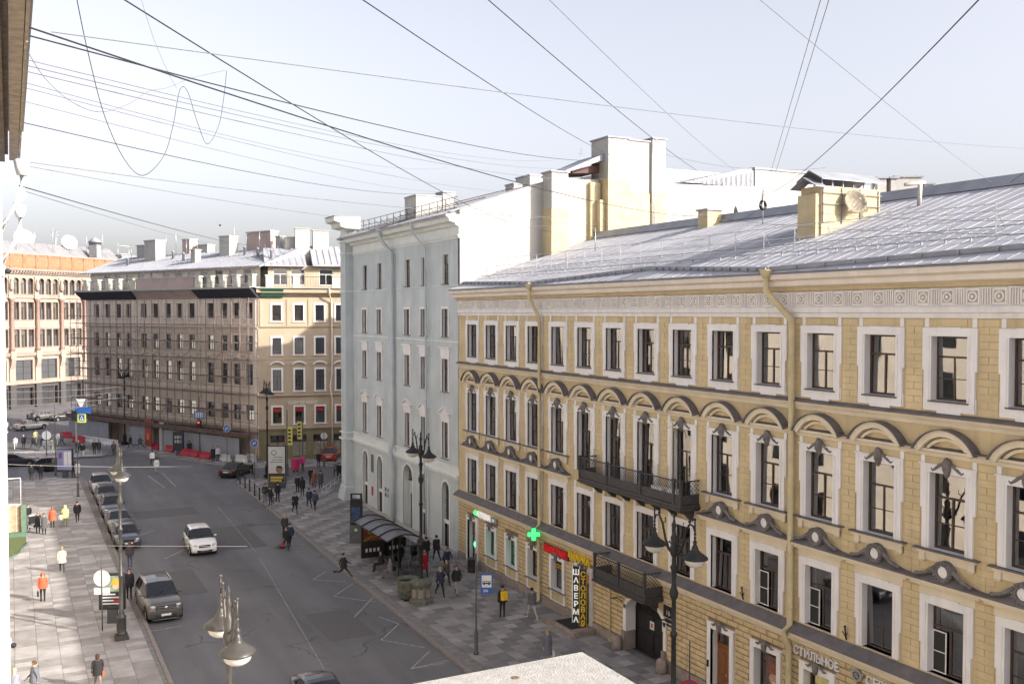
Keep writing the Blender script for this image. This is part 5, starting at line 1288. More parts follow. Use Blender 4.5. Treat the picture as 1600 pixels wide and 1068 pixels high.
# local x runs along +Y, -y points to the street (+X)
OL = 50.0
oh = []
for k in range(17):
    for z0, z1 in ((1, 3.6), (5.6, 8.2), (9.8, 12.2), (13.9, 16.2)): oh.append((1.4 + 2.9 * k, 2.6 + 2.9 * k, z0, z1))
oh = [h for h in oh if h[1] < OL and not (22.5 < h[0] < 26 and h[2] > 13)]
q = MB(); wall_sheet(q, 0, OL, 0, 20.0, oh); q.build('wall', m_ownw, ob)
q = MB(); q.quad((0, .8, 0), (OL, .8, 0), (OL, .8, 20), (0, .8, 20)); q.quad((OL, 0, 0), (OL, 9, 0), (OL, 9, 20), (OL, 0, 20)); q.quad((0, 0, 20), (OL, 0, 20), (OL, 9, 20), (0, 9, 20)); q.build('room_backing', m_room, ob)
for h in oh:
    o = obj('window', win_mesh(('window', 'own'), lambda q: (q.box(-.78, -.6, -.05, 0, 0, 2.3), q.box(.6, .78, -.05, 0, 0, 2.3), reveal(q, 1.2, 2.3, .15)), m_white), ob, ((h[0] + h[1]) / 2, 0, h[2])); add_glazing(o, 1.2, h[3] - h[2], .12, 'T', m_framew, m_glass2)
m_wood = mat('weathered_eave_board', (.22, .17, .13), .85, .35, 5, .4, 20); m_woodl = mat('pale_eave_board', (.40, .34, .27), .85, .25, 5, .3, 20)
# eave: boarded soffit, fascia and rafter ends; outer edge 0.28 m beyond the street plane
ze = CH + 4.15
def wb(name, X0, X1, Y0, Y1, z0, z1, m): return MB().box(Y0 + 24, Y1 + 24, -(X1 + .55), -(X0 + .55), z0, z1).build(name, m, ob)
eX = .30
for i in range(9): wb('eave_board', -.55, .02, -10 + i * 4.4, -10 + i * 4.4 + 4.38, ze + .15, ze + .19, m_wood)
for i in range(9): wb('fascia_board', eX - .05, eX, -10 + i * 4.4, -10 + i * 4.4 + 4.37, ze - .05 + (i % 2) * .01, ze + .4, m_woodl)
for i in range(9): wb('edge_board', .04, eX - .06, -10 + i * 4.4, -10 + i * 4.4 + 4.38, ze + .0, ze + .03, m_woodl)
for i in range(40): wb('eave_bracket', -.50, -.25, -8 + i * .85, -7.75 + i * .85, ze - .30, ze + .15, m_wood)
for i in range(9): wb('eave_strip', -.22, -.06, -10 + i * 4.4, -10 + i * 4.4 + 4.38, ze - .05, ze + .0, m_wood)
q = MB(); q.prism([(-.9, ze + .42), (9, ze + 3.5), (9, ze), (-.9, ze + .2)], 13, OL, 'x'); q.build('roof', m_roofd, ob)
# drainpipes
def wpipe(Y, r, zt, X=-.02, rings=(), label=''):
    o = thing('drainpipe', label, 'drainpipe', (X, Y, 0))
    q = MB(); q.smooth = True; q.tube([(0, 0, .2), (0, 0, zt)], r, 16); q.build('pipe', m_own, o)
    for z in rings: q = MB(); q.lathe([(r, -.025), (r + .012, -.025), (r + .012, .025), (r, .025)], 16, (0, 0, z)); q.build('collar', m_own, o); q = MB(); q.sphere((r + .02, -.02, z), .014, 6, 4); q.build('collar_bolt', m_iron, o)
    return o
wpipe(5.2, .075, CH + .60, -.102, (CH + .2, CH - .55, CH - 1.6, CH - 2.2), 'near white painted drainpipe running down the left edge of the view')
o = thing('drainpipe', 'white drainpipe elbows and funnels beyond the end of the wooden eave', 'drainpipe', (0, 0, 0))
q = MB(); q.smooth = True
for Y, z0 in ((27.5, CH + 3.6), (34, CH + 3.1)):
    q.tube([(.32, Y, z0 + .1), (.32, Y, z0 - .6), (-.25, Y, z0 - 1.6), (-.25, Y, 1)], .12, 10); q.lathe([(.12, -.1), (.17, .10), (.19, .25), (.15, .3)], 12, (.32, Y, z0))
q.build('pipe', m_own, o)
# neighbour house down the left side, lower, seen edge-on and in the window reflections
nb = thing('neighbour_house', 'plain beige neighbour house seen edge-on beyond the wooden eave', 'building', (-.75, 26.2, 0), R_(90))
nh = [(1.4 + 2.9 * k, 2.6 + 2.9 * k, z0, z1) for k in range(26) for z0, z1 in ((1, 3.6), (5.6, 8.2), (9.8, 12.2), (13.9, 16.2))]
q = MB(); wall_sheet(q, 0, 79, 0, 18.6, nh); q.build('wall', m_ownw, nb)
q = MB(); q.quad((0, .6, 0), (79, .6, 0), (79, .6, 18.6), (0, .6, 18.6)); q.quad((79, 0, 0), (79, 9, 0), (79, 9, 18.6), (79, 0, 18.6)); q.build('room_backing', m_room, nb)
q = MB(); 
for h in nh: q.quad((h[0], .1, h[2]), (h[1], .1, h[2]), (h[1], .1, h[3]), (h[0], .1, h[3]))
q.build('panes', m_glass2, nb, kind='stuff')
q = MB(); moulding(q, 0, 79, [(0, 17.6), (-.3, 17.9), (-.5, 18.3), (0, 18.6)]); q.build('cornice', m_white, nb)
q = MB(); q.prism([(-.5, 18.6), (7, 20.8), (7, 18.6)], 0, 79, 'x'); q.build('roof', m_roof, nb)
# white stone parapet just below the camera
par = thing('stone_parapet', 'white speckled stone slab corner projecting below the viewpoint', 'parapet', (0, 0, 0))
PZ = CH - 1.35
P1 = gp(910, 1016, PZ); P0 = gp(560, 1082, PZ); P2 = gp(1010, 1074, PZ)
ex = Vector((0, -1, 0)); P3 = P1 + Vector((0, -3.2, 0)); dl = (P0 - P1).normalized(); P4 = P1 + dl * 2.6; P5 = P4 + Vector((0, -3.0, 0))
q = MB(); z0 = PZ - .10
top = [P1, P4, P5, P3]; 
ins = [(p + (Vector(((P1 + P5) / 2)) - p).normalized() * .012) for p in top]
q.poly([(p.x, p.y, PZ) for p in ins][::1]); 
for a, b, c_, d in zip(top, top[1:] + top[:1], ins, ins[1:] + ins[:1]):
    q.quad((a.x, a.y, PZ - .012), (b.x, b.y, PZ - .012), (d.x, d.y, PZ), (c_.x, c_.y, PZ)); q.quad((a.x, a.y, z0), (b.x, b.y, z0), (b.x, b.y, PZ - .012), (a.x, a.y, PZ - .012))
q.build('coping_slab', mat('white_speckled_stone', (.30, .30, .295), .85, .14, 30, .35, 120), par)
sp = gp(805, 1058, PZ); q = MB(); q.lathe([(.016, 0), (.014, .001), (.003, .0015)], 9); q.build('rust_spot', mat('rust_brown_spot', (.14, .09, .06), .9, .4, 40), par, (sp.x, sp.y, PZ + .001))
q = MB(); cen = (P1 + P5) / 2
lo_ = [p + (cen - p).normalized() * .25 for p in top]
for a, b in zip(lo_, lo_[1:] + lo_[:1]): q.quad((a.x, a.y, 0), (b.x, b.y, 0), (b.x, b.y, z0), (a.x, a.y, z0))
q.build('parapet_wall', m_ownw, par)
# ---------------------------------------------------------------- vehicles
m_cgl = mat('car_glass', (.012, .014, .016), .06, 0, spec=.7)
m_tyre = mat('tyre_rubber', (.018, .018, .018), .85, .1)
m_rim = mat('alloy_rim', (.35, .35, .36), .35, 0, metal=.8)
m_chr = mat('chrome', (.6, .6, .6), .15, 0, metal=1)
m_hl = mat('headlight_glass', (.5, .52, .55), .1, 0, spec=.8)
m_tl = mat('tail_light_red', (.35, .01, .01), .2, 0)
m_plate = mat('number_plate_white', (.6, .6, .58), .5, 0)
m_blkp = mat('black_trim', (.02, .02, .021), .5, 0)
def paint(n, c): return mat('car_paint_' + n, c, .28, .04, .5, spec=.6, coat=.7)
CARS = {}
def car_meshes(L=4.6, Wd=1.84, H=1.65, belt=1.02, hood=1.02, trunk=None, wb=(.86, .82), r=.34, rear=(.05, .75), front=(1.55, 2.35), kind='suv'):
    """side view runs rear (x=0) to front (x=L); y is the width"""
    trunk = trunk or belt; hw = Wd / 2; wr, wf = wb[0], L - wb[1]; P = {}
    xs = sorted(set([0, .06, .18, .35] + [round(c + (r + .07) * math.cos(R_(a)), 3) for c in (wr, wf) for a in range(0, 181, 20)] + [L * .33, L * .42, L * .5, L * .58, L - .4, L - .2, L - .07, L]))
    def zb(x):
        b = .24
        for c in (wr, wf):
            d = abs(x - c); R1 = r + .07
            if d < R1: b = max(b, r + math.sqrt(max(0, R1 * R1 - d * d)) * .98)
        if x < .3: b += (.3 - x) * .35
        if x > L - .3: b += (x - L + .3) * .3
        return b
    xfb, xft, xrt, xrb = L - front[0] + .35, L - front[1], rear[1], rear[0]     # glass base/top stations
    xfb = L - front[0]
    def zt(x):
        if x > xfb: t = (x - xfb) / (L - xfb); return belt + (hood - belt) * min(1, t * 4) - .16 * t * t - (.22 * max(0, t - .86) / .14)
        if x < max(xrb, .02) + .0: t = x / max(xrb, .02); return trunk - .05 * (1 - t)
        if kind == 'sedan' and x < xrb: return trunk
        return belt
    def w(x):
        t = abs(x - L / 2) / (L / 2); return hw * (1 - .13 * t ** 5 - (.06 if t > .985 else 0))
    B = MB(); B.smooth = True; ring = []
    for x in xs:
        b, t, ww = zb(x), zt(x), w(x); mid = max(b + .02, .62)
        pts = [(0, b), (ww * .9, b), (ww * .985, b + .02), (ww, min(mid, t - .2) if b < t - .25 else b + .03), (ww * .985, t - .10), (ww * .93, t - .02), (ww * .6, t + .015), (0, t + .03)]
        full = [(y, z) for y, z in pts] + [(-y, z) for y, z in pts[-2:0:-1]]
        ring.append([B.V((x, y, z)) for y, z in full])
    for a, b in zip(ring, ring[1:]):
        n = len(a)
        for k in range(n): B.F([a[k], b[k], b[(k + 1) % n], a[(k + 1) % n]])
    B.F(ring[0]); B.F(ring[-1][::-1])
    P['body'] = B
    # cabin
    C, G, WS, RW = MB(), MB(), MB(), MB(); C.smooth = True; WS.smooth = True
    zR = lambda x: H - .05 * ((x - (xft + xrt) / 2) / ((xft - xrt) / 2)) ** 2
    st = [(xrb, belt if kind != 'sedan' else trunk)] + [(x, zR(x)) for x in (xrt, xrt + .10, xrt + (xft - xrt) * .32, xrt + (xft - xrt) * .36, xrt + (xft - xrt) * .68, xrt + (xft - xrt) * .72, xft - .04, xft)] + [(xfb, belt)]
    rs = []
    for i, (x, z) in enumerate(st):
        ww = w(min(max(x, .3), L - .5)) * .93; top = ww * .78; base = belt - .03
        if i in (0, len(st) - 1): rs.append([(x, ww, base), (x, ww * .99, base + .02), (x, ww * .9, base + .04), (x, 0, base + .08), (x, -ww * .9, base + .04), (x, -ww * .99, base + .02), (x, -ww, base)])
        else: rs.append([(x, ww, base), (x, top + .02, z - .09), (x, top - .10, z - .015), (x, 0, z + .015), (x, -top + .10, z - .015), (x, -top - .02, z - .09), (x, -ww, base)])
    for i in range(len(rs) - 1):
        a, b = rs[i], rs[i + 1]
        for k in range(6):
            side = k in (0, 5)
            q4 = (a[k], b[k], b[k + 1], a[k + 1])
            if i == len(rs) - 2 and not side: (WS if k in (2, 3) or True else C).poly(q4)
            elif i == 0 and not side: RW.poly(q4)
            elif side and i in (2, 4, 6) or (side and i in (0, len(rs) - 2)) : G.poly(q4)
            elif side and i in (1,) and kind == 'suv': G.poly(q4)
            else: C.poly(q4)
    P['roof_shell'], P['side_window'], P['windshield'], P['rear_window'] = C, G, WS, RW
    # lower black inside so that one cannot see through the arches
    U = MB(); U.box(.25, L - .25, -hw * .72, hw * .72, .2, belt - .2)
    for s in (-1, 1): U.box(wr + r + .05, wf - r - .05, s * hw * .9, s * (hw * .985), .2, .34)
    P['underbody'] = U
    d = {}
    d['w'] = (wr, wf, r, hw); d['L'] = L; d['P'] = P; d['H'] = H; d['hood'] = hood; d['belt'] = belt; d['trunk'] = trunk; d['xfb'] = xfb; d['xft'] = xft; d['xrt'] = xrt
    return d
_wm = {}
def wheel(r, w=.22):
    if r not in _wm:
        T = MB(); T.lathe([(r * .62, -w / 2), (r * .93, -w / 2), (r, -w * .35), (r, w * .35), (r * .93, w / 2), (r * .62, w / 2), (r * .6, w * .3)], 20)
        K = MB(); K.lathe([(r * .62, -w * .2), (r * .62, w * .42), (r * .56, w * .40), (r * .55, w * .1), (.02, w * .12)], 16)
        for k in range(5):
            a = k * 2 * math.pi / 5; K.T = Matrix.Rotation(a, 4, 'Z'); K.box(.03, r * .58, -.028, .028, w * .12, w * .38); K.T = None
        K.lathe([(.07, w * .1), (.07, w * .42), (.01, w * .42)], 10)
        _wm[r] = (T.mesh('tyre', m_tyre), K.mesh('rim', m_rim))
    return _wm[r]
def make_car(key, name, label, cat, loc, heading, pm, group=None, bars=False, grille='bar', **kw):
    """heading: world angle (radians from +X) the nose points to; loc = middle of the car on the road"""
    if key not in CARS:
        d = car_meshes(**kw)
        P = d['P']; ms = {}
        ms['side_list'] = []
        G_ = P['side_window']
        for f in G_.f:
            g1_ = MB(); g1_.poly([G_.v[i_] for i_ in f]); ms['side_list'].append(g1_.mesh('side_window', m_cgl))
        for k, b in P.items(): ms[k] = b.mesh(k, m_cgl if k in ('side_window', 'windshield', 'rear_window') else m_blkp)
        CARS[key] = (d, ms)
    d, ms = CARS[key]; L = d['L']; wr, wf, r, hw = d['w']
    t = thing(name, label, cat, (loc[0], loc[1], .0), heading, group)
    def put(n_, m_):
        me = ms[n_]
        if m_ is not None:
            me = me.copy(); me.materials.clear(); me.materials.append(m_)
        return obj(n_, me, t, (-L / 2, 0, 0))
    put('body', pm); put('roof_shell', pm)
    for me_ in ms['side_list']: obj('side_window', me_, t, (-L / 2, 0, 0))
    for k in ('windshield', 'rear_window', 'underbody'): put(k, None)
    ty, ri = wheel(r)
    for x in (wr, wf):
        for s in (-1, 1):
            wo = obj('wheel', None, t, (x - L / 2, s * (hw - .12), r), (R_(90) * -s, 0, 0))
            obj('tyre', ty, wo); obj('rim', ri, wo)
    zf = d['hood'] - .24; x0 = L / 2
    for s in (-1, 1):
        q = MB(); q.smooth = True; q.prism([(x0 - .42, s * (hw * .84)), (x0 - .10, s * hw * .80), (x0 - .005, s * hw * .62), (x0 - .03, s * hw * .52), (x0 - .3, s * hw * .72)], zf - .07, zf + .06, 'z'); q.build('headlight', m_hl, t)
        q = MB(); q.box(-x0 - .01, -x0 + .15, s * hw * .55, s * hw * .86, d['trunk'] - .26, d['trunk'] - .10); q.build('tail_light', m_tl, t)
        q = MB(); q.smooth = True; q.sphere((L / 2 - (L - d['xfb']) - .42, s * (hw + .06), d['belt'] + .06), .10, 8, 6, .75); q.tube([(L / 2 - (L - d['xfb']) - .42, s * (hw - .12), d['belt']), (L / 2 - (L - d['xfb']) - .42, s * (hw + .06), d['belt'] + .04)], .03, 5); q.build('wing_mirror', pm, t)
        for xh in (-.15, -1.05):
            q = MB(); q.box(xh, xh + .16, s * (hw + .005), s * (hw - .03), d['belt'] - .19, d['belt'] - .16); q.build('door_handle', m_chr if pm.name.find('white') < 0 else pm, t)
        q = MB(); q.box(x0 - .12, x0 - .01, s * hw * .50, s * hw * .74, .36, .46); q.build('fog_light', m_blkp, t)
        # door shut lines
        q = MB()
        for xd in (L / 2 - (L - d['xfb']) - .28, -.08, -.98): q.box(xd, xd + .012, s * (hw * .996), s * (hw + .0015), .36, d['belt'] - .04)
        q.build('door_gap', m_blkp, t)
    q = MB(); q.box(x0 - .05, x0 + .012, -hw * .42, hw * .42, zf - .16, zf + .02); q.build('grille', m_blkp, t)
    if grille == 'bars':
        MB().box(x0 - .05, x0 + .014, -hw * .55, hw * .55, zf - .24, zf + .04).build('grille_surround', m_blkp, t)
        for z in (zf - .22, zf - .13, zf - .04): MB().box(x0 + .0, x0 + .035, -hw * .52, hw * .52, z, z + .04).build('grille_bar', m_chr, t)
        q = MB(); q.lathe([(.085, 0), (.10, .01), (.085, .02)], 18); 
        for a in (90, 210, 330): q.box(-.008, .008, -.001, .001, 0, 0)
        o = q.build('badge', m_chr, t, (x0 + .02, 0, zf - .07), (0, R_(90), 0))
        q = MB()
        for a in (0, 120, 240): q.T = Matrix.Rotation(R_(a), 4, 'Z'); q.prism([(-.014, 0), (.014, 0), (0, .088)], 0, .02, 'z'); q.T = None
        obj('badge_star', q.mesh('badge_star', m_chr), t, (x0 + .02, 0, zf - .07), (R_(90), 0, R_(90)))
        q = MB(); q.box(x0 - .10, x0 + .02, -hw * .7, hw * .7, .24, .28); q.build('bumper_strip', m_chr, t)
    q = MB(); q.box(x0 - .03, x0 + .016, -hw * .55, hw * .55, .34, .48); q.build('air_intake', m_blkp, t)
    q = MB(); q.box(x0 - .0, x0 + .03, -.26, .26, .44, .55); q.build('number_plate', m_plate, t)
    q = MB(); q.box(-x0 - .025, -x0 + .02, -.26, .26, .62, .73); q.build('number_plate', m_plate, t)
    if bars:
        for s in (-1, 1): q = MB(); q.smooth = True; q.tube([(d['xrt'] - L / 2 + .1, s * hw * .68, d['H'] - .05), (d['xrt'] - L / 2 + .25, s * hw * .68, d['H'] + .03), (d['xft'] - L / 2 - .3, s * hw * .68, d['H'] + .03), (d['xft'] - L / 2 - .1, s * hw * .68, d['H'] - .04)], .025, 6); q.build('roof_rail', m_chr, t)
    q = MB(); q.tube([(L / 2 - (L - d['xfb']) + .12, -.35, d['belt'] + .05), (L / 2 - (L - d['xfb']) - .25, .15, d['belt'] + .28)], .012, 4); q.build('wiper', m_blkp, t)
    return t
SUVK = dict(L=4.45, Wd=1.86, H=1.66, belt=1.05, hood=1.04, rear=(.08, .62), front=(1.18, 2.0), r=.36, kind='suv')
BIGK = dict(L=5.1, Wd=1.98, H=1.82, belt=1.16, hood=1.18, rear=(.10, .62), front=(1.42, 2.25), r=.39, kind='suv')
SEDK = dict(L=4.75, Wd=1.83, H=1.46, belt=.96, hood=.95, trunk=1.02, rear=(.72, 1.4), front=(1.45, 2.35), r=.33, kind='sedan')
HATK = dict(L=4.3, Wd=1.80, H=1.52, belt=.98, hood=.97, rear=(.08, .75), front=(1.15, 1.95), r=.32, kind='suv')
p_white = paint('white', (.75, .75, .74)); p_grey = paint('graphite', (.10, .095, .09)); p_dark = paint('black', (.018, .018, .022)); p_navy = paint('dark_blue_grey', (.05, .055, .07))
p_silver = paint('silver', (.38, .37, .35)); p_red = paint('orange_red', (.42, .05, .03)); p_bronze = paint('dark_bronze', (.07, .062, .055)); p_teal = paint('slate', (.075, .085, .10))
SH = R_(-90)                                                    # nose towards the camera along the street
def front_at(px_, py_, L, h=SH):
    p = gp(px_, py_); return (p.x - math.cos(h) * L / 2, p.y - math.sin(h) * L / 2)
make_car('suv', 'car', 'white crossover driving down the middle of the street towards the camera', 'car', front_at(321, 869, 4.45), SH - R_(1), p_white, **SUVK)
make_car('big', 'car', 'large bronze-grey off-roader with roof rails and chrome grille parked by the advertising box', 'car', front_at(260, 973, 5.1, SH + R_(2)), SH + R_(2), p_bronze, bars=True, grille='bars', **BIGK)
pk = 'cars parked nose to tail along the left kerb'
nose = gp(199, 859)
spec = [('hat', HATK, p_navy, 'nearest dark blue-grey hatchback at the head of the parked row'), ('sed', SEDK, p_grey, 'graphite saloon parked second in the row behind the blue-grey hatchback'),
        ('suv', SUVK, p_teal, 'slate coloured crossover with roof rails, third in the parked row'), ('hat', HATK, p_bronze, 'dark bronze hatchback, fourth in the parked row, before the last car'),
        ('suv', SUVK, p_silver, 'grey crossover at the far end of the parked row with a pale roof')]
yy = nose.y
for i, (k, kw, pt, lb) in enumerate(spec):
    L = kw['L']; make_car(k, 'car', lb, 'car', (7.35 + i * .03, yy + L / 2), SH, pt, group=pk, bars=(i in (2,)), **kw)
    yy += L + (.7, .9, 1.2, 1.0, 1)[i] + .45
rear = gp(362, 748)
make_car('sed', 'car', 'black saloon seen from behind turning at the bollards into the side street', 'car', (rear.x + .9, rear.y + 2.2), R_(52), p_dark, **SEDK)
a = gp(33, 729); make_car('sed', 'car', 'black saloon side-on at the left edge by the crossing', 'car', (a.x - .5, a.y + 1), R_(-12), p_dark, group='black cars passing the crossing', **SEDK)
a = gp(70, 738); make_car('hat', 'car', 'black hatchback half behind the two walkers near the left crossing', 'car', (a.x + 1.2, a.y + 1.0), R_(-14), p_dark, group='black cars passing the crossing', **HATK)
a = gp(48, 672); make_car('sed', 'car', 'silver-grey saloon on the avenue in front of the department store', 'car', (a.x, a.y + 1), R_(28), p_silver, group='cars on the far avenue', **SEDK)
a = gp(67, 657); make_car('suv', 'car', 'dark grey crossover just behind the silver saloon on the avenue', 'car', (a.x, a.y + 1), R_(30), p_grey, group='cars on the far avenue', **SUVK)
a = gp(102, 657); make_car('sed', 'car', 'dark saloon on the avenue half hidden behind the crossing sign pole', 'car', (a.x, a.y + 1), R_(205), p_dark, group='cars on the far avenue', **SEDK)
a = gp(514, 722); make_car('suv', 'car', 'orange-red estate car seen from behind in the side street', 'car', (a.x + .6, a.y + 1.8), R_(70), p_red, **SUVK)
a = gp(478, 1075); make_car('sed', 'car', 'dark car of which only the roof and windscreen show at the bottom edge', 'car', (a.x - .1, a.y - 3.0), SH, p_dark, **SEDK)
# ---------------------------------------------------------------- street lamps
m_lampg = mat('grey_bronze_lamp_paint', (.055, .052, .048), .42, .25, 5, metal=.1)
m_bowl = mat('frosted_lamp_bowl', (.55, .54, .5), .25, .05, 4, spec=.7)
def lamp_shade(q):
    q.lathe([(.025, 1.02), (.05, .98), (.02, .92), (.045, .86), (.03, .80), (.05, .74), (.085, .70), (.05, .66), (.07, .60), (.12, .50), (.11, .46), (.16, .42), (.23, .34), (.35, .27), (.43, .20), (.45, .15), (.40, .13)], 18)
def lamp_bowl(q): q.lathe([(.34, .14), (.345, .09), (.30, -.03), (.19, -.11), (.01, -.14)], 16)
def street_lamp(px_, py_, label, rot, m, depth=None, zbase=.15, H=10.15, planter=False, group='ornate two-armed street lamps'):
    p = gp(px_, py_, .15) if depth is None else pd(px_, py_, depth)
    t = thing('street_lamp', label, 'street lamp', (p.x, p.y, zbase), rot, group)
    H -= zbase
    key = ('lp', m.name)
    def post(q):
        q.box(-.34, .34, -.34, .34, 0, .12); q.box(-.30, .30, -.30, .30, .12, .24)
        q.lathe([(.30, .24), (.24, .34), (.22, .42), (.21, 1.05), (.25, 1.10), (.25, 1.18), (.17, 1.24), (.15, 1.36), (.11, 1.44), (.10, 3.2), (.14, 3.24), (.14, 3.34), (.09, 3.40), (.085, 5.6), (.12, 5.64), (.13, 5.74), (.08, 5.80), (.075, 6.9), (.13, 7.0), (.16, 7.15), (.10, 7.35), (.07, 7.5), (.10, 7.95), (.14, 8.05), (.08, 8.15), (.07, 8.4), (.13, 8.5), (.15, 8.7), (.10, 8.85), (.12, 9.1), (.06, 9.2), (.05, 9.4), (.09, 9.5), (.05, 9.6), (.03, 9.75), (.05, 9.82), (.015, 9.92), (.004, 10.0)], 14)
        for k in range(8): q.T = Matrix.Rotation(k * math.pi / 4, 4, 'Z'); q.box(.20, .235, -.02, .02, .45, 1.03); q.T = None
    obj('post', win_mesh(('post', m.name), post, m), t)
    for s in (-1, 1):
        def arm(q, s=s):
            q.smooth = True
            q.tube([(s * .08, 0, 8.5), (s * .30, 0, 8.62), (s * .50, 0, 8.95), (s * .66, 0, 9.45), (s * .86, 0, 9.72), (s * 1.05, 0, 9.68), (s * 1.14, 0, 9.5)], [.05, .048, .045, .04, .036, .034, .03], 7)
            q.tube([(s * .08, 0, 8.75), (s * .26, 0, 8.9), (s * .40, 0, 8.8), (s * .42, 0, 8.65)], .025, 6)
            q.sphere((s * .86, 0, 9.80), .055, 7, 5); q.tube([(s * .66, .0, 9.45), (s * .5, 0, 9.55), (s * .52, 0, 9.7)], .02, 5)
            q.tube([(s * 1.14, 0, 9.9), (s * 1.14, 0, 9.4)], .03, 6); q.sphere((s * 1.14, 0, 9.93), .05, 7, 5)
        a = obj('arm', win_mesh(('arm', m.name, s), arm, m), t)
        sh = obj('lamp_shade', win_mesh(('lamp_shade', m.name), lamp_shade, m), t, (s * 1.14, 0, 8.45))
        obj('bowl', win_mesh(('bowl', 'lamp'), lamp_bowl, m_bowl), sh)
    return t
street_lamp(190, 997, 'grey lamp with dark square base standing beside the yellow-hat advertising box', R_(90), m_lampg)
street_lamp(355, 700, 'tall grey lamp with two silver bells nearest to the camera, foot out of frame', R_(89), m_lampg, depth=24.2)
street_lamp(1054, 700, 'black double lamp in front of the yellow facade by the arched gateway', R_(90), m_iron, depth=33.2)
street_lamp(658, 938, 'dark lamp rising from the stone urns beside the bus shelter', R_(92), m_iron)
street_lamp(418, 745, 'slim black lamp by the portrait advertising panel at the street corner', R_(92), m_iron)
street_lamp(195, 694, 'distant dark lamp in front of the scaffolding, above the pale lamp head', R_(60), m_iron)
# ---------------------------------------------------------------- people: one skinned body each, clothing by region, hair and coats as parts
SKIN = [(.48, .30, .22), (.42, .26, .19)]
def cmat(c, pre='cloth'): return mat('%s_%02d_%02d_%02d' % (pre, int(c[0] * 99), int(c[1] * 99), int(c[2] * 99)), c, .9, .12, 9)
def swing(l, a, s):  # rotate a downwards limb of length l forwards by angle a (forward is -y), sideways s
    return Vector((math.sin(s) * l, -math.sin(a) * l * math.cos(s), -math.cos(a) * l * math.cos(s)))
def body_mesh(pose, ph, heavy=1.0, arms=None, lean=0.0):
    V, E_, Rr, T = [], [], [], []
    def add(p, r, tag, par=None):
        V.append(Vector(p)); Rr.append(r if isinstance(r, tuple) else (r, r)); T.append(tag)
        if par is not None: E_.append((par, len(V) - 1))
        return len(V) - 1
    hz = .93 if pose != 'sit' else .50
    ln = lean
    def up_(z, y=0): return Vector((0, -math.sin(ln) * (z - hz) + y, hz + (z - hz) * math.cos(ln)))
    dz = hz - .93
    h = add((0, 0, hz), (.15 * heavy, .115 * heavy), 'hip')
    w = add(up_(1.10 + dz), (.135 * heavy, .10 * heavy), 'top', h); c = add(up_(1.30 + dz), (.165 * heavy, .115 * heavy), 'top', w)
    s_ = add(up_(1.42 + dz), (.12, .08), 'top', c); n = add(up_(1.50 + dz, -.01), (.05, .05), 'skin', s_)
    hd = add(up_(1.58 + dz, -.02), (.072, .082), 'skin', n); ht = add(up_(1.67 + dz, -.02), (.075, .088), 'skin', hd); add(up_(1.735 + dz, -.01), (.05, .055), 'skin', ht)
    for k, s in enumerate((-1, 1)):
        sw = {'stand': .04 * s, 'walk': .42 * s * ph, 'run': .75 * s * ph, 'sit': 0}[pose]
        a_up, a_el = -sw * .9, .25 + abs(sw) * .4
        if arms and arms[k] is not None: a_up, a_el = arms[k]
        base = up_(1.405 + dz) + Vector((s * .165 * heavy, 0, 0)); sh = add(base, (.06 * heavy, .062 * heavy), 'top', s_)
        el = base + swing(.29, a_up + ln, s * .16); e = add(el, (.046, .048), 'top', sh)
        wr = el + swing(.25, a_up + a_el + ln, s * .04); wv = add(wr, (.032, .032), 'top', e)
        hv = wr + swing(.075, a_up + a_el + ln, 0); add(hv, (.022, .035), 'skin', wv)
        hp = Vector((s * .088, 0, hz - .04)); a = add(hp, (.092 * heavy, .098 * heavy), 'leg', h)
        if pose == 'sit': kn = hp + Vector((s * .03, -.44, .0)); an = kn + Vector((0, -.04, -.40))
        else:
            kn = hp + swing(.42, sw, s * .02); back = {'stand': 0, 'walk': .35, 'run': 1.1}[pose] * (1 if sw < 0 else .15) * (0 if pose == 'stand' else 1)
            an = kn + swing(.42, sw - back, 0)
        kv = add(kn, (.058, .062), 'leg', a); av = add(an, (.042, .045), 'leg', kv); hv_ = add(an + Vector((0, -.0, -.045)), (.04, .045), 'shoe', av)
        tilt = -.3 if (pose in ('walk', 'run') and sw < 0) else 0
        add(an + Vector((0, -.15, -.055 + tilt * .2)), (.042, .03), 'shoe', hv_)
    me = bpy.data.meshes.new('body'); me.from_pydata([tuple(v) for v in V], E_, [])
    o = bpy.data.objects.new('tmp', me); TMP.collection.objects.link(o)
    m = o.modifiers.new('s', 'SKIN'); m.use_smooth_shade = True
    for i, r in enumerate(Rr): me.skin_vertices[0].data[i].radius = r
    me.skin_vertices[0].data[0].use_root = True
    sb_ = o.modifiers.new('u', 'SUBSURF'); sb_.levels = 1
    dg = tmp_graph()
    m2 = bpy.data.meshes.new_from_object(o.evaluated_get(dg)); bpy.data.objects.remove(o); bpy.data.meshes.remove(me)
    seg = [(np.array(V[a]), np.array(V[b]), T[b] if T[b] != 'hip' else 'leg') for a, b in E_]
    seg = [(a, b, t) for a, b, t in seg]
    cen = np.zeros(len(m2.polygons) * 3); m2.polygons.foreach_get('center', cen); cen = cen.reshape(-1, 3)
    D = []
    for a, b, t in seg:
        ab = b - a; tt = np.clip(((cen - a) @ ab) / (ab @ ab), 0, 1); D.append(np.linalg.norm(cen - (a + tt[:, None] * ab), axis=1))
    idx = np.argmin(np.array(D), 0); order = ['top', 'leg', 'skin', 'shoe']
    mi = np.array([order.index({'hip': 'leg'}.get(seg[i][2], seg[i][2])) for i in idx], dtype=np.int32)
    # collar: neck segment nearest its foot belongs to the top
    m2.materials.clear()
    for p in m2.polygons: p.use_smooth = True
    hands = []
    return m2, mi, [V[i] for i in range(len(V))], hz, up_, dz
BODY = {}
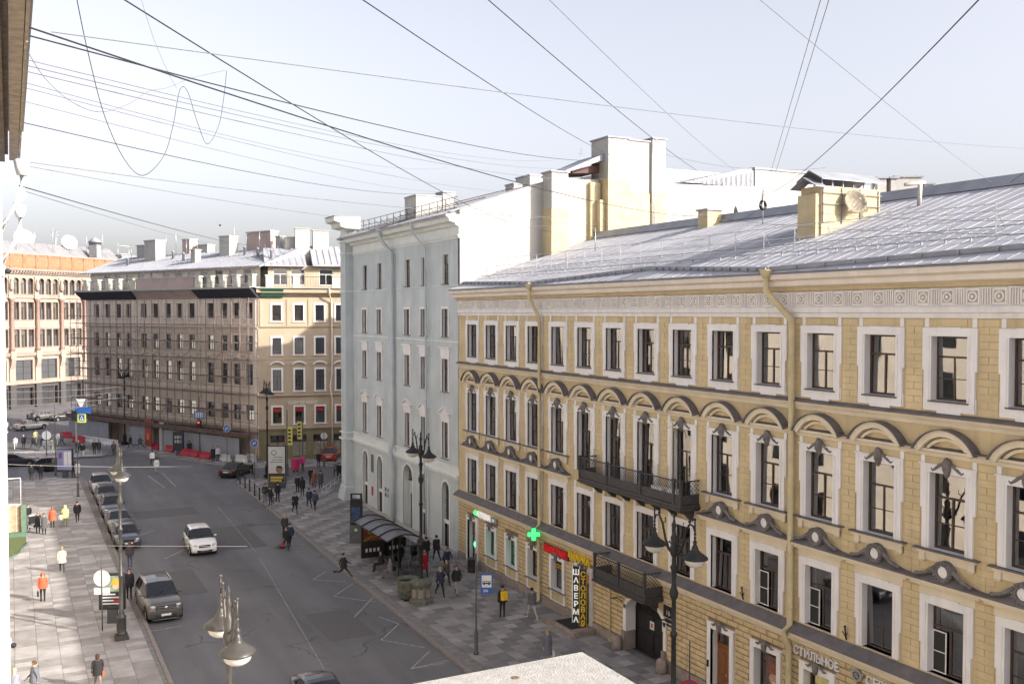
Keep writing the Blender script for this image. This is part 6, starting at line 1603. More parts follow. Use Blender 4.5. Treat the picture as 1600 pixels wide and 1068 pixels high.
def person(x, y, face, label, top, leg, hair=(.05, .03, .02), shoe=(.02, .02, .02), pose='stand', ph=1, h=1.75, coat=None, hood=None, cap=None, bag=None, arms=None, heavy=1.22, longhair=False, z=.15, lean=0.0, wide=1.0, skin=0, pos=None, group='pedestrians'):
    key = (pose, ph, heavy, str(arms), lean)
    if key not in BODY: BODY[key] = body_mesh(pose, ph, heavy, arms, lean)
    m2, mi, V, hz, up_, dz = BODY[key]
    p = gp(x, y, z) if pos is None else Vector(pos)
    ang = {'c': R_(0), 'a': R_(180), 'l': R_(-90), 'r': R_(90)}[face] if isinstance(face, str) else R_(face)
    # forward is -y; 'c' walks towards the camera along the street
    t = thing('person', label, 'person', (p.x, p.y, p.z), ang, group); t.scale = (h / 1.78,) * 3
    me = m2.copy(); me.name = 'body'
    for c in (top, leg): me.materials.append(cmat(c))
    me.materials.append(mat('skin_%d' % skin, SKIN[skin], .6, .05)); me.materials.append(cmat(shoe, 'shoe'))
    me.polygons.foreach_set('material_index', mi)
    obj('body', me, t)
    # fingers of both hands and a face
    def hv(s):
        i = [k for k, v in enumerate(V)]; return None
    hx = []
    n0 = 8
    for k in range(2):
        b = n0 + k * 8; wr, hn = V[b + 2], V[b + 3]; d = (hn - wr).normalized(); sd_ = Vector((0, 1, 0)).cross(d).normalized() if abs(d.y) < .9 else Vector((1, 0, 0)); fr = d.cross(sd_)
        q = MB()
        for j in range(4): o_ = hn + d * .015 + fr * ((j - 1.5) * .017); q.tube([o_, o_ + d * (.05 + .008 * (1.5 - abs(j - 1.5))) , o_ + d * .075 - sd_ * .018 * (-1 if k else 1)], [.009, .008, .006], 4)
        o_ = wr + d * .035 + fr * .026; q.tube([o_, o_ + d * .03 + fr * .02, o_ + d * .055 + fr * .022], [.011, .009, .007], 4)
        q.build('fingers', MATS['skin_%d' % skin], t)
    hc = up_(1.63 + dz, -.02)
    q = MB(); q.sphere((hc.x, hc.y - .085, hc.z - .005), .014, 5, 4, 1.5); q.build('nose', MATS['skin_%d' % skin], t)
    q = MB()
    for s in (-1, 1): q.sphere((hc.x + s * .03, hc.y - .072, hc.z + .022), .010, 5, 4)
    q.build('eyes', m_black, t); q = MB(); q.box(hc.x - .022, hc.x + .022, hc.y - .083, hc.y - .07, hc.z - .048, hc.z - .040); q.build('mouth', m_red, t)
    def shell(name, m_, r, z0, front, down=0):
        q = MB(); q.smooth = True; n_, mm = 12, 6; rings = []
        for i in range(mm + 1):
            fi = math.pi * (.02 + .62 * i / mm); row = []
            for k in range(n_):
                a = 2 * math.pi * k / n_; rr_ = r
                x_, y_ = rr_ * math.sin(fi) * math.cos(a), rr_ * 1.12 * math.sin(fi) * math.sin(a); zz_ = rr_ * 1.12 * math.cos(fi)
                if y_ < -.02 and zz_ < front: zz_ = front + .02; y_ *= .92
                if down and i == mm and y_ > -.03: zz_ -= down; x_ *= .8
                row.append(q.V((hc.x + x_, hc.y + .012 + y_, hc.z + z0 + zz_)))
            rings.append(row)
        for a, b in zip(rings, rings[1:]):
            for k in range(n_): q.F([a[k], b[k], b[(k + 1) % n_], a[(k + 1) % n_]])
        q.F(rings[0]); q.build(name, m_, t)
    if hood: shell('hood', cmat(hood), .125, .0, .045, .10)
    elif cap: shell('knitted_hat', cmat(cap), .108, .02, .045)
    else: shell('hair', cmat(hair, 'hair'), .103, .015, .05, .16 if longhair else 0)
    if coat is None and h > 1.4: coat = (.84, 1.42, top)
    if coat:                                              # open bell from the chest to the hem
        zc0, zc1, cc = coat[0], coat[1], coat[2]
        q = MB(); q.smooth = True; n_ = 14; rings = []
        for i in range(6):
            tt = i / 5; zc = zc1 + (zc0 - zc1) * tt; rx = (.175 + .055 * tt - (.025 * math.sin(math.pi * min(1, tt * 1.4)))) * heavy * wide; ry = (.13 + .055 * tt) * heavy * wide
            rings.append([q.V((rx * math.cos(2 * math.pi * k / n_) * (1 + .03 * math.sin(k * 2.3)), ry * math.sin(2 * math.pi * k / n_) - math.sin(lean) * (zc - hz), zc + dz)) for k in range(n_)])
        for a, b in zip(rings, rings[1:]):
            for k in range(n_): q.F([a[k], b[k], b[(k + 1) % n_], a[(k + 1) % n_]])
        q.F(rings[0]); q.build('coat', cmat(cc), t)
    return t
def carried(name, label, cat, per, kind, col):
    """an object held by or hung on a person stays a thing of its own"""
    M = per.matrix_basis; s = per.scale[0]
    off = {'hand': Vector((.27, -.05, .52)), 'hand2': Vector((-.27, -.05, .50)), 'back': Vector((0, .22, 1.22)), 'side': Vector((-.24, .06, .86))}[kind]
    p = per.location + Matrix.Rotation(per.rotation_euler.z, 3, 'Z') @ (off * s)
    o = thing(name, label, cat, tuple(p), per.rotation_euler.z)
    m_ = cmat(col)
    q = MB()
    if kind == 'back':
        q.slab(-.17, .17, -.09, .10, -.24, .24, .04); q.slab(-.12, .12, .10, .15, -.20, .05, .03); q.build('pack', m_, o)
        q = MB()
        for x_ in (-.13, .13): q.tube([(x_, -.08, .22), (x_, -.26, .20), (x_, -.34, .02), (x_, -.12, -.18)], .022, 5)
        q.build('strap', m_, o)
    else:
        q.slab(-.05, .05, -.15, .15, -.16, .12, .03); q.build('bag_body', m_, o)
        q = MB(); q.tube([(0, -.08, .10), (0, -.06, .26), (0, .06, .26), (0, .08, .10)], .01, 5); q.build('handle', m_, o)
    return o
BK, DK, DB, GR, BR = (.02, .02, .022), (.04, .04, .045), (.03, .04, .07), (.16, .16, .17), (.12, .07, .05)
def P(*a, **k): return person(*a, **k)
# left pavement
r1 = P(67, 938, 'c', 'woman in bright orange-red hooded jacket and black trousers on the sunlit pavement', (.70, .11, .05), BK, hood=(.68, .10, .05), coat=(.80, 1.42, (.70, .11, .05)), pose='stand', h=1.70)
carried('handbag', 'small black handbag carried by the woman in the orange-red jacket', 'handbag', r1, 'hand2', BK)
P(97, 894, 'a', 'person in cream puffer coat and dark trousers walking with a long shadow', (.62, .58, .42), DK, hair=(.30, .22, .12), coat=(.70, 1.42, (.62, .58, .42)), pose='walk', h=1.72)
P(82, 824, 'a', 'woman in a long bright red-orange coat in the small group by the stall', (.68, .12, .06), BK, hair=(.25, .12, .05), coat=(.62, 1.42, (.68, .12, .06)), h=1.68, longhair=True)
P(102, 822, 'a', 'person in a pale lime hooded jacket next to the child', (.52, .55, .22), (.2, .22, .1), hood=(.52, .55, .22), coat=(.72, 1.4, (.52, .55, .22)), h=1.72)
P(95.5, 823, 'a', 'small child in a cream top between the red and lime coats', (.60, .56, .44), GR, h=1.15)
P(121, 816, 'a', 'man in a black jacket walking alone away along the left pavement', BK, BK, pose='walk', ph=-1, h=1.78, coat=(.82, 1.4, BK))
P(59.5, 832, 'c', 'woman in long dark quilted coat with fair hair, left of the pair by the stall', DK, BK, hair=(.35, .28, .2), coat=(.5, 1.42, DK), h=1.68, longhair=True)
P(69, 834, 'c', 'woman in long charcoal coat with dark hair, right of the pair by the stall', GR, BK, coat=(.5, 1.42, (.09, .09, .095)), h=1.66, longhair=True)
P(44, 820, 'c', 'person in black pushing the pushchair beside the green stall', BK, BK, h=1.72, arms=(( .5, .7), (.5, .7)), hair=(.03, .02, .02))
r2 = P(153, 1078, 'a', 'woman in a black dress coat with a tan shoulder bag at the bottom edge', BK, (.25, .2, .18), hair=(.06, .03, .02), coat=(.78, 1.42, BK), h=1.68, longhair=True, pose='walk')
carried('shoulder_bag', 'reddish tan shoulder bag on the woman in the black dress coat', 'shoulder bag', r2, 'side', (.30, .10, .05))
g1 = gp(54, 1037, 1.75); g2 = gp(22, 1047, 1.68)
P(0, 0, 'l', 'man in a dark grey shirt cut off by the bottom left corner', (.13, .14, .17), DK, hair=(.10, .055, .03), h=1.80, pos=(g1.x, g1.y, .15), pose='walk')
P(0, 0, 'a', 'fair-haired woman in a grey top with a dark strap beside the drainpipe', (.22, .22, .25), DK, hair=(.50, .40, .25), h=1.68, pos=(g2.x, g2.y, .15), longhair=True)
P(49, 751, 'a', 'left one of two people in black walking towards the black cars', (.05, .055, .05), (.1, .1, .11), pose='walk', h=1.74, coat=(.8, 1.4, (.05, .055, .05)))
P(64, 750, 'a', 'right one of two people in black walking towards the black cars', BK, DK, pose='walk', ph=-1, h=1.76)
P(121, 745, 'c', 'person in a long pale grey coat by the blue display board', (.50, .50, .50), (.4, .4, .4), hair=(.4, .35, .3), coat=(.45, 1.42, (.50, .50, .50)), h=1.70)
P(114.5, 745, 'c', 'person in black close behind the pale grey coat by the display board', BK, BK, h=1.7)
P(129, 714, 'a', 'walker with a black jacket and pale trousers striding across the road', BK, (.55, .52, .48), pose='walk', h=1.76)
P(122, 708, 'a', 'walker all in dark clothes just ahead of the pale trousers', DK, BK, pose='walk', ph=-1)
sunny = [(24, 702, 'c', (.75, .73, .68), (.6, .58, .5), 'person in white on the sunny island, nearest the drainpipe'), (37, 700, 'a', BK, BK, 'tall person in black with a white cap on the sunny island'),
         (52, 700, 'l', (.10, .09, .09), DK, 'person in dark grey stepping across the sunny island'), (56, 692, 'c', (.68, .70, .35), (.6, .6, .4), 'person in pale yellow-green behind the others on the sunny island'),
         (66, 702, 'r', DK, BK, 'person in black mid-stride in the middle of the sunny island'), (81, 706, 'a', (.08, .10, .07), (.2, .2, .18), 'person with a dark green rucksack leaving the sunny island'),
         (91, 695, 'c', (.75, .75, .72), (.7, .7, .66), 'person in bright white beside the round sign'), (96.5, 696, 'r', DK, BK, 'dark figure right of the bright white person')]
for i, (x, y, f, c1, c2, lb) in enumerate(sunny): P(x, y, f, lb, c1, c2, pose='walk', ph=1 if i % 2 else -1, h=1.68 + .03 * (i % 4), z=.1, coat=(.8, 1.4, c1) if i % 2 else None, cap=(.7, .7, .7) if i == 1 else None)
P(147.5, 709, 'c', 'left one of two people in black waiting at the kerb by the white barriers', BK, BK, h=1.75)
P(154.5, 708, 'a', 'right one of two people in black waiting at the kerb by the white barriers', DK, BK, h=1.7, coat=(.6, 1.4, DK))
P(178, 711, 'a', 'stooping person in dark brown with a hood by the distant lamp', (.07, .05, .05), DK, lean=.35, h=1.72)
P(204, 700, 'l', 'person in black beside the hoarding panel, left of the strider', BK, BK, pose='walk')
P(219, 702, 'r', 'person in dark grey striding along the hoarding', (.06, .065, .06), BK, pose='run', h=1.8)
P(238, 727, 'a', 'man in a white jacket crossing the road, the farther of two', (.66, .65, .64), DK, pose='walk', h=1.76, z=0)
r3 = P(244.5, 740, 'a', 'man in a white shirt and grey trousers crossing the road, the nearer of two', (.60, .60, .62), (.28, .28, .30), pose='walk', ph=-1, h=1.76, z=0)
P(203, 885, 'a', 'person in a dark jacket and blue jeans standing in the road behind the off-roader', (.06, .05, .05), (.06, .08, .14), hair=(.10, .05, .03), h=1.76, z=0, longhair=True)
P(202, 934, 'c', 'man in black standing between the lamp and the bronze off-roader', BK, BK, h=1.80, coat=(.7, 1.42, BK))
# by the scaffolding
P(296, 711, 'a', 'broad person in black walking past the red barriers', BK, BK, h=1.8, pose='walk', heavy=1.25, coat=(.7, 1.4, BK))
P(333, 720, 'c', 'person in a long black coat waiting by the white barriers', BK, BK, h=1.74, coat=(.4, 1.42, BK))
P(340.5, 720, 'c', 'person in a pale grey jacket next to the long black coat', (.42, .42, .44), DK, h=1.76)
# right pavement, far part
P(461, 802, 'c', 'man in black with clasped hands walking alone on the right pavement', BK, BK, pose='walk', h=1.82, coat=(.75, 1.42, BK), arms=((.4, 1.2), (.4, 1.2)))
P(483, 793, 'a', 'left one of two in dark blue walking away past the black-coated man', DB, BK, pose='walk', h=1.76)
P(492, 797, 'a', 'right one of two in dark blue walking away past the black-coated man', (.06, .065, .09), BK, pose='walk', ph=-1, h=1.78, heavy=1.2)
r4 = P(465, 769, 'c', 'person in black holding a white bag, left of the close pair', BK, BK, h=1.7)
carried('carrier_bag', 'white carrier bag held by the person in black of the close pair', 'carrier bag', r4, 'hand', (.6, .6, .6))
P(472.5, 774, 'a', 'person in a black hooded parka, right of the close pair', BK, BK, hood=BK, h=1.8, coat=(.7, 1.42, BK))
P(486, 757, 'c', 'person in black at the left edge of the group of three', BK, BK, h=1.8)
P(491, 761, 'a', 'person in a long rust-brown coat in the group of three', (.20, .09, .065), BR, hair=(.3, .2, .12), coat=(.45, 1.42, (.20, .09, .065)), h=1.75, heavy=1.2)
P(501, 763, 'a', 'person in dark grey at the right edge of the group of three', (.07, .07, .08), BK, h=1.82, coat=(.55, 1.42, (.07, .07, .08)))
P(524.5, 745, 'a', 'person in a blue-grey jacket just before the green corner', (.13, .16, .20), DB, pose='walk', h=1.74)
P(530, 749, 'a', 'person in black half hidden by the green corner', BK, BK, h=1.8, pose='walk')
P(498, 729, 'c', 'distant person in black in front of the orange-red car', BK, BK, h=1.75)
P(414, 784, 'a', 'person in dark clothes with a red hat beside the bicycle', DK, GR, cap=(.4, .03, .03), h=1.74)
P(434, 783, 'a', 'person in black standing right of the bicycle by the portrait panel', BK, BK, h=1.80)
P(423, 789, 200, 'person in black leaning over the bicycle handlebars', BK, DK, h=1.75, lean=.25, arms=((.9, .4), (.9, .4)))
P(473, 735, 'a', 'courier in a pink jacket wheeling a big pink delivery box', (.55, .05, .18), (.08, .03, .05), h=1.74, cap=(.5, .04, .15))
r5 = P(447, 859, 'c', 'person in dark clothes carrying a red bag down the road edge', BK, BK, pose='walk', h=1.74, z=0, coat=(.85, 1.4, BK))
carried('shopping_bag', 'red shopping bag carried beside the road edge', 'shopping bag', r5, 'hand2', (.45, .03, .04))
P(453, 854, 'a', 'person in a dark blue jacket walking with the red-bag carrier', DB, BK, pose='walk', ph=-1, h=1.80, z=0, hair=(.04, .03, .03))
P(445, 838, 'c', 'person with a bright yellow hat right behind the pair at the road edge', DK, BK, cap=(.62, .42, .03), h=1.74, z=.1)
P(537, 906, 'r', 'man in black striding off the road onto the right kerb', BK, BK, pose='run', h=1.80, z=.05)
# around the shelter
P(622, 878, 'a', 'person in black standing behind the bus shelter', BK, BK, h=1.78, pos=(23.6, 67.5, .15))
P(657, 874, 'a', 'person in a grey jacket behind the shelter lamp post', (.16, .15, .15), DK, h=1.78)
P(666, 878, 'a', 'left one of two people in black jackets with pale back print', BK, BK, h=1.80, coat=(.8, 1.42, BK))
P(682, 876, 'a', 'right one of two people in black jackets with pale back print', BK, BK, h=1.82, pose='walk', coat=(.8, 1.42, BK))
r6 = P(663, 899, 'c', 'woman in a knee-length red coat on the right pavement', (.33, .015, .025), BK, hair=(.45, .35, .22), coat=(.5, 1.42, (.33, .015, .025)), pose='walk', h=1.70, longhair=True)
carried('carrier_bag', 'white carrier bag held by the woman in the red coat', 'carrier bag', r6, 'hand2', (.65, .65, .65))
P(697, 893, 'c', 'stooping person in dark blue near the pharmacy corner', DB, DK, lean=.4, h=1.76, heavy=1.25)
P(697.5, 913, 'c', 'person in dark patterned clothes behind the man in the open jacket', (.07, .06, .06), BK, h=1.66, pose='walk')
P(688, 931, 'c', 'man in a navy jacket open over a pale blue shirt', (.03, .035, .06), BK, hair=(.30, .25, .2), pose='walk', h=1.82)
P(713.5, 928, 'c', 'man in a black jacket and light grey trousers looking down', BK, (.32, .32, .33), pose='walk', ph=-1, h=1.80, shoe=(.05, .04, .04))
P(0, 0, 'l', 'seated person in black on the shelter bench', BK, BK, pose='sit', pos=(21.35, 59.4, .15), h=1.74, coat=(.95, 1.42, BK))
P(0, 0, 'l', 'seated person in grey on the shelter bench with a blue bag', GR, GR, pose='sit', pos=(21.35, 57.6, .15), h=1.72)
r7 = P(785, 963, 'a', 'courier in black wearing a bright yellow backpack on the right pavement', BK, BK, h=1.82, pose='stand')
carried('backpack', 'bright yellow backpack with dark curved marks worn by the courier', 'backpack', r7, 'back', (.75, .48, .02))
P(831, 967, 'a', 'man in a grey jacket and pale trousers striding by the downpipe', (.12, .12, .135), (.40, .38, .36), pose='walk', h=1.80, hair=(.02, .02, .02), shoe=(.6, .6, .6))
g3 = gp(855, 986, 1.68)
r8 = P(0, 0, 'c', 'fair-haired woman in a long grey-blue coat just above the white parapet', (.13, .13, .16), (.2, .19, .18), hair=(.30, .22, .14), coat=(.45, 1.42, (.13, .13, .16)), h=1.68, pos=(g3.x, g3.y, .15), longhair=True)
carried('carrier_bag', 'white carrier bag of the woman in the grey-blue coat', 'carrier bag', r8, 'hand', (.6, .6, .62))
# ---------------------------------------------------------------- street furniture
def arrow_mb(w=.06):
    q = MB(); q.prism([(-.16, -.2), (-.16 + w, -.2), (-.16 + w, .0), (.06, .0), (.06, -.07), (.2, .04), (.06, .15), (.06, .08), (-.16, .08)], -.008, 0, 'y'); return q
def disc(q, r, y0, y1, n=20, cz=0.0, cx_=0.0):
    q.prism([(cx_ + r * math.cos(2 * math.pi * k / n), cz + r * math.sin(2 * math.pi * k / n)) for k in range(n)], y0, y1, 'y')
m_wp = mat('sign_white', (.62, .62, .62), .5, 0); m_sb = mat('sign_royal_blue', (.03, .10, .33), .5, 0); m_pole = mat('dark_grey_pole', (.06, .062, .065), .5, .15, 4)
m_ylw = mat('fluorescent_yellow', (.60, .68, .05), .5, 0); m_yb = mat('banner_yellow', (.55, .52, .12), .7, .1, 3)
def pole_thing(name, label, cat, px_, py_, h, r=.05, z=.15, base=True, rot=0, group=None):
    p = gp(px_, py_, z); t = thing(name, label, cat, (p.x, p.y, z), rot, group)
    q = MB(); q.lathe(([(r * 3, 0), (r * 3, .08), (r * 2.2, .12), (r * 2, 1.1), (r * 1.3, 1.2)] if base else []) + [(r, 1.25 if base else 0), (r * .8, h), (.005, h + .03)], 10); q.build('pole', m_pole, t)
    return t, p
def zat(py_, p): # height of a pixel row above the ground at the distance of p
    d = (Vector((p.x, p.y, CH)) - _C).dot(_f0); a = math.atan((534 - py_) / CF) - CP; return CH + d * math.tan(a)
for i, (x, y0, yb_, lb) in enumerate(((355, 669, 722, 'blue round right-turn arrow sign, the one nearer the hoarding'), (398, 692, 748, 'blue round right-turn arrow sign, the one beside the street corner lamp'))):
    t, p = pole_thing('turn_sign', lb, 'road sign', x, yb_, 2.9, .035, .15, False, -CYAW, 'right-turn arrow signs')
    z = zat(y0, p) - .15; q = MB(); disc(q, .40, -.03, 0, 24, z); q.build('rim', m_wp, t); q = MB(); disc(q, .36, -.036, -.03, 24, z); q.build('face', m_sb, t); arrow_mb(.08).build('arrow', m_wp, t, (0, -.037, z))
t, p = pole_thing('route_sign', 'small blue route sign with white strokes above a red signal light by the scaffold', 'road sign', 312, 712, 7.0, .06, .15, True, -CYAW)
z = zat(648, p) - .15; MB().box(-.6, .55, -.05, 0, z - .45, z + .45).build('plate', mat('sign_dull_blue', (.08, .14, .28), .5, 0), t)
for x in (-.35, -.1, .15, .35): MB().box(x - .05, x + .05, -.06, -.05, z - .3, z + .3).build('stroke', m_wp, t)
MB().box(-.2, .25, -.3, 0, z - 1.6, z - .6).build('signal_head', m_iron, t); q = MB(); disc(q, .13, -.33, -.3, 14, z - .85); q.build('red_lamp', mat('signal_red', (.7, .04, .03), .4, 0, emit=1.2), t)
t, p = pole_thing('crossing_sign', 'yellow framed pedestrian crossing sign with traffic signals on the pole at the far crossing', 'road sign', 119, 707, 8.3, .07, .1, True, -CYAW)
z = zat(652, p) - .15
MB().box(.25, 1.25, -.06, 0, z - .55, z + .55).build('yellow_board', m_ylw, t); MB().box(.4, 1.1, -.07, -.06, z - .4, z + .4).build('blue_panel', m_sb, t)
MB().prism([(.48, z - .32), (1.02, z - .32), (.75, z + .3)], -.08, -.07, 'y').build('white_triangle', m_wp, t)
q = MB(); q.tube([(.75, -.085, z + .12), (.75, -.085, z - .05)], .03, 4); q.tube([(.75, -.085, z - .05), (.66, -.085, z - .25)], .022, 4); q.tube([(.75, -.085, z - .05), (.84, -.085, z - .25)], .022, 4); q.build('walking_figure', m_iron, t)
MB().box(-.35, .2, -.35, -.08, z - .3, z + .9).build('signal_head', m_iron, t)
q = MB(); q.prism([(.1, zat(624, p)), (1.25, zat(624, p)), (.68, zat(640, p))], -.05, -.02, 'y'); q.build('give_way_plate', m_wp, t)
MB().box(.0, 1.9, -.12, -.06, zat(647, p), zat(637, p)).build('blue_plate', m_sb, t)
# round sign backs
t, p = pole_thing('sign_back', 'white backs of a round and a square sign in front of the yellow-hat advertising box', 'road sign', 160, 985, 4.0, .03, .15, False, -CYAW)
z = zat(903, p) - .15; q = MB(); disc(q, .44, .0, .02, 26, z); q.build('round_plate', m_wp, t); MB().box(-.42, .0, .0, .02, z - .86, z - .50).build('square_plate', m_wp, t); MB().box(.02, .42, .0, .02, z - .80, z - .50).build('small_plate', m_wp, t)
t, p = pole_thing('sign_back', 'grey back of a round sign and plate by the sunny island', 'road sign', 73, 712, 3.4, .05, .1, False, -CYAW)
z = zat(680, p) - .1; q = MB(); disc(q, .55, 0, .02, 20, z); q.build('round_plate', mat('sign_grey', (.40, .40, .42), .5, 0), t); MB().box(-.5, .5, 0, .02, z - 1.2, z - .65).build('square_plate', MATS['sign_grey'], t)
t, p = pole_thing('post', 'plain dark post on the left pavement below the blue display board', 'post', 122, 775, 6.2, .05, .15, True)
t, p = pole_thing('post', 'tall thin dark post left of the blue display board', 'post', 87, 742, 9.5, .055, .15, True)
# no-parking sign at the bottom
t, p = pole_thing('parking_ban_sign', 'round red and blue no-stopping sign cut by the bottom edge beside the lamp', 'road sign', 1077, 1120, 3.2, .03, .15, False, -CYAW)
z = zat(1078, p) - .15; q = MB(); disc(q, .46, -.03, 0, 26, z); q.build('red_rim', m_red, t); q = MB(); disc(q, .37, -.036, -.03, 26, z); q.build('blue_face', m_sb, t)
q = MB()
for a in (45, -45): q.T = Matrix.Translation((0, 0, z)) @ Matrix.Rotation(R_(a), 4, 'Y'); q.box(-.38, .38, -.045, -.036, -.04, .04); q.T = None
q.build('red_bar', m_red, t); MB().box(-1.0, -.05, -.03, .0, z + .05, z + .1).build('bracket', m_pole, t)
# bus stop pole and flag
t, p = pole_thing('bus_stop_sign', 'bus stop pole with a blue framed white bus sign beside the yellow-backpack courier', 'bus stop', 744, 1021, 5.0, .045, .15, True, -CYAW)
z = zat(911, p) - .15
MB().box(.22, .82, -.04, 0, z - .5, z + .5).build('blue_board', m_sb, t); MB().box(.28, .76, -.05, -.04, z - .18, z + .42).build('white_panel', m_wp, t)
q = MB(); q.slab(.32, .72, -.06, -.052, z - .0, z + .14, .002); q.build('bus_symbol', m_iron, t)
for x in (.40, .64): q = MB(); disc(q, .045, -.066, -.052, 10, z - .01, x); q.build('bus_wheel', m_iron, t)
for k in range(4): MB().box(.35 + k * .09, .41 + k * .09, -.066, -.06, z + .06, z + .12).build('bus_window', m_wp, t)
text('206', .17, m_wp, t, (.34, -.05, z - .40), ext=.004, bold=.004)
MB().box(.0, .25, -.03, -.01, z + .3, z + .34).build('bracket', m_pole, t)
# yellow banners on poles
for i, (x, yb_, tp, yb0, lb) in enumerate(((449, 742, 640, 683, 'dark post with a yellow text banner, left of the banner pair'), (473, 735, 640, 674, 'dark post with a yellow text banner, right of the banner pair'), (485.5, 713, 632, None, 'bare dark post right of the yellow banners'))):
    t, p = pole_thing('banner_post' if yb0 else 'post', lb, 'post', x, yb_, zat(tp, gp(x, yb_, .15)) - .15, .07, .15, True, -CYAW)
    if yb0:
        z = zat(yb0, p); MB().box(.05 if i == 0 else -.55, .55 if i == 0 else -.05, -.03, 0, z - .95, z + .95).build('banner', m_yb, t)
        for k in range(4): MB().box((.12 if i == 0 else -.48), (.40 if i == 0 else -.20), -.036, -.03, z - .7 + k * .4, z - .5 + k * .4).build('banner_mark', m_iron, t)
t, p = pole_thing('round_mirror_sign', 'pale round sign on a black post in front of the orange-red car', 'road sign', 506.5, 729, 4.1, .06, .1, True, -CYAW); z = zat(682, p); q = MB(); disc(q, .38, -.03, 0, 18, z); q.build('disc', m_wp, t)
# advertising boxes
def adbox(label, px_, py_, w, h, leg, face, rot, z=.15, base_w=.5):
    p = gp(px_, py_, z); t = thing('advertising_box', label, 'advertising box', (p.x, p.y, z), rot)
    MB().slab(-base_w / 2, base_w / 2, -.12, .12, 0, leg, .01).build('foot', m_pole, t); MB().bbox(-w / 2, w / 2, -.12, .12, leg, leg + h, .02).build('case', m_iron, t)
    MB().box(-w / 2 + .07, w / 2 - .07, -.128, -.121, leg + .07, leg + h - .07).build('poster', face, t); return t
m_post = mat('poster_cream', (.42, .42, .38), .5, .15, 2, emit=.06); m_ora = mat('poster_orange', (.72, .32, .03), .6, .1, 6); m_skinp = mat('poster_skin', (.55, .36, .26), .6, .15, 8); m_dkp = mat('poster_dark', (.03, .03, .035), .5, .3, 4)
t = adbox('advertising box with a figure in an orange hat beside the left lamp', 176, 972, 1.35, 1.95, .75, m_dkp, -CYAW + .1)
MB().box(-.55, .55, -.134, -.129, 1.75, 2.6).build('poster_ground', mat('poster_green', (.20, .26, .18), .6, .3, 6), t)
q = MB(); disc(q, .17, -.142, -.135, 16, 2.03, .22); q.build('poster_face', m_skinp, t); q = MB(); q.prism([(.0, 2.12), (.44, 2.12), (.40, 2.3), (.32, 2.42), (.14, 2.44), (.04, 2.32)], -.150, -.143, 'y'); q.build('poster_hat', m_ora, t)
for k in range(4): MB().box(-.5, .4 - .2 * (k % 2), -.140, -.135, 1.05 + k * .17, 1.12 + k * .17).build('poster_text', m_wp, t)
MB().box(.1, .5, -.146, -.141, 1.18, 1.30).build('poster_tag', m_red, t)
t = adbox('advertising panel with a portrait of a dark-haired person over yellow lettering at the corner', 433, 762, 1.75, 3.6, .5, mat('poster_white', (.50, .51, .50), .6, .1, 2), -CYAW, base_w=1.7)
q = MB(); disc(q, .32, -.142, -.135, 18, 1.75, .25); q.build('poster_face', mat('poster_dim_skin', (.25, .14, .10), .6, .2, 5), t)
q = MB(); q.prism([(-.1, 1.8), (.0, 2.12), (.25, 2.2), (.5, 2.12), (.6, 1.8), (.5, 1.95), (.25, 2.0), (.0, 1.95)], -.150, -.143, 'y'); q.build('poster_hair', m_iron, t)
MB().box(-.78, .78, -.140, -.134, .6, 1.45).build('poster_jacket', m_dkp, t)
for k in range(2): MB().box(-.6, .62 - k * .15, -.150, -.144, .95 - k * .27, 1.15 - k * .27).build('poster_text', mat('poster_gold', (.5, .38, .06), .6, .2, 20), t)
q = MB(); q.arc(-.25, 3.45, .20, .26, 0, 6.28, -.140, -.134, 16); q.build('poster_emblem', m_dplate, t)
for k in range(3): MB().box(-.65 + .2 * k, .55, -.140, -.134, 2.5 + k * .24, 2.56 + k * .24).build('poster_line', m_dplate, t)
t = adbox('dark advertising panel with small pictures in front of the hoarding and red barriers', 279, 711, 1.25, 2.2, .6, m_dkp, -CYAW)
for k in range(6): MB().box(-.42 + (k % 3) * .3, -.2 + (k % 3) * .3, -.14, -.13, 1.5 + (k // 3) * .5, 1.85 + (k // 3) * .5).build('poster_picture', mat('poster_pic_%d' % (k % 3), ((.25, .3, .25), (.4, .35, .3), (.2, .22, .3))[k % 3], .6, .2, 8), t)
t = adbox('blue and white display board on a grey foot at the end of the left pavement', 102, 746, 1.7, 2.2, .75, mat('board_lilac_blue', (.25, .27, .45), .6, .15, 1), -CYAW - .1)
for k in range(2): MB().box(-.05 + k * .42, .3 + k * .42, -.14, -.13, 1.3, 2.7).build('paper_sheet', m_wp, t)
MB().box(-.6, -.25, -.14, -.13, 2.0, 2.6).build('dark_sheet', mat('board_violet', (.14, .08, .22), .6, .1), t)
# parking terminal / information totem
p = gp(557, 847, .15); t = thing('info_totem', 'dark upright terminal with a framed blue screen left of the bus shelter', 'terminal', (p.x, p.y, .15), -CYAW)
MB().slab(-.45, .45, -.3, .3, 0, 1.35, .02).build('cabinet', mat('terminal_grey', (.09, .10, .10), .5, .2, 3), t); MB().bbox(-.42, .42, -.28, .28, 1.35, 3.2, .04).build('screen_case', m_iron, t); MB().box(-.34, .34, -.29, -.28, 1.5, 2.7).build('screen', mat('blue_screen', (.04, .07, .13), .2, .4, 5), t)
MB().box(-.42, -.30, -.1, .1, 3.2, 3.6).build('fin', m_iron, t); MB().box(.30, .42, -.1, .1, 3.2, 3.6).build('fin', m_iron, t); MB().box(-.42, .42, -.1, .1, 3.55, 3.62).build('top_rail', m_iron, t); MB().box(-.1, .12, -.31, -.30, .9, 1.1).build('sticker', mat('pale_green_sticker', (.4, .55, .3), .6, 0), t)
# bus shelter
st_ = thing('bus_shelter', 'bus shelter with a ribbed vaulted roof and glass back on the right pavement', 'bus shelter', (22.3, 55.6, .15), R_(90))
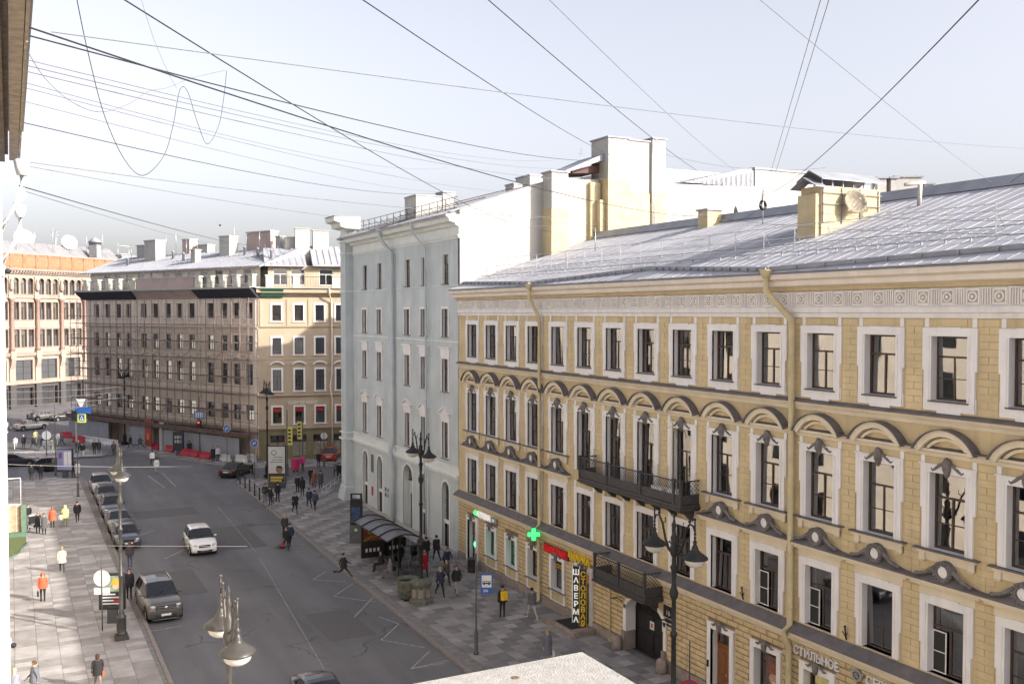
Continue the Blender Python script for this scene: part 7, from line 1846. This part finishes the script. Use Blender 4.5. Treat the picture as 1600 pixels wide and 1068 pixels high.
# local x runs +Y (away from the camera), +y towards -X (the road)
Ls = 6.6; rr_ = MB()
ribs = 4
m_shr = mat('smoky_shelter_roof', (.07, .07, .085), .4, .15, 2, spec=.6)
def vz(t_): return 2.55 + .55 * math.sin(math.pi * (.12 + .76 * t_))
for i in range(ribs):
    q = MB(); q.smooth = True; a, b = i * Ls / ribs + .04, (i + 1) * Ls / ribs - .04; n_ = 8
    for k in range(n_):
        t0, t1 = k / n_, (k + 1) / n_; y0, y1 = -.35 + 2.2 * t0, -.35 + 2.2 * t1
        q.quad((a, y0, vz(t0)), (b, y0, vz(t0)), (b, y1, vz(t1)), (a, y1, vz(t1))); q.quad((a, y0, vz(t0) - .02), (a, y1, vz(t1) - .02), (b, y1, vz(t1) - .02), (b, y0, vz(t0) - .02))
    q.build('roof_panel', m_shr, st_)
for i in range(ribs + 1):
    q = MB(); q.tube([(i * Ls / ribs, -.38 + 2.26 * k / 10, vz(k / 10) + .02) for k in range(11)], .045, 6); q.build('roof_rib', m_iron, st_)
for y_ in (-.38, 1.88): q = MB(); q.tube([(0, y_, vz(0) + .0), (Ls, y_, vz(0) + .0)], .04, 6); q.build('roof_beam', m_iron, st_)
for x in (.05, Ls / 2, Ls - .05): MB().box(x - .05, x + .05, -.30, -.20, 0, vz(0)).build('post', m_iron, st_)
for i in range(4):
    q = MB(); a = .1 + i * (Ls - .2) / 4; q.box(a + .04, a + (Ls - .2) / 4 - .04, -.26, -.245, .25, 2.35); q.build('glass_panel', m_glass, st_)
q = MB(); q.box(-.02, .04, -.25, -.2, .25, 2.4); q.box(-.02, .04, 1.15, 1.2, .0, 2.6); q.box(-.02, .04, -.2, 1.15, 2.34, 2.4); q.box(-.02, .04, -.2, 1.15, .25, .3); q.build('end_frame', m_iron, st_)
MB().box(.0, .015, -.2, 1.15, .3, 2.34).build('end_glass', m_glass, st_)
MB().box(Ls - .12, Ls + .10, -.2, 1.35, .2, 2.45).build('light_box', m_iron, st_)
m_food = bpy.data.materials.new('food_poster'); m_food.use_nodes = True
N_, L_ = m_food.node_tree.nodes, m_food.node_tree.links; g_ = N_.new('ShaderNodeNewGeometry'); v_ = N_.new('ShaderNodeTexVoronoi'); v_.inputs['Scale'].default_value = 6; L_.new(g_.outputs['Position'], v_.inputs['Vector'])
cr = N_.new('ShaderNodeValToRGB'); cr.color_ramp.elements[0].color = (.05, .02, .01, 1); cr.color_ramp.elements[1].color = (.35, .12, .03, 1); e_ = cr.color_ramp.elements.new(.5); e_.color = (.2, .03, .015, 1); e_ = cr.color_ramp.elements.new(.75); e_.color = (.15, .17, .04, 1)
sep = N_.new('ShaderNodeSeparateColor'); L_.new(v_.outputs['Color'], sep.inputs[0]); L_.new(sep.outputs[0], cr.inputs[0]); L_.new(cr.outputs[0], N_['Principled BSDF'].inputs['Base Color']); L_.new(cr.outputs[0], N_['Principled BSDF'].inputs['Emission Color']); N_['Principled BSDF'].inputs['Emission Strength'].default_value = .02
MB().box(Ls - .125, Ls - .13, -.1, 1.25, 1.35, 2.3).build('poster', m_food, st_)
for k in range(4): MB().box(Ls - .13, Ls - .135, .1 + k * .28, .26 + k * .28, .6, .85).build('poster_mark', m_wp, st_)
MB().box(.8, Ls - 1.0, .0, .45, .48, .53).build('bench_seat', m_pole, st_)
for x in (1.0, Ls / 2, Ls - 1.2): MB().box(x, x + .06, .1, .4, 0, .48).build('bench_leg', m_iron, st_)
lb_ = thing('shelter_poster_box', 'case with a red and green food poster at one end of the bus shelter', 'advertising box', tuple(gp(594, 868, .15)), -CYAW + .15)
MB().box(-.75, .75, -.12, .12, .2, 2.3).build('case', m_iron, lb_); MB().box(-.66, .66, -.13, -.125, 1.15, 2.2).build('poster', m_food, lb_); MB().box(-.6, .6, -.1, .1, 0, .2).build('foot', m_iron, lb_)
for k in range(4): q = MB(); disc(q, .09, -.14, -.13, 8, .7 + (k % 2) * .06, -.45 + k * .3); q.build('poster_mark', m_wp, lb_)
# stone urns at the lamp by the shelter
m_urn = mat('mossy_cast_stone', (.12, .125, .10), .95, .35, 4, .5, 15, dirt=.5)
for x, y, r, lb in ((637, 936, .72, 'mossy tapered stone planter tub standing left of the shelter lamp'),):
    p = gp(x, y, .15); t = thing('planter', lb, 'planter', (p.x, p.y, .15))
    q = MB(); q.lathe([(r * .55, .12), (r * .72, .2), (r * .92, .9), (r * 1.0, 1.15), (r * 1.02, 1.25), (r * .9, 1.25), (r * .86, 1.05), (.02, 1.0)], 14); q.build('tub', m_urn, t)
    q = MB()
    for a in range(4): q.box(r * .45 * math.cos(a * 1.57 + .8) - .08, r * .45 * math.cos(a * 1.57 + .8) + .08, r * .45 * math.sin(a * 1.57 + .8) - .08, r * .45 * math.sin(a * 1.57 + .8) + .08, 0, .14)
    q.build('foot', m_iron, t)
    q = MB(); q.lathe([(r * .84, 1.06), (.02, 1.10)], 14); q.build('soil', mat('planter_soil', (.03, .025, .02), 1, .3, 9), t)
p = gp(658, 940, .15); t = thing('lamp_pedestal', 'octagonal carved stone pedestal around the foot of the shelter lamp', 'pedestal', (p.x, p.y, .15))
q = MB(); q.lathe([(.75, 0), (.75, .2), (.62, .28), (.58, .95), (.66, 1.05), (.70, 1.2), (.60, 1.28), (.3, 1.34)], 8, smooth=False); q.build('block', m_urn, t)
for k in range(8): a = k * math.pi / 4 + math.pi / 8; q = MB(); q.box(-.14, .14, -.03, .02, .38, .85); q.build('carved_panel', m_stone, t, (.55 * math.cos(a), .55 * math.sin(a), 0), a + math.pi / 2)
for x, y, r, h, lb in ((737, 893, .28, .85, 'round dark litter bin by the pharmacy wall'), (645, 897, .30, .9, 'grey litter bin between the shelter and the stone planter')):
    p = gp(x, y, .15); t = thing('litter_bin', lb, 'litter bin', (p.x, p.y, .15)); q = MB(); q.lathe([(r * .85, 0), (r, .1), (r, h), (r * 1.1, h), (r * 1.1, h + .05), (r * .8, h + .05), (r * .75, h - .1), (.02, h - .15)], 12); q.build('drum', m_pole if x > 700 else m_conc, t); q = MB(); q.lathe([(r * 1.02, h * .5), (r * 1.02, h * .54)], 12); q.build('band', m_iron, t)
# barriers filled with water: red and white
m_rb = mat('red_plastic_barrier', (.34, .025, .04), .6, .15, 3); m_wb = mat('white_plastic_barrier', (.50, .49, .47), .6, .15, 2, dirt=.3)
bsh = {}
for m_, n_ in ((m_rb, 'r'), (m_wb, 'w')):
    q = MB(); q.prism([(-.26, 0), (.26, 0), (.24, .22), (.12, .42), (.10, .80), (-.10, .80), (-.12, .42), (-.24, .22)], -.78, .78, 'x'); bsh[n_] = q.mesh('shell', m_)
    q = MB(); q.box(-.6, -.35, -.27, .27, -.01, .08); q.box(.35, .6, -.27, .27, -.01, .08); q.box(-.82, -.78, -.06, .06, .2, .7); bsh[n_ + 'd'] = q.mesh('slot', m_iron); q = MB(); q.box(-.12, .12, -.06, .06, .80, .86); bsh[n_ + 'c'] = q.mesh('filler_cap', m_)
def barrier(x, y, c, rot, lb):
    p = gp(x, y, .1); t = thing('traffic_barrier', lb, 'barrier', (p.x, p.y, .145), rot, 'red barriers by the building site' if c == 'r' else 'white barriers by the building site')
    obj('shell', bsh[c], t); obj('slot', bsh[c + 'd'], t); obj('filler_cap', bsh[c + 'c'], t)
aS = az(B0 - A0)
for x, y, r, lb in ((104, 684, .6, 'faded red barrier at the left end of the site, beside the crossing pole'), (115, 679, -.3, 'upright bright red barrier right behind the crossing pole'), (123, 691, .5, 'red barrier just right of the crossing pole'),
                  (243, 702, 0, 'isolated red barrier left of the dark advertising panel'), (266, 706, 0, 'red barrier immediately left of the dark advertising panel foot'), (291, 712, .3, 'red barrier just right of the dark advertising panel'), (304, 714, -.1, 'middle red barrier between the black-clad walker and the signal pole'),
                  (321, 717, .2, 'red barrier right of the blue route sign pole'), (410, 716, .1, 'lone red barrier at the corner beyond the portrait panel')): barrier(x, y, 'r', aS + r, lb)
for i, x in enumerate((134, 145, 156, 167, 178)): barrier(x, 690.5 + i * 1.6, 'w', aS, ['white barrier, first from the crossing pole in the far row', 'white barrier, second from the crossing pole in the far row', 'white barrier, middle one of the far row of five', 'white barrier, fourth from the crossing pole in the far row', 'white barrier at the right end of the far row of five'][i])
for x, y, r, lb in ((352, 721, 0, 'long white barrier just right of the pair waiting in black and grey'), (369, 714, .2, 'white barrier standing behind the others near the turn signs'), (377, 722, .1, 'white barrier in front near the first turn sign'), (392, 721, -.1, 'white barrier closest to the corner turn sign')): barrier(x, y, 'w', aS + r, lb)
# bollards along the corner kerb and grey railing to the green corner
bm = MB(); bm.lathe([(.10, 0), (.10, .08), (.065, .12), (.06, .95), (.085, .98), (.085, 1.02), (.05, 1.10), (.01, 1.13)], 10); bm = bm.mesh('post', m_iron); bc = MB(); bc.lathe([(.07, .80), (.07, .84)], 10); bc = bc.mesh('ring', m_pole)
bl = [(375, 756), (383, 762), (390, 767), (398, 773.5), (405.5, 780), (372, 749), (379, 744), (395, 741)]
bn = ['bollard at the outermost bend of the kerb', 'second bollard along the straight kerb from the bend', 'third bollard along the straight kerb from the bend', 'fourth bollard along the straight kerb from the bend', 'last bollard of the straight kerb, next to the bicycle', 'first bollard round the bend behind the black saloon', 'second bollard round the bend behind the black saloon', 'bollard farthest round the bend, by the corner lamp']
for (x, y), lb in zip(bl, bn):
    p = gp(x, y, .15); t = thing('bollard', 'black iron ' + lb, 'bollard', (p.x, p.y, .15), 0, 'bollards round the street corner'); obj('post', bm, t); obj('ring', bc, t)
a, b = gp(503, 779, .15), gp(531, 757, .15); t = thing('handrail', 'grey metal railing running down from the green corner across the pavement', 'railing', (a.x, a.y, .15), az(b - a)); L2 = (b - a).length * 1.15
for z in (.95, .5, .12): q = MB(); q.tube([(0, 0, z), (L2, 0, z)], .03, 6); q.build('rail', m_zinc, t)
for k in range(6): q = MB(); q.tube([(k * L2 / 5, 0, 0), (k * L2 / 5, 0, .95)], .025, 6); q.build('post', m_zinc, t)
# bicycle
p = gp(424, 790, .15); t = thing('bicycle', 'bicycle held by the people beside the portrait panel', 'bicycle', (p.x, p.y, .15), R_(200))
for x in (-.52, .52):
    q = MB(); q.tube([(x + .33 * math.cos(k * math.pi / 9), 0, .34 + .33 * math.sin(k * math.pi / 9)) for k in range(19)], .02, 5, cap=False); q.build('wheel', m_black, t)
q = MB()
for a_, b_ in (((-.52, .34), (-.15, .34)), ((-.52, .34), (-.2, .82)), ((-.15, .34), (-.22, .9)), ((-.15, .34), (.38, .8)), ((-.2, .78), (.36, .85)), ((.52, .34), (.36, .95))): q.tube([(a_[0], 0, a_[1]), (b_[0], 0, b_[1])], .018, 5)
q.build('frame', m_pole, t); MB().slab(-.34, -.1, -.07, .07, .9, .95, .02).build('saddle', m_black, t); q = MB(); q.tube([(.36, -.28, 1.02), (.36, 0, .98), (.36, .28, 1.02)], .015, 5); q.build('handlebar', m_iron, t)
# courier's pink box
p = gp(462, 737, .15); t = thing('delivery_box', 'large pink-red delivery box standing next to the pink-jacketed courier', 'box', (p.x, p.y, .15), R_(30)); MB().slab(-.35, .35, -.3, .3, .25, 1.35, .05).build('box_body', mat('pink_red_box', (.42, .03, .10), .6, .1), t); MB().slab(-.36, .36, -.31, .31, 1.35, 1.42, .02).build('lid', mat('pink_red_lid', (.5, .05, .13), .6, .1), t)
for x in (-.25, .25): q = MB(); q.lathe([(.13, -.03), (.13, .03)], 10); o = q.build('wheel', m_black, t, (x, 0, .13), (R_(90), 0, 0))
# pushchair
p = gp(50, 826, .15); t = thing('pushchair', 'black and white pushchair beside the green corner of the stall', 'pushchair', (p.x, p.y, .15), R_(15))
MB().prism([(-.25, .45), (.25, .45), (.3, .55), (.05, .62), (-.2, 1.05), (-.3, 1.0)], -.22, .22, 'x').build('seat', m_iron, t); q = MB(); q.smooth = True; q.arc(0, .8, .28, .32, .4, 2.4, -.22, .22, 8); q.build('hood', m_wp, t)
for x in (-.24, .24):
    for y_ in (-.3, .3): q = MB(); q.lathe([(.11, -.02), (.11, .02)], 10); q.build('wheel', m_black, t, (x, y_, .11), (0, R_(90), 0))
q = MB()
for x in (-.24, .24): q.tube([(x, -.3, .11), (x, .2, .7), (x, .45, 1.02)], .015, 5); q.tube([(x, .3, .11), (x, -.1, .6)], .015, 5)
q.tube([(-.24, .45, 1.02), (.24, .45, 1.02)], .02, 5); q.build('chassis', m_zinc, t)
# market stall / enclosure at the left edge
p = gp(39, 836, .15); p0 = gp(13, 838, .15)
t = thing('stall', 'wooden stall with planked side, green corner post and pale wire frame above', 'stall', (p.x, p.y, .15), R_(180))
for k in range(13): MB().box(.25 + k * .17, .41 + k * .17, -.03, .03, .35, 2.35).build('plank', mat('pale_plank_%d' % (k % 3), ((.42, .30, .20), (.50, .37, .26), (.36, .25, .17))[k % 3], .9, .25, 5), t)
MB().box(-.12, .22, -.08, .4, 0, 2.4).build('corner_post', mat('dull_green_paint', (.10, .17, .12), .7, .15, 3), t); MB().box(-.1, 2.6, -.12, .45, 0, .35).build('base', MATS['dull_green_paint'], t)
for x in (.25, 1.4, 2.5): q = MB(); q.tube([(x, 0, 2.35), (x, 0, 4.4)], .035, 5); q.build('frame_post', m_wp, t)
q = MB(); q.tube([(.25, 0, 4.4), (2.6, 0, 4.4)], .035, 5); q.tube([(.25, 0, 2.4), (2.6, 0, 2.4)], .05, 5); q.build('frame_rail', m_wp, t)
q = MB(); 
for k in range(12): q.tube([(.25 + k * .2, 0, 2.4), (.25 + k * .2, 0, 4.4)], .006, 3)
for k in range(9): q.tube([(.25, 0, 2.6 + k * .2), (2.6, 0, 2.6 + k * .2)], .006, 3)
q.build('wire_mesh', m_zinc, t, kind='stuff')
gm_ = MB(); pts = [gp(x, y, .17) for x, y in ((13, 838), (41, 838), (41, 848), (31, 862), (13, 873))]; gm_.poly([(v.x, v.y, .17) for v in pts][::-1]); gm_.build('grass_strip', mat('turf_mat', (.10, .13, .05), .95, .4, 6, .5, 60), kind='stuff')
gk = thing('green_kerb', 'low green edging of the turf strip in front of the stall', 'edging', (0, 0, 0)); q = MB()
for a_, b_ in ((pts[2], pts[3]), (pts[3], pts[4])): q.tube([tuple(a_), tuple(b_)], .08, 4)
q.build('edge_rail', MATS['dull_green_paint'], gk)
# ---------------------------------------------------------------- shop signs on the yellow facade (things fixed to it)
def fsign(name, label, Y, z, out=.10): return thing(name, label, 'sign', (YX - out, Y, z), R_(-90))
m_lw = mat('lit_white_letter', (.80, .80, .78), .5, 0, emit=.22); m_lr = mat('lit_red_letter', (.55, .015, .015), .5, 0, emit=.12); m_ly = mat('lit_yellow_letter', (.62, .42, .02), .5, 0, emit=.04); m_lg = mat('lit_green_cross', (.04, .72, .13), .4, 0, emit=1.3); m_silver = mat('silver_letter', (.68, .68, .67), .4, 0)
s_ = fsign('pharmacy_sign', 'white АПТЕКА lettering with a green cross over the pharmacy windows', 56.9, 3.62, .16)
o = text('АПТЕКА', .52, m_lw, s_, (0, 0, 0), ext=.05, sx=.95, bold=.012); q = MB(); q.box(-.42, -.14, -.05, .05, .10, .24); q.box(-.35, -.21, -.049, .049, .03, .31); q.build('cross', m_lg, s_)
MB().box(2.15, 2.85, -.03, .04, .02, .34).build('small_panel', mat('grey_green_panel', (.25, .30, .28), .6, 0), s_); text('24', .26, m_lw, s_, (2.3, -.04, .08), ext=.01)
pc = ppl(834, 834, (YX - .8, 0, 0), (1, 0, 0)); s_ = thing('pharmacy_cross', 'glowing green pharmacy cross projecting by the left drainpipe', 'sign', tuple(pc), -CYAW)
q = MB(); q.box(-.35, .35, -.07, .07, -.12, .12); q.box(-.12, .12, -.068, .068, -.35, .35); q.build('cross', m_lg, s_); q = MB(); q.box(-.39, .39, -.05, .05, -.16, .16); q.box(-.16, .16, -.049, .049, -.39, .39); q.build('case', mat('green_case', (.02, .25, .1), .5, 0), s_); q = MB(); q.tube([(0, .05, 0), (.55, .45, 0)], .03, 5); q.build('arm', m_iron, s_)
s_ = fsign('red_sign', 'long red lettering right of the left drainpipe', 48.0, 3.30, .15)
MB().box(-.02, 2.75, .0, .05, -.02, .50).build('backing', mat('dark_red_panel', (.20, .02, .02), .6, .1), s_); text('ШАВЕРМА', .50, m_lr, s_, (.05, -.02, .07), ext=.03, sx=1.0, bold=.015)
s_ = fsign('yellow_sign', 'yellow lettering above the doorway of the canteen', 44.9, 3.52, .15); text('МАРКА', .56, m_ly, s_, (0, 0, 0), ext=.05, sx=.95, bold=.02)
q = MB(); q.box(-.30, -.12, -.03, .03, .05, .42); q.build('logo_block', m_ly, s_)
s_ = fsign('window_sign', 'small yellow sign inside the window beside the canteen door', 46.6, 2.45, -.1); MB().box(-.45, .55, 0, .02, 0, .42).build('panel', m_dkp, s_); text('СТОЛ', .34, m_ly, s_, (-.40, -.01, .08), ext=.01, sx=.95)
for i, (w_, x_, mm, lb) in enumerate((('ШАВЕРМА', 900, m_lw, 'black vertical sign with pale letters, left of the two by the canteen steps'), ('СТОЛОВАЯ', 911, m_ly, 'black vertical sign with yellow letters, right of the two by the canteen steps'))):
    pb = ppl(x_, 955, (YX - .55 - .0 * i, 0, 0), (1, 0, 0)); s_ = thing('vertical_sign', lb, 'sign', (pb.x, pb.y, .3), -CYAW - .25)
    MB().box(-.19, .19, 0, .12, 0, 3.15).build('board', m_dkp, s_)
    n_ = len(w_)
    for k, ch_ in enumerate(w_): text(ch_, .40, mm, s_, (0, -.015, 3.05 - (k + .85) * (3.0 / n_)), ext=.01, align='CENTER', name='letter', bold=.012)
    q = MB(); q.tube([(-.2, -.01, 0), (-.2, -.01, 3.15), (.2, -.01, 3.15), (.2, -.01, 0)], .015, 4); q.build('neon_edge', mm, s_)
s_ = fsign('door_sign', 'red and white panel over the canteen doorway', 43.7, 2.55, .05); MB().box(-.55, .55, -.02, .03, 0, .42).build('panel', mat('red_white_panel', (.45, .06, .03), .6, .2, 5, emit=.2), s_); MB().box(-.55, .55, -.02, .03, .44, .72).build('upper_panel', mat('pale_grey_panel', (.5, .5, .5), .6, .2, 5), s_)
cs = thing('canteen_steps', 'grey stone steps with a black mat in front of the canteen door', 'steps', (YX, YTOP - cx[5], 0), R_(-90)); MB().box(-1.4, 1.3, -1.5, -.15, .1, .36).build('landing', m_stone, cs); MB().box(-1.6, 1.5, -1.8, -1.5, .1, .24).build('step', m_stone, cs); MB().box(-.9, .8, -1.35, -.3, .361, .375).build('mat', m_black, cs)
ph = thing('pharmacy_steps', 'dark stone steps at the pharmacy door', 'steps', (YX, YTOP - cx[0], 0), R_(-90)); MB().box(-1.0, 1.2, -.9, -.15, .1, .32).build('landing', m_stone, ph); MB().box(-1.1, 1.5, -1.2, -.9, .1, .22).build('step', m_stone, ph)
s_ = fsign('jewellery_sign', 'silver СТИЛЬНОЕ СЕРЕБРО letters with a round emblem at the bottom right', 28.05, 3.66, .12)
text('СТИЛЬНОЕ', .46, m_silver, s_, (0, 0, 0), ext=.04, sx=.92, bold=.008); text('СЕРЕБРО', .46, m_silver, s_, (3.62, 0, 0), ext=.04, sx=.92, bold=.008)
q = MB(); q.arc(3.2, .17, .15, .23, 0, 6.28, -.04, .03, 16); q.arc(3.2, .17, .03, .09, 0, 6.28, -.05, .03, 12)
for s in (-1, 1): q.prism([(3.2 + s * .2, .1), (3.2 + s * .36, .32), (3.2 + s * .22, .28)], -.03, .02, 'y')
q.build('emblem', m_zinc, s_)
s_ = fsign('poster', 'poster of a smiling face in the ground floor window by the brown door', 29.35, 1.3, -.08); MB().box(-.45, .45, 0, .02, 0, 1.7).build('sheet', mat('poster_brown', (.13, .075, .06), .6, .35, 6), s_); q = MB(); disc(q, .26, -.01, 0, 14, .8); q.build('printed_face', mat('poster_tan', (.42, .25, .18), .6, .2, 7), s_); MB().box(-.28, .28, -.02, -.012, 1.0, 1.45).build('printed_hair', mat('poster_red_brown', (.20, .08, .06), .7, .3, 12), s_)
q = MB(); q.box(-.09, .09, -.02, -.012, .64, .68); q.build('printed_smile', m_wp, s_)
s_ = fsign('address_plate', 'two black house number plates right of the gateway arch', 36.5, 2.3, .08); MB().box(-.1, .75, 0, .04, .40, .95).build('plate', m_iron, s_); MB().box(-.1, .75, 0, .04, 0, .30).build('lower_plate', m_iron, s_); text('16', .34, m_wp, s_, (.1, -.01, .52), ext=.004); MB().box(0, .65, -.01, 0, .12, .18).build('printed_line', m_wp, s_)
# ---------------------------------------------------------------- overhead wires
m_wire = mat('wire_black', (.03, .03, .035), .6, 0); m_wireg = mat('wire_grey', (.16, .16, .18), .6, 0)
def wire(label, pts, r=.011, m=None, sag=0.0, name='overhead_wire'):
    """pts: photo pixel + distance from the camera along the view axis; the wire hangs between them"""
    P_ = [pd(*p) for p in pts]; out = []
    if len(P_) == 2:
        n_ = 16; Ln = (P_[1] - P_[0]).length
        for k in range(n_ + 1):
            t_ = k / n_; v = P_[0].lerp(P_[1], t_); v.z -= sag * 4 * t_ * (1 - t_); out.append(v)
    else:                                                # Catmull-Rom through the points
        Q = [P_[0]] + P_ + [P_[-1]]
        for i in range(len(P_) - 1):
            for k in range(8):
                t_ = k / 8; a, b, c_, d = Q[i:i + 4]
                out.append(.5 * ((2 * b) + (c_ - a) * t_ + (2 * a - 5 * b + 4 * c_ - d) * t_ ** 2 + (3 * b - a - 3 * c_ + d) * t_ ** 3))
        out.append(P_[-1])
    q = MB(); q.tube([tuple(v) for v in out], r, 4, False); me = q.mesh(name, m or m_wire)
    return obj(name, me, None, label=label, cat='wire', group='overhead wires')
WR = [
 ('heavy black wire running from the top left over the street to the green roof', (185, -6, 12), (790, 345, 64), .012, 'b', .3),
 ('black wire from the top edge left of centre down to the firewall chimneys', (558, -6, 14), (960, 245, 62), .012, 'b', .2),
 ('black wire from the top centre down past the white firewall chimney', (756, -6, 14), (1130, 290, 62), .011, 'b', .3),
 ('thin grey wire from the top centre to the right of the firewall chimneys', (852, -6, 14), (1175, 282, 60), .008, 'g', .3),
 ('thin grey wire from the upper right sky down to the ridge at right', (1180, -6, 14), (1550, 285, 40), .007, 'g', .1),
 ('double strand wire rising to the right from the antenna mast to the top edge', (1207, 300, 50), (1535, -6, 12), .013, 'b', .3),
 ('short wire end touching the ridge at the far right edge', (1578, 285, 33), (1612, 262, 28), .012, 'b', 0),
 ('steep thin wire from the antenna mast to the top, left strand of the pair', (1194, 305, 51), (1284, -6, 16), .008, 'g', 0),
 ('steep thin wire from the antenna mast to the top, right strand of the pair', (1201, 305, 51), (1297, -6, 16), .008, 'g', 0),
 ('long wire from the eave corner across the whole street to the yellow roof', (46, 43, 11), (1115, 338, 54), .012, 'b', .6),
 ('second wire from the eave crossing the heavy black one near the left', (46, 56, 11), (960, 250, 60), .010, 'b', .5),
 ('high grey wire crossing the whole sky almost level to the right edge', (80, 50, 12), (1602, 232, 45), .008, 'g', .2),
 ('uppermost wire of the parallel bundle leaving the left eave', (44, 94, 13), (870, 250, 62), .007, 'g', .5),
 ('second wire of the parallel bundle leaving the left eave', (44, 103, 13), (905, 262, 62), .008, 'g', .5),
 ('third wire of the parallel bundle leaving the left eave', (43, 112, 13.5), (940, 280, 62), .008, 'g', .5),
 ('fourth, fainter wire of the parallel bundle leaving the left eave', (42, 130, 14), (700, 262, 62), .006, 'g', .5),
 ('fifth, faintest wire of the parallel bundle leaving the left eave', (42, 138, 14), (850, 300, 62), .006, 'g', .5),
 ('lone faint wire below the bundle ending at the green roof', (40, 159, 15), (690, 300, 66), .006, 'g', .3),
 ('grey wire from mid eave to the green roof chimneys', (38, 192, 16), (700, 301, 66), .008, 'b', .5),
 ('upper wire of the close pair above the far roofs', (35, 252, 19), (1100, 335, 54), .008, 'g', .6),
 ('lower wire of the close pair above the far roofs', (35, 258, 19), (860, 352, 58), .007, 'g', .6),
 ('upper wire of the pair falling to the scaffolded house roof', (30, 290, 22), (410, 385, 118), .013, 'b', .3),
 ('lower wire of the pair falling to the scaffolded house roof', (30, 296, 22), (365, 385, 118), .009, 'g', .3),
 ('wire running level over the yellow roof towards the right edge, upper', (1200, 322, 50), (1602, 345, 27), .008, 'g', .2),
 ('wire running level over the yellow roof towards the right edge, lower', (1120, 340, 54), (1602, 366, 27), .008, 'g', .2),
 ('wire rising along the yellow roof from the gutter to the right edge', (1180, 352, 48), (1602, 325, 28), .007, 'g', .1),
 ('pale cable across the near street from the left pavement to the lamp', (88, 852, 30), (386, 853, 27), .008, 'w', .0),
 ('pale cable crossing the far end of the street behind the pale lamp head', (13, 725, 60), (300, 728, 70), .013, 'w', .1)]
WR += [('wire from the antenna mast falling left to the firewall chimney foot', (1192, 312, 50), (1005, 300, 60), .009, 'g', .4),
 ('wire from the antenna mast to the wall just right of the tall chimney', (1192, 318, 50), (1050, 262, 62), .008, 'g', .3),
 ('sagging wire from the antenna mast to the little chimney on the roof', (1190, 322, 50), (1120, 335, 54), .009, 'b', .5),
 ('thin wire fanning from the antenna mast towards the dish chimney, upper', (1196, 305, 50), (1268, 318, 43), .008, 'b', .15),
 ('thin wire fanning from the antenna mast towards the dish chimney, lower', (1196, 312, 50), (1265, 345, 43), .007, 'g', .2),
 ('wire from the tall chimney top down to the rooftop extension', (1035, 240, 60), (1290, 262, 62), .010, 'g', .5),
 ('wire from the firewall across to the first roof mast', (720, 322, 62), (932, 372, 55), .009, 'g', .3),
 ('wire sloping from the green roof rail over the firewall', (735, 325, 60), (1100, 352, 52), .008, 'g', .5)]
for lb, a, b, r, c, sg_ in WR: wire(lb, [a, b], r, {'b': m_wire, 'g': m_wireg, 'w': mat('wire_pale', (.28, .28, .28), .6, 0)}[c], sg_)
wire('slack black cable hanging in a deep loop from the top left', [(119, -6, 12), (137, 80, 13), (163, 180, 14), (195, 250, 15), (224, 274, 16), (255, 245, 16.5), (270, 198, 17), (281, 141, 17.5), (293, 143, 18), (308, 190, 18.5), (324, 225, 19), (342, 195, 19.5), (350, 150, 20), (354, 111, 20.5)], .006)
wire('slack thin cable swinging from the eave to the heavy black wire', [(44, 82, 11), (70, 122, 12), (110, 158, 13), (155, 175, 14), (200, 163, 15), (232, 143, 16), (262, 137, 17), (300, 122, 18), (352, 110, 20)], .005, m_wireg)
wire('hair-thin cable descending to the knot of the hanging loops', [(219, -6, 13), (240, 60, 14), (262, 112, 15), (276, 138, 17)], .003, m_wireg)
for k, (y0, x1, y1) in enumerate(((612, 190, 604), (624, 185, 612), (634, 200, 620), (646, 150, 632))):
    wire('tram wire number %s from the top over the far avenue' % ('one', 'two', 'three', 'four')[k], [(11, y0, 105), (x1, y1, 118)], .03, m_wireg, .15)
bd_ = pd(344, 352, 60); t = thing('bird', 'tiny distant bird flying in the pale sky above the far roofs', 'bird', tuple(bd_)); q = MB(); q.lathe([(.01, -.2), (.06, -.05), (.05, .1), (.01, .2)], 6); o = q.build('body', m_iron, t, (0, 0, 0), (R_(90), 0, 0)); q = MB(); q.poly([(0, -.06, .02), (.3, .0, .12), (0, .08, .02)]); q.poly([(0, -.06, .02), (0, .08, .02), (-.3, 0, .12)]); q.build('wing', m_iron, t)
bpy.data.scenes.remove(TMP)
